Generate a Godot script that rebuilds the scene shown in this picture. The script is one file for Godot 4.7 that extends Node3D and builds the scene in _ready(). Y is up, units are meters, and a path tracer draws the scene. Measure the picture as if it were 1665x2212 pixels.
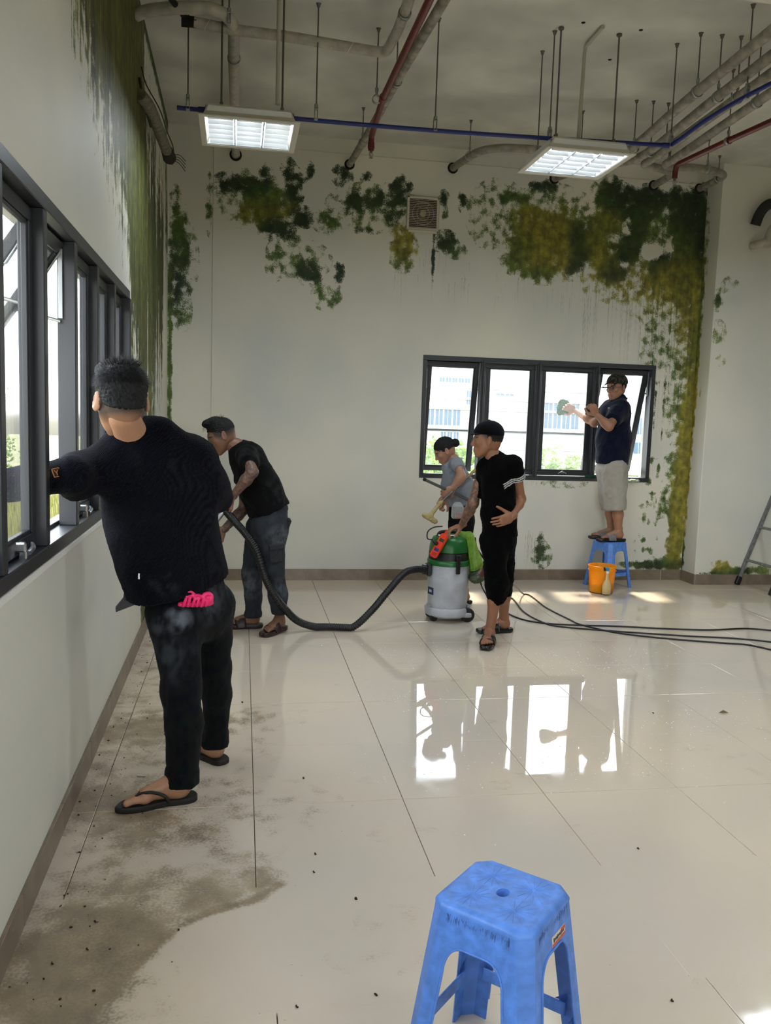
extends Node3D

const CEIL := 4.02
var used := {}
var mats := {}

# ---------- naming and tagging ----------
func numbered(called: String) -> String:
	var n: int = used.get(called, -1) + 1
	used[called] = n
	return called if n == 0 else "%s_%03d" % [called, n]

func tag(o: Node3D, label: String, category: String, group := "", kind := "") -> Node3D:
	if label: o.set_meta("label", label)
	if category: o.set_meta("category", category)
	if group: o.set_meta("group", group)
	if kind: o.set_meta("kind", kind)
	return o

func thing(called: String, label: String, category: String, at := Vector3.ZERO, turn := 0.0, group := "") -> Node3D:
	var o := Node3D.new()
	o.name = numbered(called)
	add_child(o, true)
	o.position = at
	o.rotation.y = turn
	return tag(o, label, category, group)

func put(called: String, mesh: Mesh, m: Material, parent: Node3D = null, at := Vector3.ZERO) -> MeshInstance3D:
	var o := MeshInstance3D.new()
	o.name = called if parent else numbered(called)
	o.mesh = mesh
	if m: o.material_override = m
	o.position = at
	(parent if parent else self).add_child(o, true)
	return o

func done(st: SurfaceTool, normals := true) -> ArrayMesh:
	if normals: st.generate_normals()
	st.index()
	return st.commit()

func obj(called: String, st: SurfaceTool, m: Material, parent: Node3D = null, at := Vector3.ZERO) -> MeshInstance3D:
	return put(called, done(st), m, parent, at)

func struct(called: String, st: SurfaceTool, m: Material, parent: Node3D = null) -> MeshInstance3D:
	var o := obj(called, st, m, parent)
	if not parent: o.set_meta("kind", "structure")
	return o

func tool() -> SurfaceTool:
	var st := SurfaceTool.new()
	st.begin(Mesh.PRIMITIVE_TRIANGLES)
	st.set_smooth_group(-1)
	return st

# ---------- shapes (faces given counter-clockwise from outside) ----------
func tri(st: SurfaceTool, a: Vector3, b: Vector3, c: Vector3) -> void:
	st.add_vertex(a); st.add_vertex(c); st.add_vertex(b)

func quad(st: SurfaceTool, a: Vector3, b: Vector3, c: Vector3, d: Vector3) -> void:
	tri(st, a, b, c); tri(st, a, c, d)

func uvquad(st: SurfaceTool, p: Array, uv: Array) -> void:
	for i in [0, 2, 1, 0, 3, 2]:
		st.set_uv(uv[i]); st.add_vertex(p[i])

func bx(st: SurfaceTool, c: Vector3, s: Vector3, bev := 0.003, B := Basis()) -> void:
	st.set_smooth_group(-1)
	var h := s * 0.5
	var b := minf(bev, minf(h.x, minf(h.y, h.z)) * 0.9)
	var P := func(x: float, y: float, z: float) -> Vector3: return c + B * Vector3(x, y, z)
	for ax in 3:
		var u := (ax + 1) % 3
		var v := (ax + 2) % 3
		for sg in [-1.0, 1.0]:
			var q := []
			for k in [[-1, -1], [1, -1], [1, 1], [-1, 1]]:
				var t := Vector3.ZERO
				t[ax] = h[ax] * sg
				t[u] = (h[u] - b) * k[0]
				t[v] = (h[v] - b) * k[1]
				q.append(c + B * t)
			if sg > 0: quad(st, q[0], q[1], q[2], q[3])
			else: quad(st, q[3], q[2], q[1], q[0])
	if b <= 0.0: return
	for ax in 3:
		var u := (ax + 1) % 3
		var v := (ax + 2) % 3
		for su in [-1.0, 1.0]:
			for sv in [-1.0, 1.0]:
				var q := []
				for e in [[-1, 0], [1, 0], [1, 1], [-1, 1]]:
					var t := Vector3.ZERO
					t[ax] = (h[ax] - b) * e[0]
					t[u] = (h[u] if e[1] == 0 else h[u] - b) * su
					t[v] = (h[v] - b if e[1] == 0 else h[v]) * sv
					q.append(c + B * t)
				if su * sv < 0: quad(st, q[0], q[1], q[2], q[3])
				else: quad(st, q[3], q[2], q[1], q[0])
	for sx in [-1.0, 1.0]:
		for sy in [-1.0, 1.0]:
			for sz in [-1.0, 1.0]:
				var a := c + B * Vector3(h.x * sx, (h.y - b) * sy, (h.z - b) * sz)
				var d := c + B * Vector3((h.x - b) * sx, h.y * sy, (h.z - b) * sz)
				var e := c + B * Vector3((h.x - b) * sx, (h.y - b) * sy, h.z * sz)
				if sx * sy * sz > 0: tri(st, a, d, e)
				else: tri(st, a, e, d)

func bxm(s: Vector3, bev := 0.003) -> ArrayMesh:
	var st := tool()
	bx(st, Vector3.ZERO, s, bev)
	return done(st)

func rad(r, i: int) -> float:
	return r[i] if r is Array or r is PackedFloat32Array else float(r)

# a tube along points, with a radius or one per point
func tube(st: SurfaceTool, pts: Array, r, n := 10, cap := true) -> void:
	var rings := []
	var up := Vector3.UP
	var m := pts.size()
	var last := Vector3.ZERO
	for i in m:
		var d: Vector3 = (pts[mini(i + 1, m - 1)] - pts[maxi(i - 1, 0)]).normalized()
		if i == 0:
			up = Vector3.UP if absf(d.y) < 0.9 else Vector3.RIGHT
		up = (up - d * up.dot(d)).normalized()
		var w := d.cross(up)
		var ring := []
		for k in n:
			var a := TAU * k / n
			ring.append(pts[i] + (up * cos(a) + w * sin(a)) * rad(r, i))
		rings.append(ring)
		last = d
	st.set_smooth_group(1)
	for i in m - 1:
		for k in n:
			var j := (k + 1) % n
			quad(st, rings[i][k], rings[i][j], rings[i + 1][j], rings[i + 1][k])
	st.set_smooth_group(-1)
	if cap:
		for k in range(1, n - 1):
			tri(st, rings[0][0], rings[0][k + 1], rings[0][k])
			tri(st, rings[m - 1][0], rings[m - 1][k], rings[m - 1][k + 1])

func rod(st: SurfaceTool, a: Vector3, b: Vector3, r: float, n := 8) -> void:
	tube(st, [a, b], r, n)

# Catmull-Rom through points, s steps per span
func spline(p: Array, s := 8) -> Array:
	var out := []
	for i in p.size() - 1:
		var a: Vector3 = p[maxi(i - 1, 0)]
		var d: Vector3 = p[mini(i + 2, p.size() - 1)]
		for k in s:
			out.append(p[i].cubic_interpolate(p[i + 1], a, d, float(k) / s))
	out.append(p[p.size() - 1])
	return out

# profile of (radius, height) turned round the y axis of X
func lathe(st: SurfaceTool, prof: Array, n := 24, X := Transform3D()) -> void:
	var g := 1
	for i in prof.size() - 1:
		if i > 0:
			var d0: Vector2 = (prof[i] - prof[i - 1]).normalized()
			var d1: Vector2 = (prof[i + 1] - prof[i]).normalized()
			if d0.dot(d1) < 0.72: g += 1
		st.set_smooth_group(g)
		for k in n:
			var a := TAU * k / n
			var b := TAU * (k + 1) / n
			var p: Vector2 = prof[i]
			var q: Vector2 = prof[i + 1]
			quad(st, X * Vector3(p.x * cos(a), p.y, -p.x * sin(a)), X * Vector3(p.x * cos(b), p.y, -p.x * sin(b)), X * Vector3(q.x * cos(b), q.y, -q.x * sin(b)), X * Vector3(q.x * cos(a), q.y, -q.x * sin(a)))
	st.set_smooth_group(-1)

# a flat outline (counter-clockwise seen from +z) pulled from z0 to z1, placed by X
func extrude(st: SurfaceTool, poly: PackedVector2Array, z0: float, z1: float, X := Transform3D()) -> void:
	st.set_smooth_group(-1)
	var ix := Geometry2D.triangulate_polygon(poly)
	for i in range(0, ix.size(), 3):
		var a := poly[ix[i]]
		var b := poly[ix[i + 1]]
		var c := poly[ix[i + 2]]
		if (b - a).cross(c - a) < 0:
			var t := b; b = c; c = t
		tri(st, X * Vector3(a.x, a.y, z1), X * Vector3(b.x, b.y, z1), X * Vector3(c.x, c.y, z1))
		tri(st, X * Vector3(a.x, a.y, z0), X * Vector3(c.x, c.y, z0), X * Vector3(b.x, b.y, z0))
	for i in poly.size():
		var a := poly[i]
		var b := poly[(i + 1) % poly.size()]
		quad(st, X * Vector3(a.x, a.y, z0), X * Vector3(b.x, b.y, z0), X * Vector3(b.x, b.y, z1), X * Vector3(a.x, a.y, z1))

func ball(st: SurfaceTool, c: Vector3, r: Vector3, n := 12, B := Basis()) -> void:
	var prof := []
	for i in n / 2 + 1:
		var a := PI * i / (n / 2) - PI / 2
		prof.append(Vector2(maxf(cos(a), 0.0), sin(a)))
	var X := Transform3D(B * Basis.from_scale(r), c)
	st.set_smooth_group(1)
	for i in prof.size() - 1:
		for k in n:
			var a := TAU * k / n
			var b := TAU * (k + 1) / n
			var p: Vector2 = prof[i]
			var q: Vector2 = prof[i + 1]
			quad(st, X * Vector3(p.x * cos(a), p.y, -p.x * sin(a)), X * Vector3(p.x * cos(b), p.y, -p.x * sin(b)), X * Vector3(q.x * cos(b), q.y, -q.x * sin(b)), X * Vector3(q.x * cos(a), q.y, -q.x * sin(a)))
	st.set_smooth_group(-1)

func facing(d: Vector3, up := Vector3.UP) -> Basis:   # y axis along d
	var y := d.normalized()
	var x := up.cross(y)
	if x.length() < 0.01: x = Vector3.RIGHT.cross(y)
	x = x.normalized()
	return Basis(x, y, x.cross(y))

# ---------- materials ----------
func noise_tex(freq: float, size := 256, oct := 4, seed_ := 1, lo := 0.0, hi := 1.0, kind := FastNoiseLite.TYPE_SIMPLEX_SMOOTH) -> ImageTexture:
	var f := FastNoiseLite.new()
	f.noise_type = kind
	f.frequency = freq
	f.fractal_octaves = oct
	f.seed = seed_
	var im := f.get_seamless_image(size, size)
	im.convert(Image.FORMAT_L8)
	if lo > 0.0 or hi < 1.0:
		var d := im.get_data()
		for i in d.size(): d[i] = int(255.0 * (lo + (hi - lo) * d[i] / 255.0))
		im = Image.create_from_data(size, size, false, Image.FORMAT_L8, d)
	return ImageTexture.create_from_image(im)

var T := {}
func textures() -> void:
	T.soft = noise_tex(0.012, 256, 4, 3, 0.78, 1.0)
	T.mottle = noise_tex(0.03, 256, 5, 8, 0.55, 1.0)
	T.grain = noise_tex(0.15, 256, 3, 5)
	T.lump = noise_tex(0.02, 256, 4, 6)
	# cloth weave and ribbed knit as relief
	var im := Image.create_empty(128, 128, false, Image.FORMAT_L8)
	for y in 128:
		for x in 128:
			var v := 0.5 + 0.5 * sin(x * TAU / 8.0) * (1.0 if (y / 4) % 2 else -1.0) * cos(y * TAU / 8.0)
			im.set_pixel(x, y, Color(v, v, v))
	T.weave = ImageTexture.create_from_image(im)
	im = Image.create_empty(128, 128, false, Image.FORMAT_L8)
	for y in 128:
		for x in 128:
			var v := pow(0.5 + 0.5 * sin((x + y) * TAU / 32.0), 0.7)
			im.set_pixel(x, y, Color(v, v, v))
	T.rib = ImageTexture.create_from_image(im)

func mat(key: String, c: Color, rough := 0.6, metal := 0.0, tex := "", tscale := 1.0, bump := "", bscale := 4.0, bheight := 0.05) -> StandardMaterial3D:
	if mats.has(key): return mats[key]
	var m := StandardMaterial3D.new()
	m.resource_name = key
	m.albedo_color = c
	m.roughness = rough
	m.metallic = metal
	if tex:
		m.albedo_texture = T[tex]
		m.uv1_triplanar = true
		m.uv1_scale = Vector3.ONE * tscale
	if bump:
		m.heightmap_enabled = true
		m.heightmap_texture = T[bump]
		m.heightmap_scale = bheight
		m.uv1_triplanar = true
		m.uv1_scale = Vector3.ONE * (bscale if not tex else tscale)
	mats[key] = m
	return m

func hexc(s: String) -> Color: return Color.html(s)

func origin_of(o: Node3D) -> Vector3:
	var p := Vector3.ZERO
	var n: Node = o
	while n and n != self:
		p += (n as Node3D).position
		n = n.get_parent()
	return p

# a part whose shape is given in room coordinates
func part(called: String, st: SurfaceTool, m: Material, parent: Node3D) -> MeshInstance3D:
	return obj(called, st, m, parent, -origin_of(parent))

# ---------- painted growth on the walls: soft blobs broken up by noise ----------
var LW := 0
var LH := 0
var masks := []
func new_masks(w: int, h: int, n: int) -> void:
	LW = w; LH = h
	masks = []
	for i in n:
		var a := PackedFloat32Array()
		a.resize(w * h)
		masks.append(a)

var MX := 1.0   # low-resolution pixels per metre
var MH := 4.1   # height of the texture in metres
func blob(x: float, y: float, rx: float, ry: float, s: float, k: int) -> void:
	var cx := x * MX
	var cy := (MH - y) * MX
	var ax := rx * MX * 1.5
	var ay := ry * MX * 1.5
	var a: PackedFloat32Array = masks[k]
	for j in range(maxi(0, int(cy - ay)), mini(LH, int(cy + ay) + 1)):
		for i in range(maxi(0, int(cx - ax)), mini(LW, int(cx + ax) + 1)):
			var u := (i + 0.5 - cx) / ax
			var v := (j + 0.5 - cy) / ay
			var d := u * u + v * v
			if d < 1.0:
				var f := (1.0 - d) * (1.0 - d) * s
				var q := j * LW + i
				a[q] = a[q] + f * (1.0 - a[q] * 0.5)
	masks[k] = a

func spread(k: int, w: int, h: int) -> PackedByteArray:
	var im := Image.create_from_data(LW, LH, false, Image.FORMAT_RF, (masks[k] as PackedFloat32Array).to_byte_array())
	im.resize(w, h, Image.INTERPOLATE_CUBIC)
	im.convert(Image.FORMAT_L8)
	return im.get_data()

func noise_bytes(w: int, h: int, freq: float, oct: int, seed_: int, sy := 1) -> PackedByteArray:
	var f := FastNoiseLite.new()
	f.noise_type = FastNoiseLite.TYPE_SIMPLEX
	f.frequency = freq
	f.fractal_octaves = oct
	f.seed = seed_
	var im := f.get_image(w, maxi(8, h / sy))
	if sy > 1: im.resize(w, h, Image.INTERPOLATE_BILINEAR)
	im.convert(Image.FORMAT_L8)
	return im.get_data()

# plaster with growth: cols = colour per mask, streak = how far the vertical runs count
func growth_texture(w: int, h: int, base: Color, cols: Array, streak: Array, seed_: int, speck := 1.0, hard := 1.0, most := 0.95, rough := 0.0058, crisp := 2.4, veil := 0.5, drips := []) -> ImageTexture:
	var bn := noise_bytes(w / 8, h / 8, 0.012, 3, seed_ + 9)
	var small := Image.create_empty(w / 8, h / 8, false, Image.FORMAT_RGB8)
	for j in h / 8:
		for i in w / 8:
			var t := bn[j * (w / 8) + i] / 255.0
			small.set_pixel(i, j, base * (0.955 + 0.06 * t) + Color(0.016, 0.006, -0.012) * (t - 0.5) * 2.0)
	small.resize(w, h, Image.INTERPOLATE_CUBIC)
	var px := small.get_data()
	var m := []
	for k in cols.size(): m.append(spread(k, w, h))
	var n1 := noise_bytes(w, h, 0.018, 5, seed_)
	var n2 := noise_bytes(w, h, 0.21, 3, seed_ + 1)
	var n3 := noise_bytes(w, h, 0.05, 3, seed_ + 2, 24)
	var n4 := noise_bytes(w, h, 0.02, 3, seed_ + 3)
	var nk := cols.size()
	var c := PackedFloat32Array()
	for q in cols: c.append_array(PackedFloat32Array([q.r * 255.0, q.g * 255.0, q.b * 255.0]))
	var m0: PackedByteArray = m[0]
	var m1: PackedByteArray = m[1]
	var m2: PackedByteArray = m[2]
	var s0: float = streak[0]
	var s1: float = streak[1]
	var s2: float = streak[2]
	for i in w * h:
		var a := m0[i]
		var b := m1[i]
		var d := m2[i]
		var sum := a + b + d
		if sum < 10: continue
		var f := sum / 255.0
		var st := (a * s0 + b * s1 + d * s2) / sum
		var v := f * 1.2 + (n1[i] - 128) * rough * (1.0 - 0.5 * st) + (n3[i] - 128) * 0.0045 * st - 0.07
		if v <= 0.0: continue
		var soft := smoothstep(0.02, 0.85, v * hard) * veil
		v = clampf((v * hard + (n2[i] - 128) * 0.0060 * speck * (1.0 - 0.45 * st) - 0.20) * crisp, 0.0, 1.0)
		v = (soft + (1.0 - soft) * v * v * (3.0 - 2.0 * v) * 0.92) * most
		var g := (0.72 + n4[i] * 0.0022) * (1.0 + (n3[i] - 128) * 0.004 * st + (n2[i] - 128) * 0.0016)
		var inv := g / sum
		var o := i * 3
		var e := 1.0 - v
		px[o] = clampi(int(px[o] * e + (c[0] * a + c[3] * b + c[6] * d) * inv * v), 0, 255)
		px[o + 1] = clampi(int(px[o + 1] * e + (c[1] * a + c[4] * b + c[7] * d) * inv * v), 0, 255)
		px[o + 2] = clampi(int(px[o + 2] * e + (c[2] * a + c[5] * b + c[8] * d) * inv * v), 0, 255)
	# runs of dirty water: thin lines that wander and fade
	for q in drips:
		var x := float(q[0]) / 5.12 * w
		var y0 := int((4.1 - float(q[1])) / 4.1 * h)
		var n := int(float(q[2]) / 4.1 * h)
		var dc: Color = q[4]
		for j in n:
			if y0 + j >= h: break
			x += 0.12 * sin(j * 0.05 + y0) * 0.3
			var al: float = q[3] * (1.0 - float(j) / n) * (0.65 + 0.35 * sin(j * 0.21 + x))
			for k in 2:
				var xi := clampi(int(x) + k, 0, w - 1)
				var f := al * ((1.0 - (x - int(x))) if k == 0 else (x - int(x)))
				var o := ((y0 + j) * w + xi) * 3
				px[o] = int(px[o] * (1.0 - f) + dc.r * 255.0 * f)
				px[o + 1] = int(px[o + 1] * (1.0 - f) + dc.g * 255.0 * f)
				px[o + 2] = int(px[o + 2] * (1.0 - f) + dc.b * 255.0 * f)
	return ImageTexture.create_from_image(Image.create_from_data(w, h, false, Image.FORMAT_RGB8, px))

func far_drips() -> Array:
	var r := RandomNumberGenerator.new()
	r.seed = 40
	var out := []
	var dk := Color(0.14, 0.16, 0.08)
	for i in 120: out.append([r.randf_range(3.85, 5.02), r.randf_range(2.45, 3.05), r.randf_range(0.15, 0.75), r.randf_range(0.15, 0.75), dk])
	for i in 70: out.append([r.randf_range(4.5, 5.06), r.randf_range(1.9, 2.9), r.randf_range(0.3, 0.9), r.randf_range(0.15, 0.7), Color(0.20, 0.22, 0.08)])
	for i in 26: out.append([r.randf_range(2.02, 2.75), r.randf_range(2.8, 3.15), r.randf_range(0.1, 0.4), r.randf_range(0.2, 0.6), dk])
	for i in 3: out.append([2.385 + i * 0.004, 3.24, 0.5, 0.8, dk])
	for i in 40: out.append([r.randf_range(3.0, 3.9), r.randf_range(2.7, 2.95), r.randf_range(0.05, 0.3), r.randf_range(0.1, 0.35), dk])
	for i in 26: out.append([r.randf_range(3.42, 3.58), r.randf_range(0.25, 0.5), r.randf_range(0.15, 0.4), r.randf_range(0.2, 0.6), dk])
	for i in 30: out.append([r.randf_range(3.3, 3.9), 0.98 - r.randf() * 0.02, r.randf_range(0.03, 0.12), r.randf_range(0.1, 0.4), dk])
	return out

func wall_material(key: String, tex: Texture2D) -> StandardMaterial3D:
	var m := StandardMaterial3D.new()
	m.resource_name = key
	m.albedo_texture = tex
	m.texture_repeat = false
	m.roughness = 0.62
	m.metallic_specular = 0.4
	return m

const PLASTER := Color(0.85, 0.84, 0.79)

func room() -> void:
	# ----- floor -----
	var fl := tool()
	bx(fl, Vector3(4.2, -0.16, 5.9), Vector3(9.4, 0.30, 12.6), 0.0)
	var floor_ := struct("floor", fl, mat("grout", Color(0.40, 0.36, 0.31), 0.8))
	var tm := floor_material()
	var shared := {}
	var C := cos(0.0075)
	var S := sin(0.0075)
	for j in range(-1, 10):
		for i in range(-1, 10):
			var x0 := maxf(0.735 + (i - 1) * 0.6, -0.05)
			var x1 := 0.735 + i * 0.6
			var z0 := maxf(1.67 + (j - 3) * 0.6, -0.05)
			var z1 := 1.67 + (j - 2) * 0.6
			if x1 - x0 < 0.08 or z1 - z0 < 0.08: continue
			var sz := Vector3(x1 - x0 - 0.003, 0.012, z1 - z0 - 0.003)
			var key := "%.3f %.3f" % [sz.x, sz.z]
			if not shared.has(key): shared[key] = bxm(sz, 0.0012)
			var cx := (x0 + x1) * 0.5
			var cz := (z0 + z1) * 0.5
			var t := put("tile", shared[key], tm, floor_, Vector3(cx * C - cz * S, -0.006, cx * S + cz * C))
			t.rotation.y = -0.0075
			t.position.y += 0.0004 * sin(i * 12.9 + j * 78.2)
	var rest := tool()
	for j in range(10, 18):
		for i in range(-1, 14):
			bx(rest, Vector3(0.435 + i * 0.6 + 0.0, -0.006, 1.97 + (j - 3) * 0.6 - 0.6), Vector3(0.597, 0.012, 0.597), 0.001)
	for j in range(0, 10):
		for i in range(10, 14):
			bx(rest, Vector3(0.435 + i * 0.6, -0.006, 1.37 + (j - 2) * 0.6 - 0.6), Vector3(0.597, 0.012, 0.597), 0.001)
	obj("tile_field", rest, tm, floor_).set_meta("kind", "stuff")

	# ----- left wall with its window opening -----
	new_masks(512, 410, 3)
	MX = 100.0
	left_growth()
	var lm := wall_material("plaster_left", growth_texture(2048, 1640, PLASTER, [Color(0.13, 0.16, 0.055), Color(0.40, 0.36, 0.10), Color(0.22, 0.28, 0.085)], [0.8, 0.7, 0.8], 21, 0.7, 1.1))
	var wl := tool()
	var face := func(x: float, z0: float, z1: float, y0: float, y1: float, inside: bool) -> void:
		var p := [Vector3(x, y0, z1), Vector3(x, y0, z0), Vector3(x, y1, z0), Vector3(x, y1, z1)]
		var uv := []
		for q in p: uv.append(Vector2(q.z / 5.12, 1.0 - q.y / 4.1))
		if not inside:
			p.reverse(); uv.reverse()
		uvquad(wl, p, uv)
	var z0 := 2.7457
	var z1 := 9.30
	var y0 := 1.0289
	var y1 := 2.2158
	for k in [[0.0, true], [-0.22, false]]:
		face.call(k[0], -0.2, z0, 0.0, CEIL, k[1])
		face.call(k[0], z0, z1, 0.0, y0, k[1])
		face.call(k[0], z0, z1, y1, CEIL, k[1])
		face.call(k[0], z1, 12.1, 0.0, CEIL, k[1])
	for y in [[y0, false], [y1, true]]:
		var p := [Vector3(0, y[0], z1), Vector3(0, y[0], z0), Vector3(-0.22, y[0], z0), Vector3(-0.22, y[0], z1)]
		if y[1]: p.reverse()
		uvquad(wl, p, [Vector2(0.99, 0.9), Vector2(0.98, 0.9), Vector2(0.98, 0.91), Vector2(0.99, 0.91)])
	for z in [[z0, false], [z1, true]]:
		var p := [Vector3(0, y0, z[0]), Vector3(0, y1, z[0]), Vector3(-0.22, y1, z[0]), Vector3(-0.22, y0, z[0])]
		if z[1]: p.reverse()
		uvquad(wl, p, [Vector2(0.99, 0.9), Vector2(0.98, 0.9), Vector2(0.98, 0.91), Vector2(0.99, 0.91)])
	tag(struct("wall_left", wl, lm), "white plastered left wall with long green streaks of damp growth above the window", "")

	# ----- far wall: frame of column and beam, and a slightly proud plastered panel round the window -----
	new_masks(512, 410, 3)
	MX = 100.0
	far_growth()
	var fm := wall_material("plaster_far", growth_texture(2048, 1640, PLASTER, [Color(0.095, 0.15, 0.07), Color(0.46, 0.43, 0.12), Color(0.24, 0.32, 0.11)], [0.05, 0.22, 0.22], 5, 1.0, 1.1, 0.95, 0.0058, 2.4, 0.5, far_drips()))
	var wf := tool()
	var rect := func(a0: float, a1: float, b0: float, b1: float, z: float, front: bool) -> void:
		var p := [Vector3(a0, b0, z), Vector3(a1, b0, z), Vector3(a1, b1, z), Vector3(a0, b1, z)]
		var uv := []
		for q in p: uv.append(Vector2(q.x / 5.12, 1.0 - q.y / 4.1))
		if not front:
			p.reverse(); uv.reverse()
		uvquad(wf, p, uv)
	var a0 := 2.332
	var a1 := 4.677
	var b0 := 0.9868
	var b1 := 2.1412
	var xr := 5.0964
	rect.call(-0.22, 0.385, 0.0, CEIL, -0.010, true)
	rect.call(0.385, xr + 0.1, 3.895, CEIL, -0.010, true)
	rect.call(0.388, a0, 0.0, 3.8895, 0.0, true)
	rect.call(a0, a1, 0.0, b0, 0.0, true)
	rect.call(a0, a1, b1, 3.8895, 0.0, true)
	rect.call(a1, xr, 0.0, 3.8895, 0.0, true)
	var uvp := [Vector2(0.02, 0.75), Vector2(0.03, 0.75), Vector2(0.03, 0.76), Vector2(0.02, 0.76)]
	uvquad(wf, [Vector3(0.385, 0, -0.01), Vector3(0.388, 0, 0), Vector3(0.388, 3.8895, 0), Vector3(0.385, 3.895, -0.01)], uvp)
	uvquad(wf, [Vector3(0.385, 3.895, -0.01), Vector3(0.388, 3.8895, 0), Vector3(xr, 3.8895, 0), Vector3(xr, 3.895, -0.01)], uvp)
	for k in [[0.0 - 0.22, a0, 0.0, CEIL], [a0, a1, 0.0, b0], [a0, a1, b1, CEIL], [a1, 9.0, 0.0, CEIL]]:
		rect.call(k[0], k[1], k[2], k[3], -0.22, false)
	uvquad(wf, [Vector3(a0, b0, 0), Vector3(a1, b0, 0), Vector3(a1, b0, -0.22), Vector3(a0, b0, -0.22)], uvp)
	uvquad(wf, [Vector3(a0, b1, -0.22), Vector3(a1, b1, -0.22), Vector3(a1, b1, 0), Vector3(a0, b1, 0)], uvp)
	uvquad(wf, [Vector3(a0, b0, 0), Vector3(a0, b0, -0.22), Vector3(a0, b1, -0.22), Vector3(a0, b1, 0)], uvp)
	uvquad(wf, [Vector3(a1, b0, -0.22), Vector3(a1, b0, 0), Vector3(a1, b1, 0), Vector3(a1, b1, -0.22)], uvp)
	tag(struct("wall_far", wf, fm), "white plastered far wall blotched with dark green and yellow damp growth", "")

	# ----- pier at the right end of the far wall -----
	new_masks(256, 410, 3)
	MX = 100.0
	pier_growth()
	var pm := wall_material("plaster_pier", growth_texture(1024, 1640, PLASTER, [Color(0.12, 0.19, 0.08), Color(0.52, 0.46, 0.12), Color(0.33, 0.39, 0.16)], [0.1, 0.3, 0.3], 15, 1.0))
	var wp := tool()
	var zp := 0.2643
	var pq := func(p: Array, u0: float, u1: float) -> void:
		uvquad(wp, p, [Vector2(u0, 1.0 - p[0].y / 4.1), Vector2(u1, 1.0 - p[1].y / 4.1), Vector2(u1, 1.0 - p[2].y / 4.1), Vector2(u0, 1.0 - p[3].y / 4.1)])
	# u runs along the side face and then along the front
	pq.call([Vector3(xr, 0, -0.02), Vector3(xr, 0, zp - 0.006), Vector3(xr, CEIL, zp - 0.006), Vector3(xr, CEIL, -0.02)], 0.0, 0.27 / 2.56)
	pq.call([Vector3(xr, 0, zp - 0.006), Vector3(xr + 0.006, 0, zp), Vector3(xr + 0.006, CEIL, zp), Vector3(xr, CEIL, zp - 0.006)], 0.27 / 2.56, 0.275 / 2.56)
	pq.call([Vector3(xr + 0.006, 0, zp), Vector3(7.3, 0, zp), Vector3(7.3, CEIL, zp), Vector3(xr + 0.006, CEIL, zp)], 0.275 / 2.56, (0.275 + 2.2) / 2.56)
	pq.call([Vector3(7.3, 0, zp), Vector3(8.8, 0, zp), Vector3(8.8, CEIL, zp), Vector3(7.3, CEIL, zp)], 0.99, 1.0)
	tag(struct("wall_pier", wp, pm), "white plastered pier with a sharp edge at the right end of the far wall", "")

	# ----- the rest of the shell -----
	var plain := mat("plaster_plain", PLASTER, 0.65, 0.0, "soft", 0.4)
	var cl := tool()
	bx(cl, Vector3(4.2, CEIL + 0.1, 5.9), Vector3(9.4, 0.2, 12.7), 0.0)
	for q in [Vector3(2.702, 0, 2.614), Vector3(3.089, 0, 2.607), Vector3(3.09, 0, 2.148), Vector3(2.702, 0, 2.162)]:
		pass
	var ceiling := struct("ceiling", cl, mat("ceiling_paint", Color(0.88, 0.87, 0.82), 0.8, 0.0, "soft", 0.3))
	var holes := tool()
	for q in [Vector3(2.702, 0, 2.614), Vector3(3.089, 0, 2.607), Vector3(3.09, 0, 2.148)]:
		lathe(holes, [Vector2(0.0, -0.004), Vector2(0.010, -0.004), Vector2(0.014, 0.0)], 8, Transform3D(Basis(), Vector3(q.x, CEIL, q.z)))
	obj("anchor_hole", holes, mat("dark_hole", Color(0.06, 0.06, 0.05), 0.9), ceiling).set_meta("kind", "stuff")
	var wr := tool()
	bx(wr, Vector3(8.7, 0.5, 6.1), Vector3(0.2, 1.0, 12.0), 0.0)
	bx(wr, Vector3(8.7, 3.2, 6.1), Vector3(0.2, 1.64, 12.0), 0.0)
	bx(wr, Vector3(8.7, 1.69, 6.1), Vector3(0.2, 1.38, 12.0), 0.0)
	struct("wall_right", wr, plain)
	var wb := tool()
	bx(wb, Vector3(4.2, 0.5, 12.1), Vector3(9.2, 1.0, 0.2), 0.0)
	bx(wb, Vector3(4.2, 3.3, 12.1), Vector3(9.2, 1.44, 0.2), 0.0)
	bx(wb, Vector3(0.2, 1.79, 12.1), Vector3(1.2, 1.58, 0.2), 0.0)
	bx(wb, Vector3(6.4, 1.79, 12.1), Vector3(5.0, 1.58, 0.2), 0.0)
	struct("wall_back", wb, plain)

	# ----- skirting of tiles -----
	var sm := mat("skirting_tile", Color(0.56, 0.49, 0.415), 0.35, 0.0, "soft", 1.5)
	var gm := mat("skirting_joint", Color(0.74, 0.70, 0.63), 0.8)
	var lb := tool()
	bx(lb, Vector3(0.004, 0.051, 5.9), Vector3(0.008, 0.102, 11.8), 0.0)
	var bl := struct("baseboard_left", lb, gm)
	var pz := bxm(Vector3(0.012, 0.1046, 0.597), 0.001)
	for k in range(0, 19):
		put("tile", pz, sm, bl, Vector3(0.006, 0.0523, 0.31 + k * 0.6))
	var fb := tool()
	bx(fb, Vector3(2.55, 0.051, 0.004), Vector3(5.09, 0.102, 0.008), 0.0)
	var bf := struct("baseboard_far", fb, gm)
	var pxm := bxm(Vector3(0.597, 0.1046, 0.012), 0.001)
	for k in range(0, 8):
		put("tile", pxm, sm, bf, Vector3(0.37 + k * 0.6, 0.0523, 0.006))
	put("tile", bxm(Vector3(0.21, 0.1046, 0.012), 0.001), sm, bf, Vector3(4.981, 0.0523, 0.006))
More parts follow.
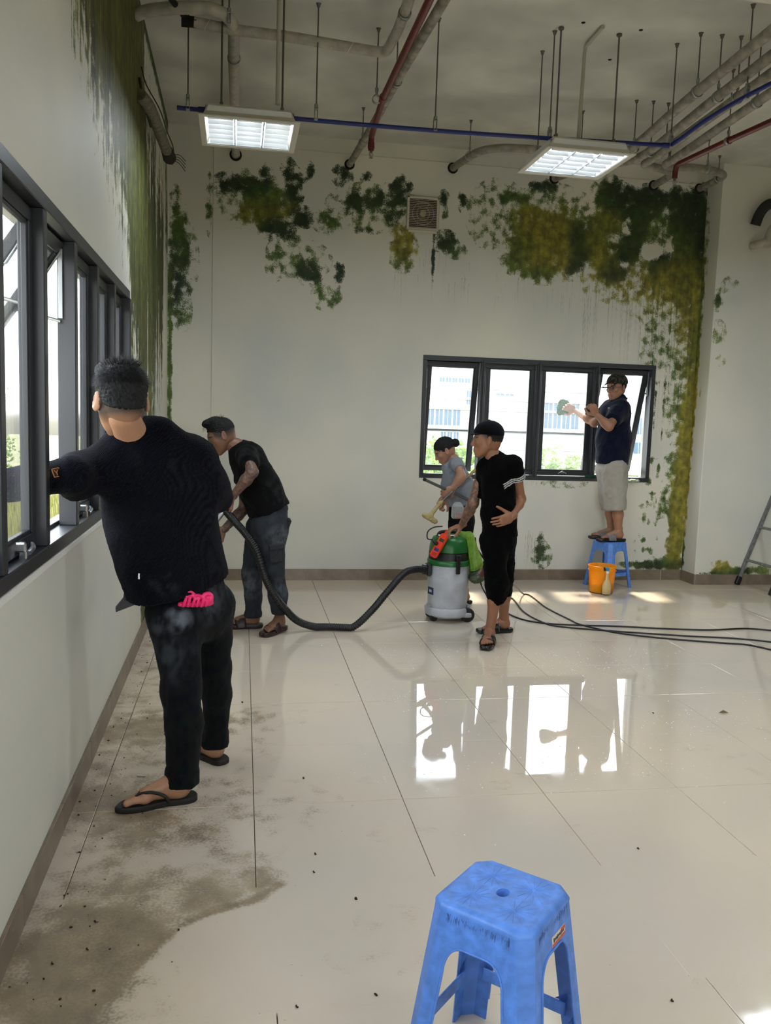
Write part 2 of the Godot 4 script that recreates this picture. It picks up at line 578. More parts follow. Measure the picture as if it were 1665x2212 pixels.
	var pb := tool()
	bx(pb, Vector3(xr - 0.004, 0.051, 0.135), Vector3(0.008, 0.102, 0.262), 0.0)
	bx(pb, Vector3(6.9, 0.051, zp + 0.004), Vector3(3.6, 0.102, 0.008), 0.0)
	var bp := struct("baseboard_pier", pb, gm)
	put("tile", bxm(Vector3(0.012, 0.1046, 0.255), 0.001), sm, bp, Vector3(xr - 0.006, 0.0523, 0.142))
	for k in range(0, 5):
		put("tile", pxm, sm, bp, Vector3(xr + 0.305 + k * 0.6, 0.0523, zp + 0.006))

func floor_material() -> StandardMaterial3D:
	var W := 2048
	new_masks(512, 512, 3)
	MX = 80.0       # 6.4 m across
	MH = 6.4        # so that y below means 6.4 - z
	floor_dirt()
	MH = 4.1
	var base := Color(0.83, 0.775, 0.70)
	var tex := growth_texture(W, W, base, [Color(0.24, 0.19, 0.13), Color(0.37, 0.30, 0.21), Color(0.48, 0.41, 0.31)], [0.0, 0.0, 0.0], 77, 0.5, 0.8, 0.6, 0.004, 1.4, 0.3)
	# where the floor is wet it mirrors; drier towards the left wall and the camera
	var R := 512
	var rn := noise_bytes(R, R, 0.02, 4, 31)
	var r2 := noise_bytes(R, R, 0.09, 3, 33)
	var rb := PackedByteArray()
	rb.resize(R * R)
	for j in R:
		var z := 6.4 * j / R
		for i in R:
			var x := 6.4 * i / R
			var dx := (x - 3.0) / 2.35
			var dz := (z - 2.6) / 2.05
			var wet := clampf(1.5 - sqrt(dx * dx + dz * dz) * 1.05 + (rn[j * R + i] - 128) * 0.004, 0.0, 1.0)
			var dry := 0.10 + (rn[j * R + i] - 128) * 0.0006 + (r2[j * R + i] - 128) * 0.0003
			if x < 0.5: dry += (0.5 - x) * 0.5
			rb[j * R + i] = clampi(int(255.0 * lerpf(dry, 0.012, smoothstep(0.0, 0.7, wet))), 3, 255)
	var m := StandardMaterial3D.new()
	m.resource_name = "floor_tile"
	m.albedo_texture = tex
	m.roughness = 1.0
	m.roughness_texture = ImageTexture.create_from_image(Image.create_from_data(R, R, false, Image.FORMAT_L8, rb))
	m.uv1_triplanar = true
	m.uv1_world_triplanar = true
	m.uv1_scale = Vector3.ONE / 6.4
	m.metallic_specular = 0.55
	return m

func blobs(t: String) -> void:
	for l in t.split(";"):
		var q := l.strip_edges().split_floats(" ", false)
		if q.size() == 6: blob(q[0], q[1], q[2], q[3], q[4], int(q[5]))

# x, y, half width, half height, strength, which growth
func far_growth() -> void:
	blobs("0.52 3.54 0.121 0.087 .7 0; 0.70 3.54 0.122 0.079 .6 0; 0.84 3.63 0.061 0.119 .6 0; 1.04 3.70 0.062 0.099 .5 0; 1.09 3.55 0.083 0.160 .7 0; 1.23 3.70 0.041 0.080 .6 0")
	blobs("0.86 3.45 0.184 0.120 .7 2; 0.74 3.32 0.131 0.120 .6 1; 0.91 3.22 0.123 0.101 .85 0; 0.95 3.37 0.165 0.120 .5 1; 1.17 3.31 0.108 0.081 .9 0; 1.05 3.18 0.091 0.073 .6 0")
	blobs("1.25 2.83 0.109 0.098 .85 0; 1.36 2.65 0.076 0.124 .4 2; 1.52 2.83 0.042 0.103 .8 0; 1.49 2.60 0.060 0.083 .4 2; 0.93 2.91 0.074 0.163 .35 2; 1.17 2.94 0.251 0.163 .25 2")
	blobs("1.52 3.70 0.084 0.080 .55 0; 1.75 3.70 0.051 0.048 .5 0; 1.40 3.29 0.118 0.097 .6 2; 1.74 3.23 0.102 0.029 .5 0; 1.66 3.48 0.119 0.106 .7 0; 1.86 3.50 0.103 0.098 .7 0")
	blobs("2.05 3.59 0.108 0.131 .9 0; 2.00 3.39 0.077 0.098 .6 0; 2.11 3.14 0.113 0.174 .8 1; 2.10 2.98 0.096 0.091 .5 2; 2.50 3.18 0.097 0.092 .85 0; 2.58 3.11 0.106 0.067 .6 2")
	blobs("2.47 3.56 0.044 0.074 .6 0; 2.49 3.45 0.031 0.074 .5 2; 2.65 3.56 0.040 0.083 .75 0; 2.39 3.02 0.013 0.201 .7 0; 0.71 3.43 0.327 0.239 .2 2; 1.75 3.43 0.342 0.204 .2 2")
	blobs("3.03 3.60 0.058 0.054 .4 0; 3.19 3.63 0.136 0.075 .7 2; 3.44 3.75 0.128 0.054 .75 0; 3.29 3.47 0.164 0.118 .6 1; 3.46 3.34 0.253 0.178 .75 1; 3.24 3.21 0.127 0.136 .6 2")
	blobs("3.18 3.06 0.109 0.110 .7 2; 3.45 3.15 0.254 0.171 .75 1; 3.41 2.96 0.194 0.077 .75 2; 3.63 3.44 0.185 0.170 .35 1; 3.78 3.33 0.093 0.111 .9 0; 3.82 3.16 0.103 0.129 .9 0")
	blobs("3.75 3.03 0.061 0.103 .6 0; 3.65 3.14 0.139 0.120 .5 1; 4.11 3.72 0.122 0.153 .85 0; 4.01 3.72 0.103 0.127 .5 2; 4.30 3.75 0.142 0.077 .8 0; 4.51 3.73 0.162 0.103 .95 0")
	blobs("4.08 3.48 0.141 0.128 .7 1; 4.36 3.60 0.209 0.129 .8 0; 4.37 3.36 0.119 0.164 .9 0; 4.29 3.19 0.109 0.130 .95 0; 4.13 3.01 0.081 0.109 1 0; 4.24 2.99 0.071 0.065 .9 0")
	blobs("3.97 3.25 0.131 0.172 .7 1; 4.05 3.08 0.113 0.139 .6 1; 4.70 3.21 0.073 0.131 1 0; 4.59 3.09 0.058 0.131 .9 0; 4.80 3.73 0.164 0.104 1 0; 5.00 3.73 0.122 0.147 1 0")
	blobs("4.83 3.54 0.145 0.113 .9 0; 5.04 3.49 0.137 0.184 1 0; 4.89 3.31 0.122 0.158 .8 2; 5.11 3.22 0.108 0.230 .8 0; 4.93 3.04 0.216 0.212 .75 1; 4.73 2.95 0.244 0.150 .5 1")
	blobs("5.14 2.89 0.109 0.268 .7 1; 4.92 2.82 0.167 0.249 .5 1; 5.05 2.61 0.198 0.269 .55 1; 5.15 2.57 0.079 0.315 .6 2; 4.60 3.42 0.241 0.261 .3 2; 3.55 3.60 0.276 0.169 .25 2")
	blobs("4.45 2.80 0.290 0.176 .22 1; 4.16 2.87 0.286 0.131 .2 1; 5.16 2.34 0.120 0.272 .8 2; 5.08 2.29 0.169 0.272 .5 1; 5.12 1.88 0.130 0.275 .95 1; 5.08 1.56 0.131 0.277 1 1")
	blobs("5.07 1.24 0.121 0.280 1 1; 5.04 0.95 0.111 0.281 1 1; 5.01 0.63 0.096 0.284 1 1; 5.01 0.30 0.086 0.286 1 1; 5.00 0.14 0.092 0.057 .9 0; 4.90 1.74 0.099 0.275 .35 2")
	blobs("4.92 1.19 0.080 0.102 .45 2; 4.86 0.64 0.086 0.103 .5 2; 4.89 0.81 0.080 0.235 .35 2; 4.92 0.18 0.086 0.067 .8 2; 4.76 0.15 0.172 0.048 .9 0; 4.59 0.15 0.171 0.033 .6 2")
	blobs("4.91 2.15 0.129 0.136 .4 2; 3.58 0.28 0.058 0.157 .6 0; 3.60 0.24 0.096 0.111 .3 2; 4.67 2.41 0.196 0.269 .22 2; 3.80 0.96 0.241 0.046 .15 2; 0.02 1.90 0.020 0.535 .8 2")
	blobs("0.02 2.55 0.028 0.485 .7 2; 0.11 3.03 0.080 0.279 .55 2; 0.10 2.71 0.080 0.322 .55 0; 0.13 2.43 0.072 0.162 .35 2; 0.06 3.23 0.055 0.237 .5 2; 0.20 2.88 0.064 0.240 .25 2")
	blobs("0.35 3.37 0.024 0.238 .35 2")
	blobs("3.0 3.45 0.28 0.30 0.25 2; 3.9 3.40 0.30 0.25 0.35 2; 4.25 3.35 0.28 0.3 0.35 2; 4.6 3.35 0.3 0.35 0.35 2; 4.7 3.0 0.25 0.3 0.45 1; 4.2 3.05 0.3 0.2 0.35 1; 3.45 3.15 0.35 0.25 0.4 1; 4.9 3.2 0.12 0.5 0.4 0")
	for k in 3: blobs("4.56 3.23 0.13 0.09 -1.3 %d; 4.72 3.24 0.06 0.09 -1.1 %d; 4.30 3.42 0.06 0.10 -0.6 %d; 4.27 3.12 0.05 0.08 -0.7 %d; 4.86 0.55 0.05 0.16 -1.0 %d; 4.84 0.28 0.05 0.05 -0.8 %d" % [k, k, k, k, k, k])
	var r := RandomNumberGenerator.new()
	r.seed = 4
	for i in 60:
		blob(r.randf_range(4.55, 5.05), r.randf_range(1.6, 3.2), 0.008, r.randf_range(0.1, 0.45), r.randf_range(0.08, 0.22), i % 3)
	for i in 40:
		blob(r.randf_range(4.55, 4.85), r.randf_range(0.15, 1.3), r.randf_range(0.01, 0.04), r.randf_range(0.015, 0.05), r.randf_range(0.25, 0.5), 2)

# the left wall: x here is the distance from the far corner along the wall
func left_growth() -> void:
	var r := RandomNumberGenerator.new()
	r.seed = 9
	for i in 150:      # wide curtain of streaks from the ceiling
		var z := r.randf_range(1.95, 4.55)
		var low := lerpf(2.5, 3.0, clampf((z - 2.8) / 1.7, 0.0, 1.0))
		var half := (4.15 - low) * 0.5 * r.randf_range(0.75, 1.1)
		blob(z, 4.15 - half * 0.9, r.randf_range(0.02, 0.09), half, r.randf_range(0.25, 0.6), [1, 1, 2, 0][i % 4])
	blobs("3.6 3.7 0.8 0.45 0.5 1; 2.9 3.6 0.7 0.6 0.5 2; 2.6 3.3 0.4 0.6 0.45 1; 2.4 3.0 0.4 0.6 0.5 0")
	for i in 120:      # darker streaks lower down towards the corner
		var z := r.randf_range(0.45, 2.75)
		var c := r.randf_range(2.2, 3.1)
		blob(z, c, r.randf_range(0.015, 0.07), r.randf_range(0.35, 0.8), r.randf_range(0.25, 0.65), [0, 2, 0, 1][i % 4])
	blobs("1.9 2.6 0.5 0.5 0.5 0; 1.1 2.7 0.5 0.4 0.4 2; 2.3 2.4 0.25 0.4 0.4 0")
	for i in 46:       # two narrow bands that run on down to the sill line and the floor
		var z := r.randf_range(1.78, 2.26) if i % 2 else r.randf_range(1.2, 1.75)
		blob(z, r.randf_range(1.0, 2.2), r.randf_range(0.01, 0.05), r.randf_range(0.3, 0.7), r.randf_range(0.2, 0.55), [2, 1, 2, 0][i % 4])
	blobs("2.02 1.7 0.12 0.8 0.7 0; 1.5 1.7 0.14 0.7 0.5 1; 2.0 0.35 0.14 0.4 0.9 2; 1.9 0.2 0.2 0.22 0.6 1; 2.0 0.9 0.1 0.5 0.4 2")
	for i in 12: blob(0.1 + i * 0.2, 3.99, 0.16, 0.06, 0.75, 2 if i % 3 else 0)
	for i in 10: blob(r.randf_range(0.05, 0.4), r.randf_range(3.0, 3.9), 0.05, 0.3, 0.4, 2)
	blobs("3.3 1.2 0.3 0.6 0.02 1")

# the pier: u 0 to 0.26 is its side, then its front
func pier_growth() -> void:
	blobs("0.04 3.1 0.06 0.5 0.45 2; 0.03 2.6 0.05 0.6 0.7 2; 0.03 2.0 0.05 0.6 0.75 1; 0.02 1.4 0.05 0.5 0.75 1; 0.02 0.8 0.04 0.5 0.7 1; 0.02 0.25 0.04 0.2 0.7 0; 0.05 1.9 0.1 0.1 0.35 1")
	blobs("0.30 2.76 0.035 0.06 0.95 0; 0.30 2.76 0.05 0.09 0.4 2; 0.33 2.45 0.08 0.12 0.25 2; 0.42 2.9 0.1 0.1 0.12 2; 0.38 2.2 0.05 0.05 0.25 2")
	blobs("0.55 0.17 0.12 0.06 0.8 1; 0.62 0.13 0.14 0.05 0.9 2; 0.58 0.115 0.2 0.02 0.9 0; 0.78 0.14 0.1 0.04 0.8 0; 0.95 0.15 0.1 0.05 0.8 2; 1.2 0.13 0.2 0.04 0.6 2")

# dirt on the floor: the second figure is 6.4 minus the distance from the far wall
func floor_dirt() -> void:
	var r := RandomNumberGenerator.new()
	r.seed = 12
	for i in 90:       # a grubby border along the left wall
		var z := r.randf_range(0.0, 6.4)
		blob(r.randf_range(0.0, 0.28), 6.4 - z, r.randf_range(0.08, 0.3), r.randf_range(0.1, 0.3), r.randf_range(0.08, 0.22), [1, 2, 1][i % 3])
	for i in 30:
		blob(r.randf_range(0.05, 0.75), 6.4 - r.randf_range(3.6, 4.9), r.randf_range(0.08, 0.3), r.randf_range(0.08, 0.25), r.randf_range(0.1, 0.22), 1)
	# the tide mark that curves out from the wall
	var tide := [Vector2(0.28, 5.75), Vector2(0.34, 5.62), Vector2(0.42, 5.5), Vector2(0.50, 5.42), Vector2(0.58, 5.36), Vector2(0.66, 5.33), Vector2(0.73, 5.28), Vector2(0.78, 5.22)]
	var line := spline([Vector3(0.16, 0, 5.95), Vector3(0.3, 0, 5.72), Vector3(0.42, 0, 5.52), Vector3(0.55, 0, 5.40), Vector3(0.68, 0, 5.35), Vector3(0.79, 0, 5.26)], 12)
	for p in line:
		blob(p.x, 6.4 - p.z, 0.03, 0.022, r.randf_range(0.1, 0.34), 1)
		blob(p.x - 0.04, 6.4 - p.z + 0.05, 0.07, 0.06, 0.10, 2)
		blob(p.x - 0.1, 6.4 - p.z + 0.15, 0.14, 0.14, 0.045, 2)
	for i in 24: blob(r.randf_range(0.0, 0.35), 6.4 - r.randf_range(5.4, 6.3), 0.16, 0.16, 0.10, 1)
	for i in 60:       # scattered grime
		blob(r.randf_range(0.6, 3.5), 6.4 - r.randf_range(1.2, 6.2), r.randf_range(0.05, 0.2), r.randf_range(0.03, 0.12), r.randf_range(0.03, 0.11), 2)

# ---------- windows ----------
func sash(win: Node3D, c: Vector3, w: float, h: float, axis: int, open_deg: float, m: Material, glass: Material, handle := false) -> Node3D:
	# c = middle of the top edge, in room coordinates; axis 0: wall along x (outside is -z), 2: wall along z (outside is -x)
	var st := tool()
	var fw := 0.046
	var d := 0.036
	bx(st, Vector3(0, -fw / 2, 0), Vector3(w, fw, d), 0.003)
	bx(st, Vector3(0, -h + fw / 2, 0), Vector3(w, fw, d), 0.003)
	for s in [-1, 1]: bx(st, Vector3(s * (w - fw) / 2, -h / 2, 0), Vector3(fw, h - fw * 2, d), 0.003)
	var bead := 0.012
	bx(st, Vector3(0, -fw - bead / 2, 0.004), Vector3(w - fw * 2, bead, 0.018), 0.002)
	bx(st, Vector3(0, -h + fw + bead / 2, 0.004), Vector3(w - fw * 2, bead, 0.018), 0.002)
	for s in [-1, 1]: bx(st, Vector3(s * (w / 2 - fw - bead / 2), -h / 2, 0.004), Vector3(bead, h - fw * 2, 0.018), 0.002)
	var o := obj("sash", st, m, win, c - origin_of(win))
	o.basis = Basis(Vector3.RIGHT, deg_to_rad(open_deg))
	if axis == 2: o.basis = Basis(Vector3.UP, PI / 2) * o.basis
	put("pane", bxm(Vector3(w - fw * 2, h - fw * 2, 0.005), 0.0), glass, o, Vector3(0, -h / 2, 0))
	if handle:
		var hs := tool()
		tube(hs, spline([Vector3(-0.01, -h + 0.012, 0.05), Vector3(0.03, -h + 0.018, 0.053), Vector3(0.075, -h + 0.020, 0.047), Vector3(0.105, -h + 0.026, 0.036)], 4), [0.008, 0.008, 0.008, 0.008, 0.008, 0.008, 0.008, 0.008, 0.008, 0.007, 0.007, 0.006, 0.005], 8)
		bx(hs, Vector3(-0.006, -h - 0.012, 0.035), Vector3(0.016, 0.066, 0.024), 0.004)
		bx(hs, Vector3(-0.006, -h + 0.03, 0.028), Vector3(0.024, 0.030, 0.034), 0.005)
		obj("handle", hs, mats.chrome, o)
	return o

func windows() -> void:
	var fm := mat("window_metal", Color(0.105, 0.117, 0.14), 0.42, 0.0, "", 1.0)
	fm.metallic_specular = 0.6
	mat("chrome", Color(0.78, 0.79, 0.80), 0.22, 0.9)
	mat("steel", Color(0.62, 0.63, 0.63), 0.35, 0.85)
	var g1 := StandardMaterial3D.new()
	g1.resource_name = "window_glass"
	g1.transparency = BaseMaterial3D.TRANSPARENCY_ALPHA
	g1.albedo_color = Color(0.9, 0.93, 0.95, 0.05)
	g1.roughness = 0.03
	var g2 := StandardMaterial3D.new()
	g2.resource_name = "dusty_glass"
	g2.transparency = BaseMaterial3D.TRANSPARENCY_ALPHA
	g2.albedo_color = Color(0.92, 0.95, 0.97, 0.17)
	g2.roughness = 0.05
	# the long window in the left wall
	var z0 := 2.7457
	var z1 := 9.30
	var y0 := 1.0289
	var y1 := 2.2158
	var w1 := Node3D.new()
	w1.name = "window_1"
	add_child(w1, true)
	w1.position = Vector3(-0.04, y0, 6.0)
	tag(w1, "long dark grey metal window in the left wall with open and closed sashes", "", "", "structure")
	var st := tool()
	var xd := Vector3(0.115, 0, 0)
	bx(st, Vector3(-0.040, y0 + 0.024, 6.023), Vector3(0.084, 0.048, z1 - z0), 0.003)
	bx(st, Vector3(-0.040, y1 - 0.024, 6.023), Vector3(0.084, 0.048, z1 - z0), 0.003)
	for z in [z0 + 0.024, z1 - 0.024]: bx(st, Vector3(-0.035, (y0 + y1) / 2, z), Vector3(0.088, y1 - y0 - 0.09, 0.048), 0.003)
	bx(st, Vector3(-0.085, y0 + 0.055, 6.023), Vector3(0.02, 0.02, z1 - z0 - 0.09), 0.002)
	part("frame", st, fm, w1)
	var edges := [z0]
	for k in 11:
		var z := 3.321 + k * 0.5433
		edges.append(z)
		st = tool()
		bx(st, Vector3(-0.036, (y0 + y1) / 2, z), Vector3(0.068, y1 - y0 - 0.095, 0.05), 0.003)
		part("mullion", st, fm, w1)
	edges.append(z1)
	for k in edges.size() - 1:
		var a: float = edges[k] + (0.048 if k == 0 else 0.025)
		var b: float = edges[k + 1] - (0.048 if k == edges.size() - 2 else 0.025)
		var open := 34.0 if k == 3 else (28.0 if k == 7 else 0.0)
		var s := sash(w1, Vector3(-0.055, y1 - 0.052, (a + b) / 2), b - a - 0.006, y1 - y0 - 0.106, 2, open, fm, g1, open == 0.0)
		if open > 0.0:
			for zz in [a + 0.012, b - 0.012]:
				var top := Vector3(-0.055, y1 - 0.09, zz)
				var e1 := Vector3(-0.055, y1 - 0.33, zz)
				var mid := Vector3(-0.07 - sin(deg_to_rad(open)) * 0.30, y1 - 0.06 - cos(deg_to_rad(open)) * 0.30, zz)
				var arm := tool()
				bx(arm, (top + e1) / 2, Vector3(0.016, 0.26, 0.004), 0.001)
				rod(arm, e1 + Vector3(0, -0.02, 0), mid, 0.007, 6)
				rod(arm, top, (top + mid) * 0.5 + Vector3(0.01, -0.02, 0), 0.006, 6)
				ball(arm, mid, Vector3.ONE * 0.010, 8)
				part("stay", arm, mats.steel, w1)
	var seal := tool()
	bx(seal, Vector3(0.0, y0 - 0.012, 6.023), Vector3(0.014, 0.024, z1 - z0 + 0.03), 0.003)
	part("sealant", seal, mat("putty", Color(0.90, 0.89, 0.86), 0.7, 0.0, "", 1.0, "grain", 6.0, 0.2), w1)

	# the window in the far wall
	var a0 := 2.332
	var a1 := 4.677
	y0 = 0.9868
	y1 = 2.1412
	var w2 := Node3D.new()
	w2.name = "window_2"
	add_child(w2, true)
	w2.position = Vector3(3.5, y0, -0.04)
	tag(w2, "dark grey metal window of four lights in the far wall", "", "", "structure")
	st = tool()
	bx(st, Vector3((a0 + a1) / 2, y0 + 0.022, -0.045), Vector3(a1 - a0, 0.044, 0.106), 0.003)
	bx(st, Vector3((a0 + a1) / 2, y1 - 0.022, -0.045), Vector3(a1 - a0, 0.044, 0.106), 0.003)
	for x in [a0 + 0.02, a1 - 0.02]: bx(st, Vector3(x, (y0 + y1) / 2, -0.045), Vector3(0.040, y1 - y0 - 0.086, 0.106), 0.003)
	part("frame", st, fm, w2)
	var xs := [a0, 2.922, 3.481, 4.076, a1]
	for k in [1, 2, 3]:
		st = tool()
		bx(st, Vector3(xs[k], (y0 + y1) / 2, -0.045), Vector3(0.046, y1 - y0 - 0.086, 0.104), 0.003)
		bx(st, Vector3(xs[k], (y0 + y1) / 2, 0.011), Vector3(0.016, y1 - y0 - 0.05, 0.012), 0.002)
		part("mullion", st, fm, w2)
	for k in 4:
		var a: float = xs[k] + (0.040 if k == 0 else 0.023)
		var b: float = xs[k + 1] - (0.040 if k == 3 else 0.023)
		var open: float = [9.0, 0.0, 0.0, 16.5][k]
		sash(w2, Vector3((a + b) / 2, y1 - 0.046, -0.058), b - a - 0.006, y1 - y0 - 0.094, 0, open, fm, g2 if k in [1, 2] else g1)
		if open > 0.0:
			for xx in [a + 0.010, b - 0.010]:
				var arm := tool()
				var q := Vector3(xx, y1 - 0.30, -0.05)
				bx(arm, Vector3(xx, y1 - 0.17, -0.05), Vector3(0.004, 0.25, 0.014), 0.001)
				rod(arm, q, Vector3(xx, y1 - 0.06 - cos(deg_to_rad(open)) * 0.2, -0.06 - sin(deg_to_rad(open)) * 0.2), 0.006, 6)
				part("stay", arm, mats.steel, w2)
	for k in [2]:
		var cx: float = (xs[k] + xs[k + 1]) / 2
		var lt := tool()
		bx(lt, Vector3(cx, y0 + 0.075, -0.034), Vector3(0.085, 0.008, 0.014), 0.002)
		for s in [-1, 1]:
			rod(lt, Vector3(cx + s * 0.045, y0 + 0.066, -0.034), Vector3(cx, y0 + 0.092, -0.030), 0.004, 6)
			bx(lt, Vector3(cx + s * 0.038, y0 + 0.068, -0.034), Vector3(0.012, 0.014, 0.012), 0.002)
		part("latch", lt, mats.chrome, w2)

# ---------- lamps ----------
func ceiling_light(at: Vector3, label: String, rods: Array, tilt := 0.0) -> Node3D:
	# at = middle of the open face
	var t := thing("ceiling_light", label, "light", at, 0.0, "")
	var white := mat("lamp_white", Color(0.80, 0.78, 0.73), 0.45)
	var mirror := mat("lamp_reflector", Color(0.92, 0.93, 0.94), 0.25, 0.45)
	var a := 0.262
	var st := tool()
	# rim, sides that taper upwards, and the top
	for s in [-1, 1]:
		bx(st, Vector3(s * (a + 0.018), 0.004, 0), Vector3(0.036, 0.010, a * 2 + 0.072), 0.002)
		bx(st, Vector3(0, 0.004, s * (a + 0.018)), Vector3(a * 2, 0.010, 0.036), 0.002)
	var hb := 0.085
	var p := []
	for k in [[-1, -1], [1, -1], [1, 1], [-1, 1]]: p.append([Vector3(k[0] * (a + 0.012), 0.008, k[1] * (a + 0.012)), Vector3(k[0] * (a - 0.018), hb, k[1] * (a - 0.018))])
	for k in 4:
		var q: Array = p[k]
		var r: Array = p[(k + 1) % 4]
		quad(st, r[0], q[0], q[1], r[1])
	quad(st, p[3][1], p[2][1], p[1][1], p[0][1])
	obj("housing", st, white, t)
	var rf := tool()
	quad(rf, Vector3(-a, 0.07, -a), Vector3(a, 0.07, -a), Vector3(a, 0.07, a), Vector3(-a, 0.07, a))
	for k in 4:
		var b0 := Basis(Vector3.UP, k * PI / 2)
		quad(rf, b0 * Vector3(a, 0.004, -a), b0 * Vector3(a, 0.07, -a + 0.02), b0 * Vector3(a, 0.07, a - 0.02), b0 * Vector3(a, 0.004, a))
	obj("reflector", rf, mirror, t)
	var tube_m := mat("lamp_tube", Color(1, 1, 1), 0.4)
	tube_m.emission_enabled = true
	tube_m.emission = Color(0.93, 0.97, 1.0)
	tube_m.emission_energy_multiplier = 1.5
	for k in 3:
		var ts := tool()
		rod(ts, Vector3((k - 1) * 0.172, 0.05, -a + 0.02), Vector3((k - 1) * 0.172, 0.05, a - 0.02), 0.013, 10)
		obj("lamp_tube", ts, tube_m, t)
	for k in 2:
		var ds := tool()
		bx(ds, Vector3((k - 0.5) * 0.172, 0.016, 0), Vector3(0.004, 0.026, a * 2), 0.0)
		extrude(ds, PackedVector2Array([Vector2(-0.010, 0.026), Vector2(-0.002, 0.0), Vector2(0.002, 0.0), Vector2(0.010, 0.026)]), -a, a, Transform3D(Basis(), Vector3((k - 0.5) * 0.172, 0.003, 0)))
		obj("divider", ds, mirror, t)
	for k in 6:
		var ls := tool()
		var z := -a + 0.035 + k * (a * 2 - 0.07) / 5.0
		for j in 3:
			extrude(ls, PackedVector2Array([Vector2(-0.008, 0.024), Vector2(-0.001, 0.0), Vector2(0.001, 0.0), Vector2(0.008, 0.024)]), -0.074, 0.074, Transform3D(Basis(Vector3.UP, PI / 2), Vector3((j - 1) * 0.172, 0.004, z)))
		obj("louver_blade", ls, mirror, t)
	for q in rods:
		var rs := tool()
		rod(rs, q - at + Vector3(0, 0, 0), Vector3(q.x - at.x, CEIL - at.y, q.z - at.z), 0.006, 8)
		lathe(rs, [Vector2(0.006, -0.02), Vector2(0.018, -0.012), Vector2(0.018, 0.0)], 10, Transform3D(Basis(), Vector3(q.x - at.x, CEIL - at.y, q.z - at.z)))
		bx(rs, q - at, Vector3(0.02, 0.03, 0.03), 0.003)
		obj("suspension_rod", rs, mats.rod_steel, t)
	var L := AreaLight3D.new()
	L.name = "lamp_glow"
	L.area_size = Vector2(0.5, 0.5)
	L.light_color = Color(0.93, 0.97, 1.0)
	L.light_energy = LAMP
	L.set("area_range", 14.0)
	L.shadow_enabled = true
	L.position = Vector3(0, -0.012, 0)
	L.rotation = Vector3(-PI / 2, 0, 0)
	t.add_child(L)
	return t

# ---------- pipes under the ceiling and what they hang from ----------
func hanger(x: float, z: float, y: float, kind: String, label: String, group := "", r := 0.03) -> Node3D:
	# y = centre of the pipe that it carries
	var t := thing("hanger_rod", label, "pipe hanger", Vector3(x, CEIL, z), 0.0, group)
	var rs := tool()
	var foot := y + (r + 0.035 if kind != "clamp" else 0.05)
	rod(rs, Vector3(0, 0, 0), Vector3(0, foot - CEIL, 0), 0.0045, 8)
	obj("rod", rs, mats.rod_steel, t)
	var an := tool()
	lathe(an, [Vector2(0.0045, -0.024), Vector2(0.009, -0.020), Vector2(0.012, -0.004), Vector2(0.017, 0.0)], 10)
	obj("anchor", an, mats.rod_steel, t)
	var c := tool()
	var b := y - CEIL
	if kind == "clamp":
		bx(c, Vector3(0, b + 0.062, 0), Vector3(0.022, 0.030, 0.022), 0.006)
		for s in [-1, 1]: bx(c, Vector3(s * 0.009, b + 0.022, 0), Vector3(0.004, 0.07, 0.030), 0.001)
		bx(c, Vector3(0, b - 0.014, 0), Vector3(0.022, 0.006, 0.030), 0.001)
		bx(c, Vector3(0, b + 0.044, 0), Vector3(0.024, 0.006, 0.034), 0.001)
		obj("clamp", c, mats.steel, t)
	else:
		lathe(c, [Vector2(0.005, -0.012), Vector2(0.011, -0.012), Vector2(0.011, 0.012), Vector2(0.005, 0.012)], 8, Transform3D(Basis(), Vector3(0, b + r + 0.035, 0)))
		ball(c, Vector3(0, b + r + 0.018, 0), Vector3(0.009, 0.012, 0.009), 8)
		obj("swivel", c, mats.steel, t)
		# the band under the pipe: a strip bent round the pipe, open at one side
		var bd := tool()
		var n := 20
		var along := Vector3(0, 0, 1) if kind == "loop_z" else Vector3(1, 0, 0)
		var side := along.cross(Vector3.UP)
		bd.set_smooth_group(1)
		var rr := r + 0.003
		for i in n:
			var a0 := PI * 0.5 + TAU * 0.97 * i / n
			var a1 := PI * 0.5 + TAU * 0.97 * (i + 1) / n
			var p0 := side * cos(a0) * rr + Vector3.UP * sin(a0) * rr + Vector3(0, b, 0)
			var p1 := side * cos(a1) * rr + Vector3.UP * sin(a1) * rr + Vector3(0, b, 0)
			var q0 := side * cos(a0) * (rr + 0.003) + Vector3.UP * sin(a0) * (rr + 0.003) + Vector3(0, b, 0)
			var q1 := side * cos(a1) * (rr + 0.003) + Vector3.UP * sin(a1) * (rr + 0.003) + Vector3(0, b, 0)
			var w := along * 0.015
			quad(bd, q0 - w, q1 - w, q1 + w, q0 + w)
			quad(bd, p0 + w, p1 + w, p1 - w, p0 - w)
			quad(bd, q0 + w, q1 + w, p1 + w, p0 + w)
			quad(bd, p0 - w, p1 - w, q1 - w, q0 - w)
		obj("band", bd, mats.steel, t)
	return t

func sleeve_hole(at: Vector3, r: float, parent: Node3D) -> void:
	var st := tool()
	lathe(st, [Vector2(r + 0.001, 0.012), Vector2(r + 0.012, 0.008), Vector2(r + 0.016, -0.004)], 18, Transform3D(Basis(Vector3.RIGHT, PI / 2), at))
	part("wall_collar", st, mats.dark_foam, parent)

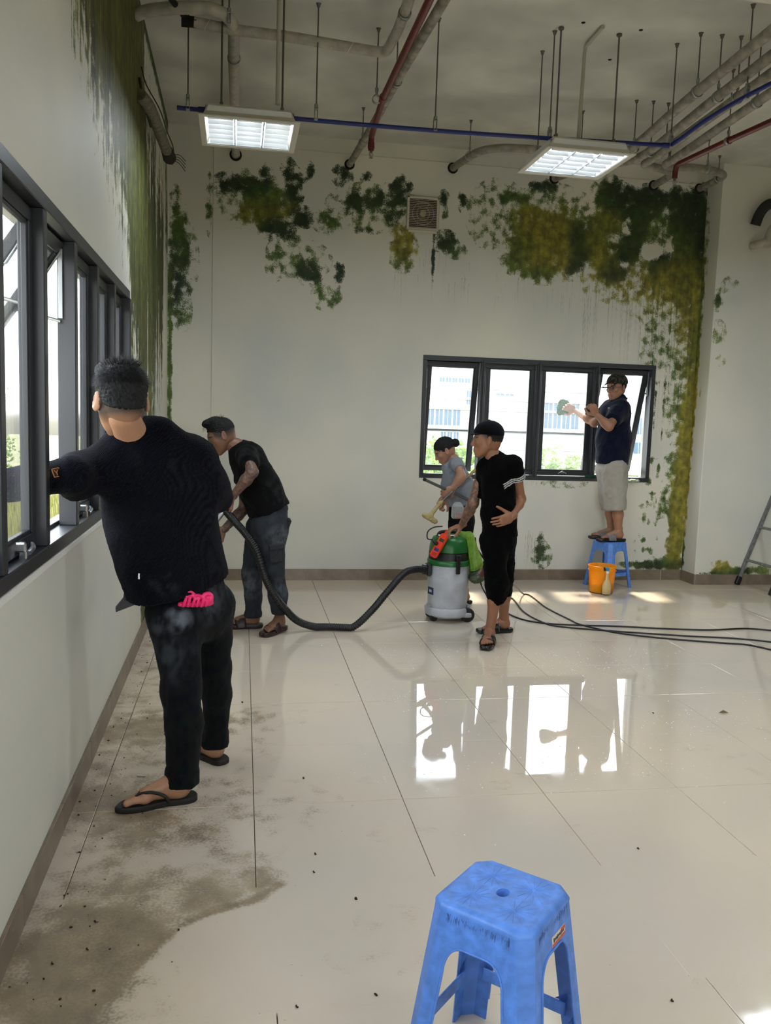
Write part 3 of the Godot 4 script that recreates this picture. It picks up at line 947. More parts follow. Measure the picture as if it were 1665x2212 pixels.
func wrap_marks(pts: Array, r: float, parent: Node3D, step: int) -> void:
	# spiral edges of the wrapping tape
	var st := tool()
	for i in range(2, pts.size() - 2, step):
		var d: Vector3 = (pts[i + 1] - pts[i]).normalized()
		var B := facing((d + Vector3(0, 0.5, 0.12)).normalized())
		var ring := []
		for k in 25:
			var a := TAU * k / 24.0
			var u := d.cross(Vector3.UP).normalized()
			var v := u.cross(d)
			ring.append(pts[i] + (u * cos(a) + v * sin(a)) * (r + 0.0012) + d * sin(a) * 0.018)
		tube(st, ring, 0.0016, 5, false)
	part("tape_edge", st, mats.tape, parent).set_meta("kind", "stuff")

func pipe(called: String, label: String, cat_: String, pts: Array, r, m: Material, group := "", steps := 8) -> Node3D:
	var t := thing(called, label, cat_, pts[0], 0.0, group)
	var st := tool()
	var path := spline(pts, steps) if steps > 1 else pts
	tube(st, path, r, 16)
	part("tube", st, m, t)
	return t

func bent(pts: Array, r: float) -> Array:   # straight runs with small elbows
	var out := [pts[0]]
	for i in range(1, pts.size() - 1):
		var a: Vector3 = pts[i] + (pts[i - 1] - pts[i]).normalized() * r
		var b: Vector3 = pts[i] + (pts[i + 1] - pts[i]).normalized() * r
		for k in 7:
			var f := k / 6.0
			out.append(a.lerp(pts[i], f).lerp(pts[i].lerp(b, f), f))
	out.append(pts[pts.size() - 1])
	return out

func sprinkler(at: Vector3, parent: Node3D) -> void:
	var st := tool()
	lathe(st, [Vector2(0.0, 0.012), Vector2(0.011, 0.012), Vector2(0.011, 0.0), Vector2(0.007, -0.004), Vector2(0.0, -0.004)], 10, Transform3D(Basis(), at))
	for s in [-1, 1]: tube(st, [at + Vector3(s * 0.008, 0, 0), at + Vector3(s * 0.013, -0.014, 0), at + Vector3(s * 0.011, -0.028, 0), at + Vector3(0, -0.036, 0)], 0.0022, 6)
	lathe(st, [Vector2(0.0, -0.039), Vector2(0.015, -0.041), Vector2(0.015, -0.043), Vector2(0.0, -0.043)], 12, Transform3D(Basis(), at))
	rod(st, at + Vector3(0, -0.004, 0), at + Vector3(0, -0.03, 0), 0.003, 6)
	part("sprinkler_head", st, mats.brass, parent)

func pipework() -> void:
	mat("rod_steel", Color(0.40, 0.39, 0.36), 0.5, 0.6)
	mat("dark_foam", Color(0.10, 0.10, 0.095), 0.9, 0.0, "mottle", 6.0)
	mat("tape", Color(0.90, 0.88, 0.83), 0.5)
	mat("brass", Color(0.50, 0.46, 0.40), 0.35, 0.8)
	var lag := mat("lagging", Color(0.76, 0.735, 0.675), 0.7, 0.0, "soft", 3.0, "lump", 3.0, 0.4)
	var lag2 := mat("lagging_plain", Color(0.72, 0.69, 0.625), 0.75, 0.0, "mottle", 1.2, "lump", 1.2, 0.3)
	var red := mat("red_paint", Color(0.42, 0.085, 0.065), 0.4, 0.0, "soft", 2.0)
	var blue := mat("blue_conduit", Color(0.035, 0.13, 0.42), 0.38)
	var conduit := mat("pale_conduit", Color(0.70, 0.675, 0.61), 0.5)

	# blue conduit: one run across, one coming forwards
	var t := pipe("blue_pipe", "long blue plastic pipe running across under the ceiling behind both lamps", "pipe", [Vector3(0.235, 3.36, 2.40), Vector3(1.83, 3.35, 2.45), Vector3(3.40, 3.385, 2.475)], 0.0135, blue, "", 12)
	var st := tool()
	rod(st, Vector3(0.36, 3.360, 2.404), Vector3(0.415, 3.360, 2.406), 0.0175, 12)
	part("coupling", st, blue, t)
	st = tool()
	rod(st, Vector3(3.352, 3.385, 2.473), Vector3(3.40, 3.385, 2.475), 0.0175, 12)
	part("coupling", st, blue, t)
	pipe("blue_pipe", "blue plastic pipe coming forward from the elbow beside the four white pipes", "pipe", [Vector3(3.405, 3.385, 2.475), Vector3(3.425, 3.40, 2.52), Vector3(3.565, 3.505, 3.067), Vector3(3.82, 3.52, 4.6)], 0.0135, blue, "", 8)
	for q in [[0.30, 2.42, "by the left wall"], [1.07, 2.46, "between the left lamp and the red pipe"], [1.821, 2.45, "just right of the red pipe"], [2.575, 2.46, "just left of the right lamp"]]:
		hanger(q[0], q[1], 3.362, "clamp", "steel rod and clamp on the blue pipe " + q[2], "rods holding the blue pipe", 0.0135)
	hanger(3.405, 2.48, 3.388, "clamp", "thin steel rod with a clamp at the elbow of the blue pipe", "rods holding the blue pipe", 0.0135)
	hanger(3.567, 3.067, 3.505, "clamp", "longest steel rod crossing the white pipes to hold the forward run of blue pipe", "rods holding the blue pipe", 0.0135)

	# four lagged pipes side by side at the right
	var names := ["leftmost", "second from the left", "third from the left", "rightmost"]
	for k in 4:
		var x: float = [3.535, 3.67, 3.80, 3.93][k]
		var pts: Array
		if k == 0: pts = [Vector3(2.544, 3.845, 0.0), Vector3(2.504, 3.75, 0.60), Vector3(2.533, 3.706, 1.0), Vector3(2.717, 3.70, 1.15), Vector3(3.103, 3.70, 1.17), Vector3(3.45, 3.68, 1.22), Vector3(3.585, 3.67, 1.45), Vector3(3.47, 3.665, 2.66), Vector3(3.33, 3.665, 4.6)]
		elif k == 1: pts = [Vector3(3.526, 3.828, 0.0), Vector3(3.566, 3.77, 0.5), Vector3(3.69, 3.70, 1.0), Vector3(3.72, 3.650, 1.5), Vector3(3.61, 3.645, 2.67), Vector3(3.47, 3.645, 4.6)]
		elif k == 2: pts = [Vector3(4.527, 3.842, 0.0), Vector3(4.43, 3.79, 0.45), Vector3(4.343, 3.752, 0.70), Vector3(4.212, 3.73, 0.85), Vector3(4.017, 3.705, 1.0), Vector3(3.885, 3.68, 1.12), Vector3(3.838, 3.655, 1.4), Vector3(3.738, 3.645, 2.68), Vector3(3.60, 3.645, 4.6)]
		else: pts = [Vector3(5.004, 3.848, 0.0), Vector3(4.952, 3.822, 0.40), Vector3(4.884, 3.805, 0.62), Vector3(4.679, 3.775, 0.80), Vector3(4.421, 3.740, 0.95), Vector3(4.20, 3.70, 1.05), Vector3(4.03, 3.665, 1.2), Vector3(3.975, 3.64, 1.5), Vector3(3.875, 3.63, 2.685), Vector3(3.74, 3.63, 4.6)]
		t = pipe("lagged_pipe", "white lagged pipe coming forward at the right, " + names[k] + " of the four", "pipe", pts, 0.032, lag2, "four white pipes side by side", 8)
		sleeve_hole(pts[0] + Vector3(0, 0, 0.004), 0.034, t)
	var hz := [[3.47, 2.66, 3.665, 0], [3.60, 1.511, 3.665, 0], [3.611, 2.668, 3.645, 1], [3.730, 1.529, 3.645, 1], [3.738, 2.678, 3.645, 2], [3.858, 1.521, 3.645, 2], [3.875, 2.685, 3.63, 3]]
	for q in hz:
		hanger(q[0], q[1], q[2], "loop_z", "steel rod and band, %s of four white pipes, %s" % [names[q[3]], "nearer the camera" if q[1] > 2.0 else "nearer the far wall"], "rods holding the four white pipes", 0.032)
	hanger(4.59, 0.86, 3.765, "loop_x", "short steel rod over the bend of the rightmost white pipe near the pier", "", 0.032)
	hanger(4.40, 0.55, 3.78, "loop_z", "short rod and band where the second white pipe turns into the far wall", "", 0.032)
	hanger(4.93, 0.46, 3.82, "loop_z", "short rod and band where the rightmost white pipe turns into the corner", "", 0.032)

	# red sprinkler pipes
	var rp := bent([Vector3(1.52, 3.58, 4.8), Vector3(1.515, 3.585, 2.25), Vector3(1.565, 3.595, 1.45), Vector3(1.567, 3.50, 1.44)], 0.04)
	t = pipe("red_pipe", "dark red sprinkler pipe running from the top of the picture down towards the far wall", "pipe", rp, 0.021, red, "", 1)
	st = tool()
	tube(st, [Vector3(1.513, 3.585, 2.28), Vector3(1.517, 3.585, 2.22)], 0.025, 14)
	part("coupling", st, red, t)
	st = tool()
	tube(st, [Vector3(1.566, 3.56, 1.44), Vector3(1.567, 3.515, 1.44)], 0.025, 14)
	part("coupling", st, red, t)
	sprinkler(Vector3(1.567, 3.49, 1.44), t)
	hanger(1.478, 2.222, 3.585, "loop_z", "steel rod with a band round the left red pipe", "rods holding the left red pipe", 0.022)
	hanger(1.605, 2.223, 3.705, "loop_z", "steel rod behind the left red pipe holding the white pipe beside it", "rods holding the left red pipe", 0.030)
	rp = bent([Vector3(4.25, 3.55, 4.4), Vector3(3.975, 3.545, 2.209), Vector3(3.90, 3.535, 1.62), Vector3(3.90, 3.44, 1.615)], 0.05)
	t = pipe("red_pipe", "dark red sprinkler pipe at the right ending in an elbow with a sprinkler head", "pipe", rp, 0.021, red, "", 1)
	sprinkler(Vector3(3.90, 3.425, 1.615), t)
	hanger(3.975, 2.209, 3.545, "loop_z", "steel rod with a band round the right red pipe", "", 0.022)

	# white lagged pipes into the far wall
	t = pipe("lagged_pipe", "white lagged pipe from the far wall running hidden above the left red pipe", "pipe", [Vector3(1.587, 3.80, 0.0), Vector3(1.585, 3.755, 0.6), Vector3(1.595, 3.72, 1.4), Vector3(1.605, 3.705, 2.25), Vector3(1.645, 3.70, 3.4), Vector3(1.69, 3.70, 4.8)], 0.029, lag2)
	sleeve_hole(Vector3(1.587, 3.80, 0.004), 0.031, t)
	hanger(1.59, 0.80, 3.748, "loop_z", "thin steel rod with a band round the white pipe stub left of the vent", "", 0.029)
	hanger(2.50, 0.75, 3.735, "loop_z", "thin steel rod with a band where the leftmost pipe turns into the far wall", "", 0.032)
	hanger(2.604, 2.159, 3.335, "clamp", "long steel rod hanging down to the left edge of the right lamp", "", 0.0135)
	hanger(3.30, 1.19, 3.69, "loop_x", "short steel rod seen just above the right lamp", "", 0.032)
	# the sagging loop at the left and the pipe it becomes
	var loop := [Vector3(0.006, 3.84, 2.46), Vector3(0.1, 3.85, 2.52), Vector3(0.29, 3.85, 2.60), Vector3(0.44, 3.85, 2.62), Vector3(0.535, 3.84, 2.55), Vector3(0.565, 3.83, 2.40), Vector3(0.565, 3.83, 2.0), Vector3(0.57, 3.83, 1.0), Vector3(0.577, 3.80, 0.0)]
	t = pipe("lagged_pipe", "thick white lagged pipe looping out of the left wall and back to the far wall", "pipe", loop, 0.036, lag)
	sleeve_hole(Vector3(0.577, 3.80, 0.004), 0.038, t)
	hanger(0.566, 2.0, 3.83, "loop_z", "short steel rod and band round the looping white pipe at the left", "", 0.036)
	var run := bent([Vector3(0.335, 3.83, 2.47), Vector3(0.56, 3.815, 2.46), Vector3(0.90, 3.815, 2.45), Vector3(1.50, 3.80, 2.40), Vector3(1.515, 3.80, 2.75), Vector3(1.50, 3.82, 3.6)], 0.07)
	t = pipe("lagged_pipe", "white tape-wrapped pipe running across above the left lamp to an elbow", "pipe", run, 0.031, lag, "", 1)
	var even := []
	for i in 40: even.append(Vector3(0.36 + i * 0.027, 3.825 - i * 0.0006, 2.468 - i * 0.0015))
	wrap_marks(even, 0.031, t, 4)
	hanger(0.54, 2.60, 3.80, "clamp", "steel rod and clamp where the two white pipes cross above the left lamp", "", 0.03)
	hanger(1.512, 2.95, 3.80, "loop_z", "steel rod and ring round the white pipe after its elbow", "", 0.031)
	# black strut and end of foam
	t = thing("black_foam_pipe", "black foam covered pipe slanting up from the left end of the wrapped pipe", "pipe", Vector3(0.27, 3.83, 2.5))
	st = tool()
	tube(st, [Vector3(0.285, 3.845, 2.485), Vector3(0.20, 3.86, 2.72), Vector3(0.10, 3.88, 3.1)], 0.018, 10)
	part("foam_sleeve", st, mats.dark_foam, t)
	st = tool()
	tube(st, [Vector3(0.262, 3.83, 2.475), Vector3(0.35, 3.83, 2.47)], [0.036, 0.032], 4)
	part("foam_end", st, mats.dark_foam, t)
	# pale conduits
	pipe("conduit", "pale plastic conduit dropping from the ceiling to the right lamp", "conduit", [Vector3(2.83, 4.005, 2.62), Vector3(2.835, 4.005, 2.40), Vector3(2.835, 3.98, 2.33), Vector3(2.835, 3.80, 2.32), Vector3(2.83, 3.36, 2.31)], 0.012, conduit)
	pipe("conduit", "pale plastic conduit crossing the ceiling and dropping to the left lamp", "conduit", [Vector3(0.66, 4.008, 3.2), Vector3(0.80, 4.008, 2.72), Vector3(0.825, 4.0, 2.60), Vector3(0.828, 3.95, 2.56), Vector3(0.83, 3.38, 2.55)], 0.012, conduit)

	# lamps
	ceiling_light(Vector3(0.667, 3.265, 2.315), "lit square louvred lamp on the left, below the looping white pipe", [Vector3(0.50, 3.36, 2.52), Vector3(0.86, 3.36, 2.52)])
	ceiling_light(Vector3(2.81, 3.262, 2.315), "lit square louvred lamp hung beside the four white pipes", [Vector3(2.595, 3.36, 2.52), Vector3(2.985, 3.36, 2.52)])
	ceiling_light(Vector3(2.87, 3.262, 4.87), "ceiling lamp nearest the camera, only its far edge in view at the top", [Vector3(2.67, 3.36, 5.07), Vector3(3.07, 3.36, 5.07)])
	ceiling_light(Vector3(5.0, 3.262, 2.3), "ceiling lamp beside the pier, seen only as its reflection in the floor", [Vector3(4.8, 3.36, 2.5), Vector3(5.2, 3.36, 2.5)])

	for q in [[2.87, 7.43], [5.05, 4.87], [5.05, 7.43], [2.87, 9.9]]:
		ceiling_light(Vector3(q[0], 3.262, q[1]), "lit square louvred ceiling lamp out of the picture behind or above the camera", [Vector3(q[0] - 0.2, 3.36, q[1] + 0.2), Vector3(q[0] + 0.2, 3.36, q[1] + 0.2)]).set_meta("group", "ceiling lamps out of the picture")
	# broken pipe stub along the left wall
	t = thing("pipe_stub", "broken lagged pipe stub with loose wires against the mouldy left wall", "pipe", Vector3(0.05, 3.4, 1.6))
	st = tool()
	tube(st, spline([Vector3(0.015, 3.43, 2.36), Vector3(0.055, 3.41, 2.22), Vector3(0.07, 3.41, 1.9), Vector3(0.08, 3.415, 1.55), Vector3(0.09, 3.42, 1.26)], 5), 0.038, 14)
	part("lagging_sleeve", st, mat("dirty_lagging", Color(0.56, 0.53, 0.45), 0.8, 0.0, "mottle", 2.5, "lump", 2.5, 0.5), t)
	st = tool()
	tube(st, [Vector3(0.09, 3.42, 1.30), Vector3(0.095, 3.42, 1.12)], [0.042, 0.05], 12)
	ball(st, Vector3(0.096, 3.42, 1.11), Vector3(0.048, 0.048, 0.02), 10)
	part("torn_end", st, mat("rusty_brown", Color(0.26, 0.235, 0.15), 0.9, 0.0, "mottle", 8.0, "grain", 8.0, 0.6), t)
	st = tool()
	tube(st, spline([Vector3(0.02, 3.60, 2.33), Vector3(0.04, 3.53, 2.24), Vector3(0.10, 3.47, 2.0), Vector3(0.115, 3.46, 1.6), Vector3(0.13, 3.46, 1.2), Vector3(0.11, 3.38, 1.08)], 5), 0.004, 6)
	tube(st, spline([Vector3(0.01, 3.53, 2.35), Vector3(0.03, 3.42, 2.30), Vector3(0.045, 3.36, 2.0)], 5), 0.008, 6)
	for k in 4: tube(st, spline([Vector3(0.1, 3.44 - k * 0.01, 1.1), Vector3(0.16, 3.46 - k * 0.02, 1.07), Vector3(0.21, 3.42 - k * 0.03, 1.06 + k * 0.02)], 4), 0.0025, 5)
	part("wire", st, mat("wire_dark", Color(0.12, 0.09, 0.06), 0.6), t)

	# on the pier, cut by the frame at the right
	t = thing("foam_elbow", "dark grey foam pipe elbow coming out of the pier above the white pipe end", "pipe", Vector3(5.42, 3.5, 0.3))
	st = tool()
	tube(st, spline([Vector3(5.425, 3.47, 0.32), Vector3(5.445, 3.57, 0.35), Vector3(5.50, 3.645, 0.37), Vector3(5.60, 3.665, 0.37), Vector3(5.95, 3.655, 0.37)], 6), 0.048, 18)
	part("foam_sleeve", st, mat("grey_foam", Color(0.135, 0.14, 0.145), 0.85, 0.0, "", 1.0, "grain", 5.0, 0.1), t)
	t = thing("pipe_bend", "small white lagged pipe bend on the pier below the dark foam elbow", "pipe", Vector3(5.45, 3.3, 0.3))
	st = tool()
	tube(st, spline([Vector3(5.425, 3.285, 0.28), Vector3(5.48, 3.300, 0.36), Vector3(5.53, 3.315, 0.38)], 4), 0.036, 14)
	tube(st, spline([Vector3(5.52, 3.262, 0.38), Vector3(5.535, 3.36, 0.38), Vector3(5.57, 3.44, 0.38), Vector3(5.66, 3.50, 0.38), Vector3(5.9, 3.56, 0.38)], 6), 0.036, 14)
	part("lagging_sleeve", st, lag, t)

	# extractor vent
	t = thing("wall_vent", "square white wall extractor vent with grey slats high on the far wall", "vent", Vector3(2.27, 3.41, 0.0))
	st = tool()
	var vc := Vector3(2.274, 3.415, 0.0)
	for s in [-1, 1]:
		bx(st, vc + Vector3(s * 0.139, 0, 0.016), Vector3(0.022, 0.30, 0.036), 0.004)
		bx(st, vc + Vector3(0, s * 0.139, 0.016), Vector3(0.30, 0.022, 0.036), 0.004)
	bx(st, vc + Vector3(0, -0.158, 0.02), Vector3(0.27, 0.022, 0.04), 0.005)
	part("frame", st, mat("vent_white", Color(0.78, 0.76, 0.70), 0.5), t)
	st = tool()
	bx(st, vc + Vector3(0, 0, 0.003), Vector3(0.27, 0.27, 0.004), 0.0)
	part("back_plate", st, mat("vent_dark", Color(0.33, 0.28, 0.24), 0.8), t)
	var slat_m := mat("vent_slat", Color(0.62, 0.575, 0.52), 0.55)
	for k in 17:
		st = tool()
		bx(st, vc + Vector3(0, -0.122 + k * 0.0152, 0.026), Vector3(0.258, 0.0055, 0.016), 0.001, Basis(Vector3.RIGHT, 0.5))
		part("slat", st, slat_m, t)
	st = tool()
	for s in [-1, 1]: bx(st, vc + Vector3(s * 0.045, 0, 0.016), Vector3(0.005, 0.258, 0.010), 0.001)
	for rr in [0.06, 0.10]:
		var ring := []
		for k in 29: ring.append(vc + Vector3(cos(TAU * k / 28.0) * rr, sin(TAU * k / 28.0) * rr, 0.030))
		tube(st, ring, 0.004, 6, false)
	ball(st, vc + Vector3(0, 0, 0.027), Vector3(0.032, 0.032, 0.008), 14)
	part("fan_guard", st, slat_m, t)

# ---------- outside ----------
func leafy(called: String, label: String, at: Vector3, h: float, wide: float, n: int, c: Color, seed_: int, group: String) -> void:
	var t := thing(called, label, "tree", at, 0.0, group)
	var r := RandomNumberGenerator.new()
	r.seed = seed_
	var tr := tool()
	tube(tr, spline([Vector3.ZERO, Vector3(0.1, h * 0.3, 0), Vector3(-0.05, h * 0.6, 0.1), Vector3(0, h * 0.85, 0)], 3), [0.16, 0.15, 0.14, 0.13, 0.12, 0.11, 0.09, 0.07, 0.05, 0.03], 8)
	for k in 5:
		var a := r.randf() * TAU
		var y := h * r.randf_range(0.3, 0.6)
		tube(tr, [Vector3(0, y, 0), Vector3(cos(a) * wide * 0.3, y + h * 0.15, sin(a) * wide * 0.3), Vector3(cos(a) * wide * 0.6, y + h * 0.22, sin(a) * wide * 0.6)], [0.06, 0.04, 0.015], 6)
	obj("trunk", tr, mat("bark", Color(0.33, 0.27, 0.21), 0.9, 0.0, "mottle", 2.0), t)
	var lf := tool()
	for k in 3:
		var B := Basis(Vector3(r.randf() - 0.5, r.randf() - 0.5, r.randf() - 0.5).normalized(), r.randf() * TAU)
		var o := Vector3(r.randf() - 0.5, r.randf() - 0.5, r.randf() - 0.5) * 0.12
		var p := [Vector3(-0.10, 0, 0), Vector3(0, -0.045, 0.02), Vector3(0.12, 0, 0.0), Vector3(0, 0.045, 0.02)]
		quad(lf, o + B * p[0], o + B * p[1], o + B * p[2], o + B * p[3])
	var mm := MultiMesh.new()
	mm.transform_format = MultiMesh.TRANSFORM_3D
	mm.mesh = done(lf)
	mm.instance_count = n
	var lobes := []
	for k in 14:
		var a := r.randf() * TAU
		var q := sqrt(r.randf())
		lobes.append(Vector3(cos(a) * wide * 0.68 * q, h * r.randf_range(0.38, 0.86), sin(a) * wide * 0.68 * q))
	for i in n:
		var l: Vector3 = lobes[i % 14]
		var d := Vector3(r.randfn(), r.randfn() * 0.75, r.randfn()).normalized() * pow(r.randf(), 0.4) * wide * 0.42
		mm.set_instance_transform(i, Transform3D(Basis(Vector3(r.randf() - 0.5, 1, r.randf() - 0.5).normalized(), r.randf() * TAU).scaled(Vector3.ONE * r.randf_range(0.7, 1.5)), l + d))
	var mi := MultiMeshInstance3D.new()
	mi.name = "foliage"
	mi.multimesh = mm
	var m := StandardMaterial3D.new()
	m.resource_name = "leaf"
	m.albedo_color = c
	m.roughness = 0.6
	m.backlight_enabled = true
	m.backlight = Color(0.5, 0.6, 0.3)
	mi.material_override = m
	mi.set_meta("kind", "stuff")
	t.add_child(mi, true)

func tower(label: String, at: Vector3, w: float, h: float, d: float, floors: Array, turn: float) -> void:
	# floors: [height of sill, height of window band, first x, last x, panes]
	var t := thing("building", label, "building", at, turn, "")
	var wm := mat("facade", Color(0.90, 0.91, 0.91), 0.7, 0.0, "soft", 0.05)
	var gm := mat("facade_glass", Color(0.30, 0.38, 0.44), 0.12)
	var fm := mat("facade_frame", Color(0.75, 0.78, 0.80), 0.5)
	var st := tool()
	bx(st, Vector3(0, h / 2, -d / 2), Vector3(w, h, d), 0.02)
	for f in floors: bx(st, Vector3(0, f[0] - 0.45, 0.12), Vector3(w, 0.25, 0.3), 0.02)
	bx(st, Vector3(0, h - 0.15, -d / 2), Vector3(w + 0.5, 0.3, d + 0.5), 0.02)
	obj("wall", st, wm, t)
	for f in floors:
		var n: int = f[4]
		var pw: float = (f[3] - f[2]) / n
		for k in n:
			var x: float = f[2] + pw * (k + 0.5)
			var fr := tool()
			bx(fr, Vector3(x, f[0] + f[1] / 2, 0.03), Vector3(pw - 0.04, f[1], 0.08), 0.01)
			var win := obj("window_frame", fr, fm, t)
			var pn := tool()
			for s in [-1, 1]: bx(pn, Vector3(x + s * (pw - 0.12) / 4, f[0] + f[1] / 2, 0.075), Vector3((pw - 0.24) / 2, f[1] - 0.16, 0.02), 0.0)
			obj("pane", pn, gm, win)

func outside() -> void:
	var g := tool()
	bx(g, Vector3(0, -4.6, -40), Vector3(360, 0.2, 300), 0.0)
	struct("ground", g, mat("meadow", Color(0.44, 0.44, 0.25), 0.95, 0.0, "mottle", 0.05))
	var yd := tool()
	bx(yd, Vector3(-7.5, -4.47, 4.0), Vector3(14.0, 0.06, 36.0), 0.0)
	bx(yd, Vector3(8.0, -4.47, -5.2), Vector3(17.0, 0.06, 9.6), 0.0)
	struct("pavement", yd, mat("concrete_yard", Color(0.80, 0.79, 0.76), 0.9, 0.0, "soft", 0.2))
	# tall grass of the field left of the room
	var r := RandomNumberGenerator.new()
	r.seed = 3
	var bl := tool()
	for k in 5:
		var a := k * 1.3
		var b := Vector3(cos(a), 0, sin(a)) * 0.12
		var s := Vector3(-sin(a), 0, cos(a)) * 0.035
		quad(bl, b - s, b + s, b * 1.8 + Vector3(0, 0.7, 0) + s * 0.3, b * 1.8 + Vector3(0, 0.7, 0) - s * 0.3)
	var mm := MultiMesh.new()
	mm.transform_format = MultiMesh.TRANSFORM_3D
	mm.mesh = done(bl)
	mm.instance_count = 9000
	for i in 9000:
		var p := Vector3(-2.5 - 38.0 * pow(r.randf(), 1.3), -4.5, r.randf_range(-45, 12))
		mm.set_instance_transform(i, Transform3D(Basis(Vector3.UP, r.randf() * TAU).scaled(Vector3(1.6, r.randf_range(0.8, 2.0), 1.6)), p))
	var mi := MultiMeshInstance3D.new()
	mi.name = numbered("grass")
	mi.multimesh = mm
	mi.material_override = mat("grass_blade", Color(0.48, 0.47, 0.24), 0.8)
	add_child(mi, true)
	tag(mi, "tall yellow-green grass in the field beyond the left window", "grass", "", "stuff")
	var tree_names := []
	for k in 16: tree_names.append("leafy green tree beyond the field outside the left window")
	for k in 16:
		leafy("tree", tree_names[k % 16], Vector3(-14.0 - (k % 3) * 4.0 - r.randf() * 2.0, -4.5, 6.0 - k * 3.2), r.randf_range(7.0, 8.6), r.randf_range(2.8, 3.6), 2200, Color(0.20, 0.25, 0.16), 100 + k, "trees beyond the field")
	# beyond the far window
	var gx := [[3.9, -13.0, 6.5, 1.7], [6.3, -14.5, 5.2, 2.0], [8.2, -15.5, 4.9, 2.2], [10.2, -14.0, 5.5, 2.0], [13.2, -13.5, 5.0, 2.2], [2.2, -15.0, 6.2, 1.8], [15.4, -15.0, 5.8, 2.0], [7.4, -19.0, 5.9, 1.8]]
	var where := ["tall pale tree seen through the left light of the far window, nearest the building", "round tree behind the man in the black cap, outside the far window", "low spreading bush seen through the second light of the far window", "yellow-green bush seen through the third light of the far window", "yellow-green bush at the foot of the right light of the far window", "tall tree at the left edge of the far window", "bush beyond the right end of the far window", "thin tree standing further back in front of the white building"]
	for k in gx.size():
		leafy("tree" if k in [0, 5, 7] else "bush", where[k], Vector3(gx[k][0], -4.5, gx[k][1]), gx[k][2], gx[k][3], 1900, [Color(0.26, 0.36, 0.22), Color(0.33, 0.40, 0.20), Color(0.40, 0.43, 0.18)][[0, 0, 0, 1, 2, 0, 2, 0][k]], 300 + k, "")
	tower("long white building with scattered bands of blue windows beyond the far window", Vector3(31.0, -4.5, -90.0), 34.0, 17.0, 14.0, [[5.4, 2.1, -8.6, -4.4, 4], [3.4, 1.4, -6.8, -4.5, 3], [10.4, 0.7, -7.2, -3.4, 5], [7.9, 1.8, -3.9, -3.2, 1], [9.1, 0.4, -0.3, 2.0, 2], [5.4, 3.2, 5.8, 10.3, 4]], 0.0)
	tower("blue-glazed low building at the right beyond the far window", Vector3(56.0, -4.5, -92.0), 14.0, 8.0, 10.0, [[2.6, 1.6, -6.6, 6.6, 9], [5.0, 2.2, -6.6, 6.6, 9]], 0.0)

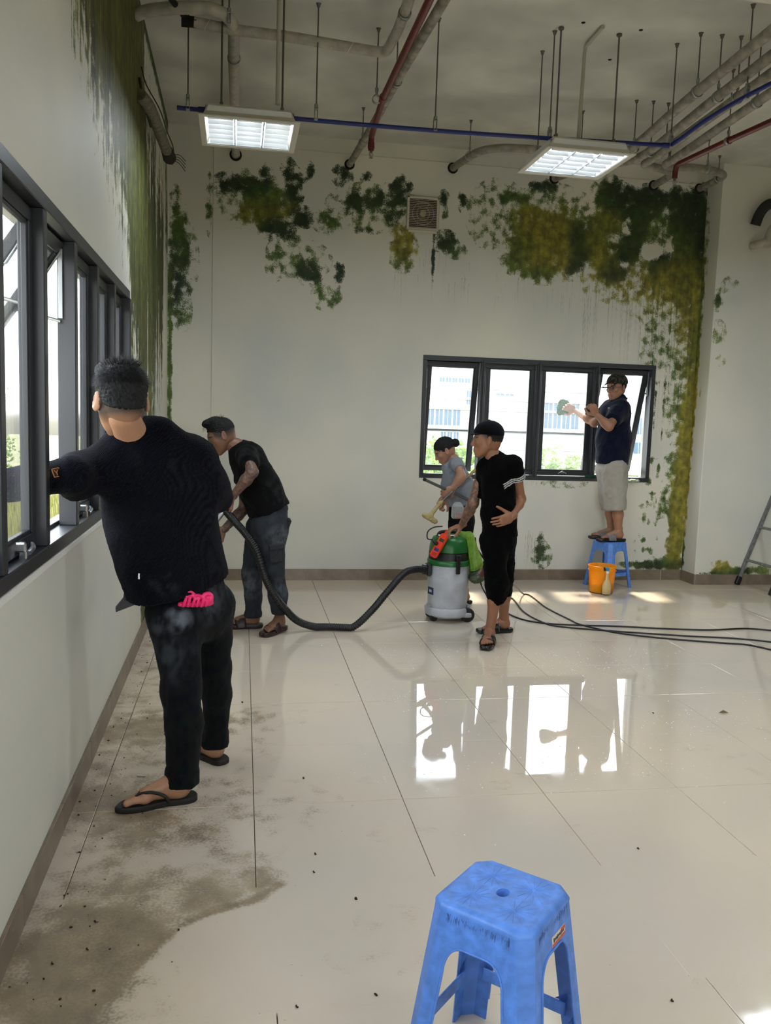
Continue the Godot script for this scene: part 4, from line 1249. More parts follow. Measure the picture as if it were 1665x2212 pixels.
# ---------- bodies: tapered capsules joined by a smooth minimum, meshed as surface nets ----------
class Field:
	var h := 0.01
	var prims := []       # [kind, a, b, ra, rb, k, w, s, op, flat]
	var X := Transform3D()
	func _init(cell: float, x := Transform3D()) -> void:
		h = cell
		X = x
	# tapered capsule; w, s: the section is s times as thick along w; op 0 joins, 1 carves, 2 keeps what is common; flat 1 cuts the end at a, 2 at b, 3 both
	func cone(a: Vector3, ra: float, b: Vector3, rb: float, k := 0.02, w := Vector3.ZERO, s := 1.0, op := 0, flat := 0) -> void:
		prims.append([0, a, b, ra, rb, k, w, s, op, flat])
	func orb(c: Vector3, r: Vector3, k := 0.015, op := 0, B := Basis()) -> void:
		prims.append([1, c, r, 0.0, 0.0, k, B, 1.0, op, 0])
	# keep only the side of the plane that n points away from
	func cut(p: Vector3, n: Vector3, k := 0.004) -> void:
		prims.append([2, p, n.normalized(), 0.0, 0.0, k, Vector3.ZERO, 1.0, 2, 0])
	func run(skin: Hide, look: String, bump := 0.0, bfreq := 10.0, seed_ := 1) -> void:
		var lo := Vector3.ONE * 1e9
		var hi := -lo
		for p in prims:
			if p[8] != 0: continue
			if p[0] == 0:
				var r := maxf(p[3], p[4]) * maxf(1.0, p[7])
				lo = lo.min(p[1] - Vector3.ONE * r).min(p[2] - Vector3.ONE * r)
				hi = hi.max(p[1] + Vector3.ONE * r).max(p[2] + Vector3.ONE * r)
			elif p[0] == 1:
				var r: float = maxf(p[2].x, maxf(p[2].y, p[2].z))
				lo = lo.min(p[1] - Vector3.ONE * r)
				hi = hi.max(p[1] + Vector3.ONE * r)
		lo -= Vector3.ONE * (h * 3.0 + 0.01)
		hi += Vector3.ONE * (h * 3.0 + 0.01)
		var nx := int((hi.x - lo.x) / h) + 2
		var ny := int((hi.y - lo.y) / h) + 2
		var nz := int((hi.z - lo.z) / h) + 2
		var sxy := nx * ny
		var D := PackedFloat32Array()
		D.resize(nx * ny * nz)
		D.fill(0.5)
		for p in prims:
			var kind: int = p[0]
			var op: int = p[8]
			var k: float = p[5]
			var plo := lo
			var phi := hi
			var m := k + h * 2.5
			if kind == 0:
				var a: Vector3 = p[1]
				var b: Vector3 = p[2]
				var r := maxf(p[3], p[4]) * maxf(1.0, p[7]) + m
				plo = a.min(b) - Vector3.ONE * r
				phi = a.max(b) + Vector3.ONE * r
			elif kind == 1:
				var r: float = maxf(p[2].x, maxf(p[2].y, p[2].z)) + m
				plo = p[1] - Vector3.ONE * r
				phi = p[1] + Vector3.ONE * r
			var i0 := maxi(0, int((plo.x - lo.x) / h)); var i1 := mini(nx - 1, int((phi.x - lo.x) / h) + 1)
			var j0 := maxi(0, int((plo.y - lo.y) / h)); var j1 := mini(ny - 1, int((phi.y - lo.y) / h) + 1)
			var k0 := maxi(0, int((plo.z - lo.z) / h)); var k1 := mini(nz - 1, int((phi.z - lo.z) / h) + 1)
			var A: Vector3 = p[1]
			var Bv: Vector3 = p[2]
			var ba := Bv - A
			var bb := maxf(ba.length_squared(), 1e-9)
			var blen := sqrt(bb)
			var ra: float = p[3]
			var rb: float = p[4]
			var s: float = p[7]
			var flat: int = p[9]
			var squash: bool = kind == 0 and s != 1.0
			var W := Vector3.ZERO
			var inv := Basis()
			var ir := Vector3.ONE
			if kind == 0: W = p[6]
			elif kind == 1:
				inv = (p[6] as Basis).transposed()
				ir = Vector3(1.0 / Bv.x, 1.0 / Bv.y, 1.0 / Bv.z)
			var sk := 1.0 / s - 1.0
			var thin := s if s < 0.3 else 1.0
			for kk in range(k0, k1 + 1):
				for jj in range(j0, j1 + 1):
					var q := Vector3(lo.x + i0 * h, lo.y + jj * h, lo.z + kk * h)
					var at := kk * sxy + jj * nx + i0
					for ii in range(i0, i1 + 1):
						var d: float
						if kind == 0:
							var pa := q - A
							var t := pa.dot(ba) / bb
							var tc := clampf(t, 0.0, 1.0)
							pa -= ba * tc
							if squash: pa += W * (pa.dot(W) * sk)
							d = (pa.length() - (ra + (rb - ra) * tc)) * thin
							if flat:
								if flat & 1: d = maxf(d, -t * blen)
								if flat & 2: d = maxf(d, (t - 1.0) * blen)
						elif kind == 1:
							var l := inv * (q - A)
							var u := l * ir
							var n0 := u.length()
							d = n0 * (n0 - 1.0) / maxf((u * ir).length(), 1e-6)
						else:
							d = (q - A).dot(Bv)
						var e := D[at]
						if op == 0:
							var g := k - absf(e - d)
							D[at] = minf(e, d) if g <= 0.0 else minf(e, d) - g * g / (4.0 * k)
						else:
							if op == 1: d = -d
							var g := k - absf(e - d)
							D[at] = maxf(e, d) if g <= 0.0 else maxf(e, d) + g * g / (4.0 * k)
						at += 1
						q.x += h
		# surface nets
		var id := PackedInt32Array()
		id.resize(D.size())
		id.fill(-1)
		var verts := PackedVector3Array()
		var cells := PackedInt32Array()
		var near := h * 3.6
		for kk in nz - 1:
			for jj in ny - 1:
				var at := kk * sxy + jj * nx
				for ii in nx - 1:
					var v0 := D[at]
					if v0 < near and v0 > -near:
						var v1 := D[at + 1]; var v2 := D[at + nx]; var v3 := D[at + nx + 1]
						var v4 := D[at + sxy]; var v5 := D[at + sxy + 1]; var v6 := D[at + sxy + nx]; var v7 := D[at + sxy + nx + 1]
						var c := int(v0 < 0) + int(v1 < 0) + int(v2 < 0) + int(v3 < 0) + int(v4 < 0) + int(v5 < 0) + int(v6 < 0) + int(v7 < 0)
						if c > 0 and c < 8:
							var acc := Vector3.ZERO
							var n := 0
							if (v0 < 0) != (v1 < 0): acc += Vector3(v0 / (v0 - v1), 0, 0); n += 1
							if (v2 < 0) != (v3 < 0): acc += Vector3(v2 / (v2 - v3), 1, 0); n += 1
							if (v4 < 0) != (v5 < 0): acc += Vector3(v4 / (v4 - v5), 0, 1); n += 1
							if (v6 < 0) != (v7 < 0): acc += Vector3(v6 / (v6 - v7), 1, 1); n += 1
							if (v0 < 0) != (v2 < 0): acc += Vector3(0, v0 / (v0 - v2), 0); n += 1
							if (v1 < 0) != (v3 < 0): acc += Vector3(1, v1 / (v1 - v3), 0); n += 1
							if (v4 < 0) != (v6 < 0): acc += Vector3(0, v4 / (v4 - v6), 1); n += 1
							if (v5 < 0) != (v7 < 0): acc += Vector3(1, v5 / (v5 - v7), 1); n += 1
							if (v0 < 0) != (v4 < 0): acc += Vector3(0, 0, v0 / (v0 - v4)); n += 1
							if (v1 < 0) != (v5 < 0): acc += Vector3(1, 0, v1 / (v1 - v5)); n += 1
							if (v2 < 0) != (v6 < 0): acc += Vector3(0, 1, v2 / (v2 - v6)); n += 1
							if (v3 < 0) != (v7 < 0): acc += Vector3(1, 1, v3 / (v3 - v7)); n += 1
							id[at] = verts.size()
							verts.append(lo + (Vector3(ii, jj, kk) + acc / n) * h)
							cells.append(at)
					at += 1
		var idx := PackedInt32Array()
		for at in cells:
			var e := D[at]
			var ins := e < 0
			for ax in 3:
				var st: int = [1, nx, sxy][ax]
				var s1: int = [nx, sxy, 1][ax]
				var s2: int = [sxy, 1, nx][ax]
				if ins == (D[at + st] < 0): continue
				if at - s1 - s2 < 0: continue
				var a := id[at]; var b := id[at - s1]; var c := id[at - s1 - s2]; var d := id[at - s2]
				if a < 0 or b < 0 or c < 0 or d < 0: continue
				if ins: idx.append_array(PackedInt32Array([a, c, b, a, d, c]))
				else: idx.append_array(PackedInt32Array([a, b, c, a, c, d]))
		skin.take(verts, idx, X, look, bump, bfreq, seed_)

class Hide:
	var V := PackedVector3Array()
	var N := PackedVector3Array()
	var C := PackedColorArray()
	var I := PackedInt32Array()
	var base := Color.WHITE
	var tone := {}
	func take(v: PackedVector3Array, idx: PackedInt32Array, X: Transform3D, look: String, bump: float, bfreq: float, seed_: int) -> void:
		var n := PackedVector3Array()
		for pass_ in (2 if bump > 0.0 else 1):
			n = PackedVector3Array()
			n.resize(v.size())
			for i in range(0, idx.size(), 3):
				var a := idx[i]; var b := idx[i + 1]; var c := idx[i + 2]
				var f := (v[c] - v[a]).cross(v[b] - v[a])
				n[a] += f; n[b] += f; n[c] += f
			for i in n.size(): n[i] = n[i].normalized()
			if bump > 0.0 and pass_ == 0:
				var z := FastNoiseLite.new()
				z.seed = seed_
				z.frequency = bfreq
				z.fractal_octaves = 2
				z.domain_warp_enabled = true
				z.domain_warp_amplitude = 0.08
				z.domain_warp_frequency = bfreq * 0.6
				for i in v.size():
					var t := z.get_noise_3d(v[i].x, v[i].y * 0.75, v[i].z)
					v[i] += n[i] * (0.5 - absf(t) * 2.2) * bump
		var off := V.size()
		var mott := FastNoiseLite.new()
		mott.seed = seed_ + 5
		mott.frequency = 14.0
		for i in v.size():
			var p := v[i]
			var q := X * p
			V.append(q)
			N.append((X.basis * n[i]).normalized())
			C.append(paint(look, p, q, n[i], mott))
		for i in idx: I.append(i + off)
		if X.basis.determinant() < 0:
			for i in range(I.size() - idx.size(), I.size(), 3):
				var t := I[i + 1]; I[i + 1] = I[i + 2]; I[i + 2] = t
	func paint(look: String, p: Vector3, q: Vector3, nn: Vector3, mott: FastNoiseLite) -> Color:
		var m := mott.get_noise_3d(q.x, q.y, q.z)
		var c := base * (1.0 + 0.10 * m)
		match look:
			"head":
				if absf(p.y + 0.066) < 0.010 and absf(p.x) < 0.024 and p.z > 0.078: c = c.lerp(Color(0.26, 0.10, 0.08), 0.5)
				var e := Vector2(absf(p.x) - 0.031, p.y - 0.003)
				if p.z > 0.066 and e.length() < 0.013 and absf(e.y) < 0.006:
					c = Color(0.22, 0.20, 0.18) if absf(e.x) > 0.006 else Color(0.015, 0.01, 0.008)
				if p.z > 0.06 and absf(p.y - 0.025 + absf(absf(p.x) - 0.03) * 0.15) < 0.0055 and absf(p.x) > 0.012 and absf(p.x) < 0.052: c = c.lerp(Color(0.015, 0.012, 0.01), 0.85)
				if tone.has("stubble") and p.y > tone.stubble and absf(p.x) < 0.081 and (p.z < 0.05 or p.y > 0.06): c = c.lerp(Color(0.02, 0.018, 0.016), clampf((p.y - tone.stubble + minf(0.0, 0.02 - p.z) * 0.8) * 26.0, 0.0, 0.9))
			"tattoo":
				var t := mott.get_noise_3d(q.x * 4.5, q.y * 4.5, q.z * 4.5)
				var u := mott.get_noise_3d(q.x * 2.0 + 9.0, q.y * 2.0, q.z * 2.0)
				c = c.lerp(Color(0.035, 0.04, 0.045), clampf(0.45 + t * 1.3 + u * 0.8, 0.0, 0.75))
			"jeans":
				var s := mott.get_noise_3d(q.x * 3.0, q.y * 0.9, q.z * 3.0)
				c = base * (1.0 + 0.22 * m + 0.2 * s)
				for f in tone.get("fade", []):
					var d: float = q.distance_to(f[0]) / f[1]
					if d < 1.0: c = c.lerp(f[2], (1.0 - d * d) * clampf(0.55 + 1.3 * m + s * 0.6, 0.05, 1.0))
			"cloth":
				for f in tone.get("fade", []):
					var d: float = q.distance_to(f[0]) / f[1]
					if d < 1.0: c = c.lerp(f[2], (1.0 - d * d) * clampf(0.35 + 1.6 * m, 0.0, 1.0))
			"stripes":
				for f in tone.get("bands", []):
					var t: float = (q - f[0]).dot(f[1])
					if absf(t) < f[2] and q.distance_to(f[0]) < 0.14: c = Color(0.55, 0.55, 0.55)
			"camo":
				var t := mott.get_noise_3d(q.x * 2.2, q.y * 2.2, q.z * 2.2)
				c = Color(0.05, 0.048, 0.03) if t > 0.12 else (Color(0.012, 0.012, 0.012) if t < -0.15 else Color(0.028, 0.024, 0.016))
			"check":
				var gx := fposmod(q.x * 24.0, 1.0)
				var gy := fposmod(q.y * 24.0, 1.0)
				c = base * (1.9 if gx < 0.18 or gy < 0.18 else 1.0)
		c.a = 1.0
		return c
	func mesh() -> ArrayMesh:
		var a := []
		a.resize(Mesh.ARRAY_MAX)
		a[Mesh.ARRAY_VERTEX] = V
		a[Mesh.ARRAY_NORMAL] = N
		a[Mesh.ARRAY_COLOR] = C
		a[Mesh.ARRAY_INDEX] = I
		var m := ArrayMesh.new()
		m.add_surface_from_arrays(Mesh.PRIMITIVE_TRIANGLES, a)
		return m

func lin(c: Color) -> Color: return c.srgb_to_linear()

func skin_of(c: Color, tone := {}) -> Hide:
	var s := Hide.new()
	s.base = lin(c)
	s.tone = tone
	return s

func wear(called: String, s: Hide, m: Material, parent: Node3D) -> MeshInstance3D:
	return put(called, s.mesh(), m, parent, -origin_of(parent))

func tinted(key: String, rough: float, bump := "", bscale := 30.0, bheight := 0.06, sheen := 0.0) -> StandardMaterial3D:
	if mats.has(key): return mats[key]
	var m := StandardMaterial3D.new()
	m.resource_name = key
	m.vertex_color_use_as_albedo = true
	m.roughness = rough
	m.metallic_specular = 0.22 if rough > 0.84 else 0.5
	if bump:
		m.heightmap_enabled = true
		m.heightmap_texture = T[bump]
		m.heightmap_scale = bheight
		m.uv1_triplanar = true
		m.uv1_scale = Vector3.ONE * bscale
	if sheen > 0.0:
		m.rim_enabled = true
		m.rim = sheen
		m.rim_tint = 0.6
	mats[key] = m
	return m

# frames: forward and up directions to a basis whose z is forward
func frame(fwd: Vector3, up := Vector3.UP) -> Basis:
	var z := fwd.normalized()
	var x := up.cross(z).normalized()
	return Basis(x, z.cross(x), z)

func head(s: Hide, at: Vector3, B: Basis, size := 1.0) -> void:
	var f := Field.new(0.0034, Transform3D(B * Basis.from_scale(Vector3.ONE * size), at))
	f.orb(Vector3(0, 0.036, -0.014), Vector3(0.075, 0.083, 0.094), 0.02)
	f.orb(Vector3(0, -0.025, 0.028), Vector3(0.064, 0.086, 0.060), 0.03)
	f.orb(Vector3(0, -0.022, -0.040), Vector3(0.060, 0.062, 0.052), 0.03)
	for g in [-1, 1]:
		f.cone(Vector3(g * 0.056, -0.040, 0.0), 0.018, Vector3(g * 0.018, -0.098, 0.058), 0.016, 0.03)
		f.orb(Vector3(g * 0.042, -0.018, 0.060), Vector3(0.022, 0.018, 0.020), 0.02)
	f.orb(Vector3(0, -0.098, 0.064), Vector3(0.022, 0.017, 0.018), 0.02)
	f.cone(Vector3(-0.034, 0.026, 0.076), 0.012, Vector3(0.034, 0.026, 0.076), 0.012, 0.02)
	f.orb(Vector3(0, -0.064, 0.078), Vector3(0.030, 0.022, 0.016), 0.02)
	for g in [-1, 1]: f.orb(Vector3(g * 0.031, 0.003, 0.094), Vector3(0.016, 0.012, 0.014), 0.012, 1)
	f.cone(Vector3(0, 0.014, 0.084), 0.008, Vector3(0, -0.028, 0.104), 0.0115, 0.012)
	for g in [-1, 1]: f.orb(Vector3(g * 0.0115, -0.032, 0.094), Vector3(0.009, 0.008, 0.010), 0.008)
	for g in [-1, 1]: f.orb(Vector3(g * 0.031, 0.002, 0.074), Vector3(0.0125, 0.0115, 0.0125), 0.003)
	f.cone(Vector3(-0.018, -0.060, 0.088), 0.006, Vector3(0.018, -0.060, 0.088), 0.006, 0.008)
	f.cone(Vector3(-0.015, -0.073, 0.087), 0.007, Vector3(0.015, -0.073, 0.087), 0.007, 0.008)
	f.cone(Vector3(-0.022, -0.0665, 0.096), 0.002, Vector3(0.022, -0.0665, 0.096), 0.002, 0.004, Vector3.ZERO, 1.0, 1)
	for g in [-1, 1]:
		var E := Basis(Vector3.UP, g * 0.55) * Basis(Vector3.RIGHT, -0.2)
		f.orb(Vector3(g * 0.084, -0.004, -0.010), Vector3(0.010, 0.034, 0.021), 0.006, 0, E)
		f.orb(Vector3(g * 0.093, 0.002, -0.004), Vector3(0.006, 0.021, 0.011), 0.006, 1, E)
	f.run(s, "head")

# wrist at the origin, fingers along y, palm towards z, thumb on the x side; curl in radians per joint
func hand(s: Hide, at: Vector3, fingers: Vector3, palm: Vector3, mirror: bool, curl: Array, thumb := 0.5, size := 1.0, look := "") -> void:
	var y := fingers.normalized()
	var z := (palm - y * palm.dot(y)).normalized()
	var x := y.cross(z)
	if mirror: x = -x
	var f := Field.new(0.003, Transform3D(Basis(x, y, z) * Basis.from_scale(Vector3.ONE * size), at))
	f.cone(Vector3(0, -0.02, 0), 0.027, Vector3(0, 0.03, 0), 0.030, 0.02, Vector3.BACK, 0.62)
	f.cone(Vector3(0.018, 0.03, 0), 0.024, Vector3(0.022, 0.082, 0), 0.019, 0.02, Vector3.BACK, 0.6)
	f.cone(Vector3(-0.018, 0.03, 0), 0.024, Vector3(-0.022, 0.076, 0), 0.018, 0.02, Vector3.BACK, 0.6)
	f.cone(Vector3(0, 0.03, 0), 0.024, Vector3(0, 0.084, 0), 0.020, 0.02, Vector3.BACK, 0.6)
	var L := [0.072, 0.080, 0.074, 0.058]
	for i in 4:
		var p := Vector3(0.031 - 0.0205 * i, 0.088 - [0.003, 0.0, 0.004, 0.012][i], 0.0)
		var a: float = 0.0
		var r := [0.0088, 0.009, 0.0086, 0.0076][i] as float
		var out := (0.10 - 0.07 * i)
		for j in 3:
			a += curl[i] if j > 0 else curl[i] * 0.8
			var q: Vector3 = p + Vector3(out * cos(a), cos(a), sin(a)) * L[i] * [0.46, 0.31, 0.25][j]
			f.cone(p, r - j * 0.0006, q, r - (j + 1) * 0.0006, 0.0035 if j else 0.008)
			p = q
	var tb := Vector3(0.026, 0.018, 0.008)
	var t1 := tb + Vector3(0.75, 0.6, 0.35).normalized() * 0.045
	var t2 := t1 + Vector3(0.75 - thumb, 0.85, 0.3 + thumb * 0.6).normalized() * 0.034
	var t3 := t2 + Vector3(0.55 - thumb * 1.2, 0.9, 0.25 + thumb * 0.7).normalized() * 0.026
	f.cone(tb, 0.018, t1, 0.0125, 0.012)
	f.cone(t1, 0.0115, t2, 0.0105, 0.004)
	f.cone(t2, 0.0105, t3, 0.0085, 0.004)
	f.run(s, look)

# heel at the origin, toes along z; side +1 puts the big toe towards +x
func foot(s: Hide, at: Vector3, B: Basis, side: float, size := 1.0) -> void:
	var f := Field.new(0.004, Transform3D(B * Basis.from_scale(Vector3.ONE * size), at))
	f.orb(Vector3(0, 0.036, 0.034), Vector3(0.031, 0.036, 0.036), 0.02)
	f.cone(Vector3(0, 0.10, 0.045), 0.034, Vector3(0, 0.055, 0.055), 0.036, 0.03)
	f.cone(Vector3(0, 0.058, 0.07), 0.034, Vector3(side * 0.008, 0.030, 0.165), 0.026, 0.03)
	f.cone(Vector3(0, 0.022, 0.05), 0.026, Vector3(-side * 0.018, 0.018, 0.165), 0.020, 0.03)
	f.cone(Vector3(side * 0.022, 0.022, 0.170), 0.020, Vector3(-side * 0.028, 0.017, 0.160), 0.017, 0.02)
	for i in 5:
		var x := side * (0.027 - 0.0155 * i - (0.003 if i > 0 else 0.0))
		var z := 0.178 - [0.0, 0.0, 0.004, 0.010, 0.018][i] as float
		var l := [0.060, 0.056, 0.047, 0.038, 0.030][i] as float
		var r := [0.0135, 0.0095, 0.009, 0.0085, 0.0085][i] as float
		f.cone(Vector3(x * 0.95, 0.018, z), r, Vector3(x, 0.021, z + l * 0.55), r, 0.008)
		f.cone(Vector3(x, 0.021, z + l * 0.55), r, Vector3(x, 0.013, z + l), r * 0.92, 0.003)
		f.orb(Vector3(x, 0.013 + r * 0.8, z + l + r * 0.25), Vector3(r * 0.55, 0.002, r * 0.5), 0.002)
	f.run(s, "")

# trunk and limbs under the clothes
func trunk(s: Hide, J: Dictionary, look_arm := {}, cell := 0.012) -> void:
	var f := Field.new(cell)
	var fw: Vector3 = J.fwd.normalized()
	var sc: float = J.get("scale", 1.0)
	f.cone(J.hip_l.lerp(J.hip_r, 0.2), 0.062 * sc, J.hip_r.lerp(J.hip_l, 0.2), 0.062 * sc, 0.05)
	f.cone(J.pelvis, 0.085 * sc, J.waist, 0.075 * sc, 0.05, fw, 0.75)
	f.cone(J.waist, 0.075 * sc, J.chest, 0.095 * sc, 0.05, fw, 0.7)
	f.cone(J.sho_l.lerp(J.sho_r, 0.2), 0.030 * sc, J.sho_r.lerp(J.sho_l, 0.2), 0.030 * sc, 0.05)
	var nk: float = J.get("neck_r", 0.050)
	f.cone(J.chest.lerp(J.neck, 0.3), 0.055 * sc, J.neck, nk * sc, 0.05)
	f.cone(J.neck, nk * 1.06 * sc, J.head + J.head_up * -0.055 + J.head_fwd * -0.018, nk * sc, 0.04)
	for g in ["l", "r"]:
		f.cone(J["sho_" + g], 0.036 * sc, J["elb_" + g], 0.036 * sc, 0.03)
		f.cone(J["hip_" + g], 0.060 * sc, J["knee_" + g], 0.046 * sc, 0.04)
		var kn: Vector3 = J["knee_" + g]
		var an: Vector3 = J["ank_" + g]
		f.cone(kn, 0.046 * sc, kn.lerp(an, 0.35), 0.049 * sc, 0.03)
		f.cone(kn.lerp(an, 0.35), 0.049 * sc, an, 0.034 * sc, 0.03)
	f.run(s, "")
	for g in ["l", "r"]:
		var fa := Field.new(0.006)
		var e: Vector3 = J["elb_" + g]
		var w: Vector3 = J["wri_" + g]
		var u: Vector3 = J["sho_" + g]
		fa.cone(u.lerp(e, 0.4), 0.043 * sc, e, 0.037 * sc, 0.03)
		fa.cone(e, 0.037 * sc, e.lerp(w, 0.3), 0.039 * sc, 0.03)
		fa.cone(e.lerp(w, 0.3), 0.039 * sc, w, 0.026 * sc, 0.03)
		fa.run(s, look_arm.get(g, ""))

# ---------- shoes, hair, caps ----------
func sole_outline(side: float, grow := 0.0) -> PackedVector2Array:
	# x across (big toe side = side), y along towards the toes
	var o := PackedVector2Array()
	var pts := [Vector2(0.0, -0.022), Vector2(0.026, -0.014), Vector2(0.038, 0.012), Vector2(0.038, 0.05), Vector2(0.034, 0.10), Vector2(0.044, 0.16), Vector2(0.047, 0.20), Vector2(0.040, 0.245), Vector2(0.022, 0.268), Vector2(-0.002, 0.262), Vector2(-0.028, 0.24), Vector2(-0.046, 0.20), Vector2(-0.050, 0.15), Vector2(-0.042, 0.09), Vector2(-0.038, 0.04), Vector2(-0.036, 0.008), Vector2(-0.024, -0.016)]
	var loop := []
	for p in pts: loop.append(Vector3(p.x * side, p.y, 0))
	loop.append(loop[0])
	var sm := spline(loop, 3)
	for i in sm.size() - 1: o.append(Vector2(sm[i].x * (1.0 + grow), (sm[i].y - 0.12) * (1.0 + grow) + 0.12))
	return o

func slab(st: SurfaceTool, o: PackedVector2Array, y0: float, y1: float, X: Transform3D) -> void:
	# outline in x and z, thickness along y, with a rounded rim
	var n := o.size()
	var c := Vector2.ZERO
	for p in o: c += p / n
	var lv := [[y0, 0.965], [y0 + 0.004, 1.0], [y1 - 0.004, 1.0], [y1, 0.97]]
	var flip := X.basis.determinant() < 0 or Geometry2D.is_polygon_clockwise(o)
	st.set_smooth_group(1)
	for i in n:
		var a := o[i]
		var b := o[(i + 1) % n]
		for k in 3:
			var p0: Vector2 = c + (a - c) * lv[k][1]
			var p1: Vector2 = c + (b - c) * lv[k][1]
			var q0: Vector2 = c + (a - c) * lv[k + 1][1]
			var q1: Vector2 = c + (b - c) * lv[k + 1][1]
			var v := [X * Vector3(p0.x, lv[k][0], p0.y), X * Vector3(p1.x, lv[k][0], p1.y), X * Vector3(q1.x, lv[k + 1][0], q1.y), X * Vector3(q0.x, lv[k + 1][0], q0.y)]
			if flip: quad(st, v[0], v[1], v[2], v[3])
			else: quad(st, v[3], v[2], v[1], v[0])
	st.set_smooth_group(-1)
	var cc := [X * Vector3(c.x, y0, c.y), X * Vector3(c.x, y1, c.y)]
	for i in n:
		var a := c + (o[i] - c) * 0.97
		var b := c + (o[(i + 1) % n] - c) * 0.97
		var t := [X * Vector3(a.x, y1, a.y), X * Vector3(b.x, y1, b.y)]
		var u := [X * Vector3(a.x, y0, a.y), X * Vector3(b.x, y0, b.y)]
		if flip:
			tri(st, cc[1], t[0], t[1]); tri(st, cc[0], u[1], u[0])
		else:
			tri(st, cc[1], t[1], t[0]); tri(st, cc[0], u[0], u[1])

func flip_flop(t: Node3D, heel: Vector3, B: Basis, side: float, size: float) -> void:
	var X := Transform3D(B * Basis.from_scale(Vector3.ONE * size), heel)
	var dark := mat("flip_flop_rubber", Color(0.075, 0.068, 0.062), 0.6, 0.0, "", 1.0, "grain", 20.0, 0.05)
	var st := tool()
	slab(st, sole_outline(side, 0.02), -heel.y / size, 0.003, X)
	var o := part("flip_flop", st, dark, t)
	st = tool()
	for g in [[0.046, 0.085], [-0.047, 0.09]]:
		var path := spline([X * Vector3(side * 0.016, 0.012, 0.205), X * Vector3(side * 0.016, 0.034, 0.192), X * Vector3(side * (0.016 + g[0]) * 0.62, 0.052 - absf(g[0]) * 0.1, 0.150), X * Vector3(side * g[0] * 1.0, 0.030, 0.105), X * Vector3(side * g[0] * 0.92, 0.0, g[1])], 5)
		tube(st, path, 0.0062 * size, 8)
	part("strap", st, dark, o)

func slide(t: Node3D, heel: Vector3, B: Basis, size: float, m: Material, emblem: bool) -> void:
	var X := Transform3D(B * Basis.from_scale(Vector3.ONE * size), heel)
	var side := 1.0
	var st := tool()
	var low := -0.026
	slab(st, sole_outline(side, 0.03), low, 0.003, X)
	slab(st, sole_outline(-side, 0.03), low + 0.001, 0.0025, X)
	var o := part("sandal", st, m if m.resource_name != "grey_strap" else mats.black_rubber, t)
	st = tool()
	st.set_smooth_group(1)
	var n := 14
	for i in n:
		for j in 4:
			var P := func(u: float, v: float, off: float) -> Vector3:
				var a := PI * u
				var z := 0.098 + 0.075 * v + 0.012 * sin(a)
				var hgt := lerpf(0.070, 0.048, v) + off
				return X * Vector3(-cos(a) * (0.053 + off), maxf(pow(sin(a), 0.7), 0.0) * hgt - 0.012, z)
			quad(st, P.call(float(i) / n, (j + 1) / 4.0, 0.004), P.call((i + 1.0) / n, (j + 1) / 4.0, 0.004), P.call((i + 1.0) / n, j / 4.0, 0.004), P.call(float(i) / n, j / 4.0, 0.004))
			quad(st, P.call(float(i) / n, j / 4.0, 0.0), P.call((i + 1.0) / n, j / 4.0, 0.0), P.call((i + 1.0) / n, (j + 1) / 4.0, 0.0), P.call(float(i) / n, (j + 1) / 4.0, 0.0))
			if j == 0 or j == 3:
				var v := 0.0 if j == 0 else 1.0
				quad(st, P.call(float(i) / n, v, 0.0), P.call((i + 1.0) / n, v, 0.0), P.call((i + 1.0) / n, v, 0.004), P.call(float(i) / n, v, 0.004))
	var s := part("strap", st, m, o)
	if emblem:
		st = tool()
		var c := X * Vector3(0.0, 0.055, 0.135)
		var E := B * Basis(Vector3.RIGHT, -PI / 2 + 0.28)
		for k in 9:
			var a := TAU * k / 9.0
			ball(st, c + E * Vector3(cos(a) * 0.013, sin(a) * 0.013, 0), Vector3.ONE * 0.0035, 6)
		for k in 3: ball(st, c + E * Vector3((k - 1) * 0.007, -0.002, 0), Vector3.ONE * 0.003, 6)
		part("strap_emblem", st, mat("white_print", Color(0.82, 0.84, 0.86), 0.7), o)

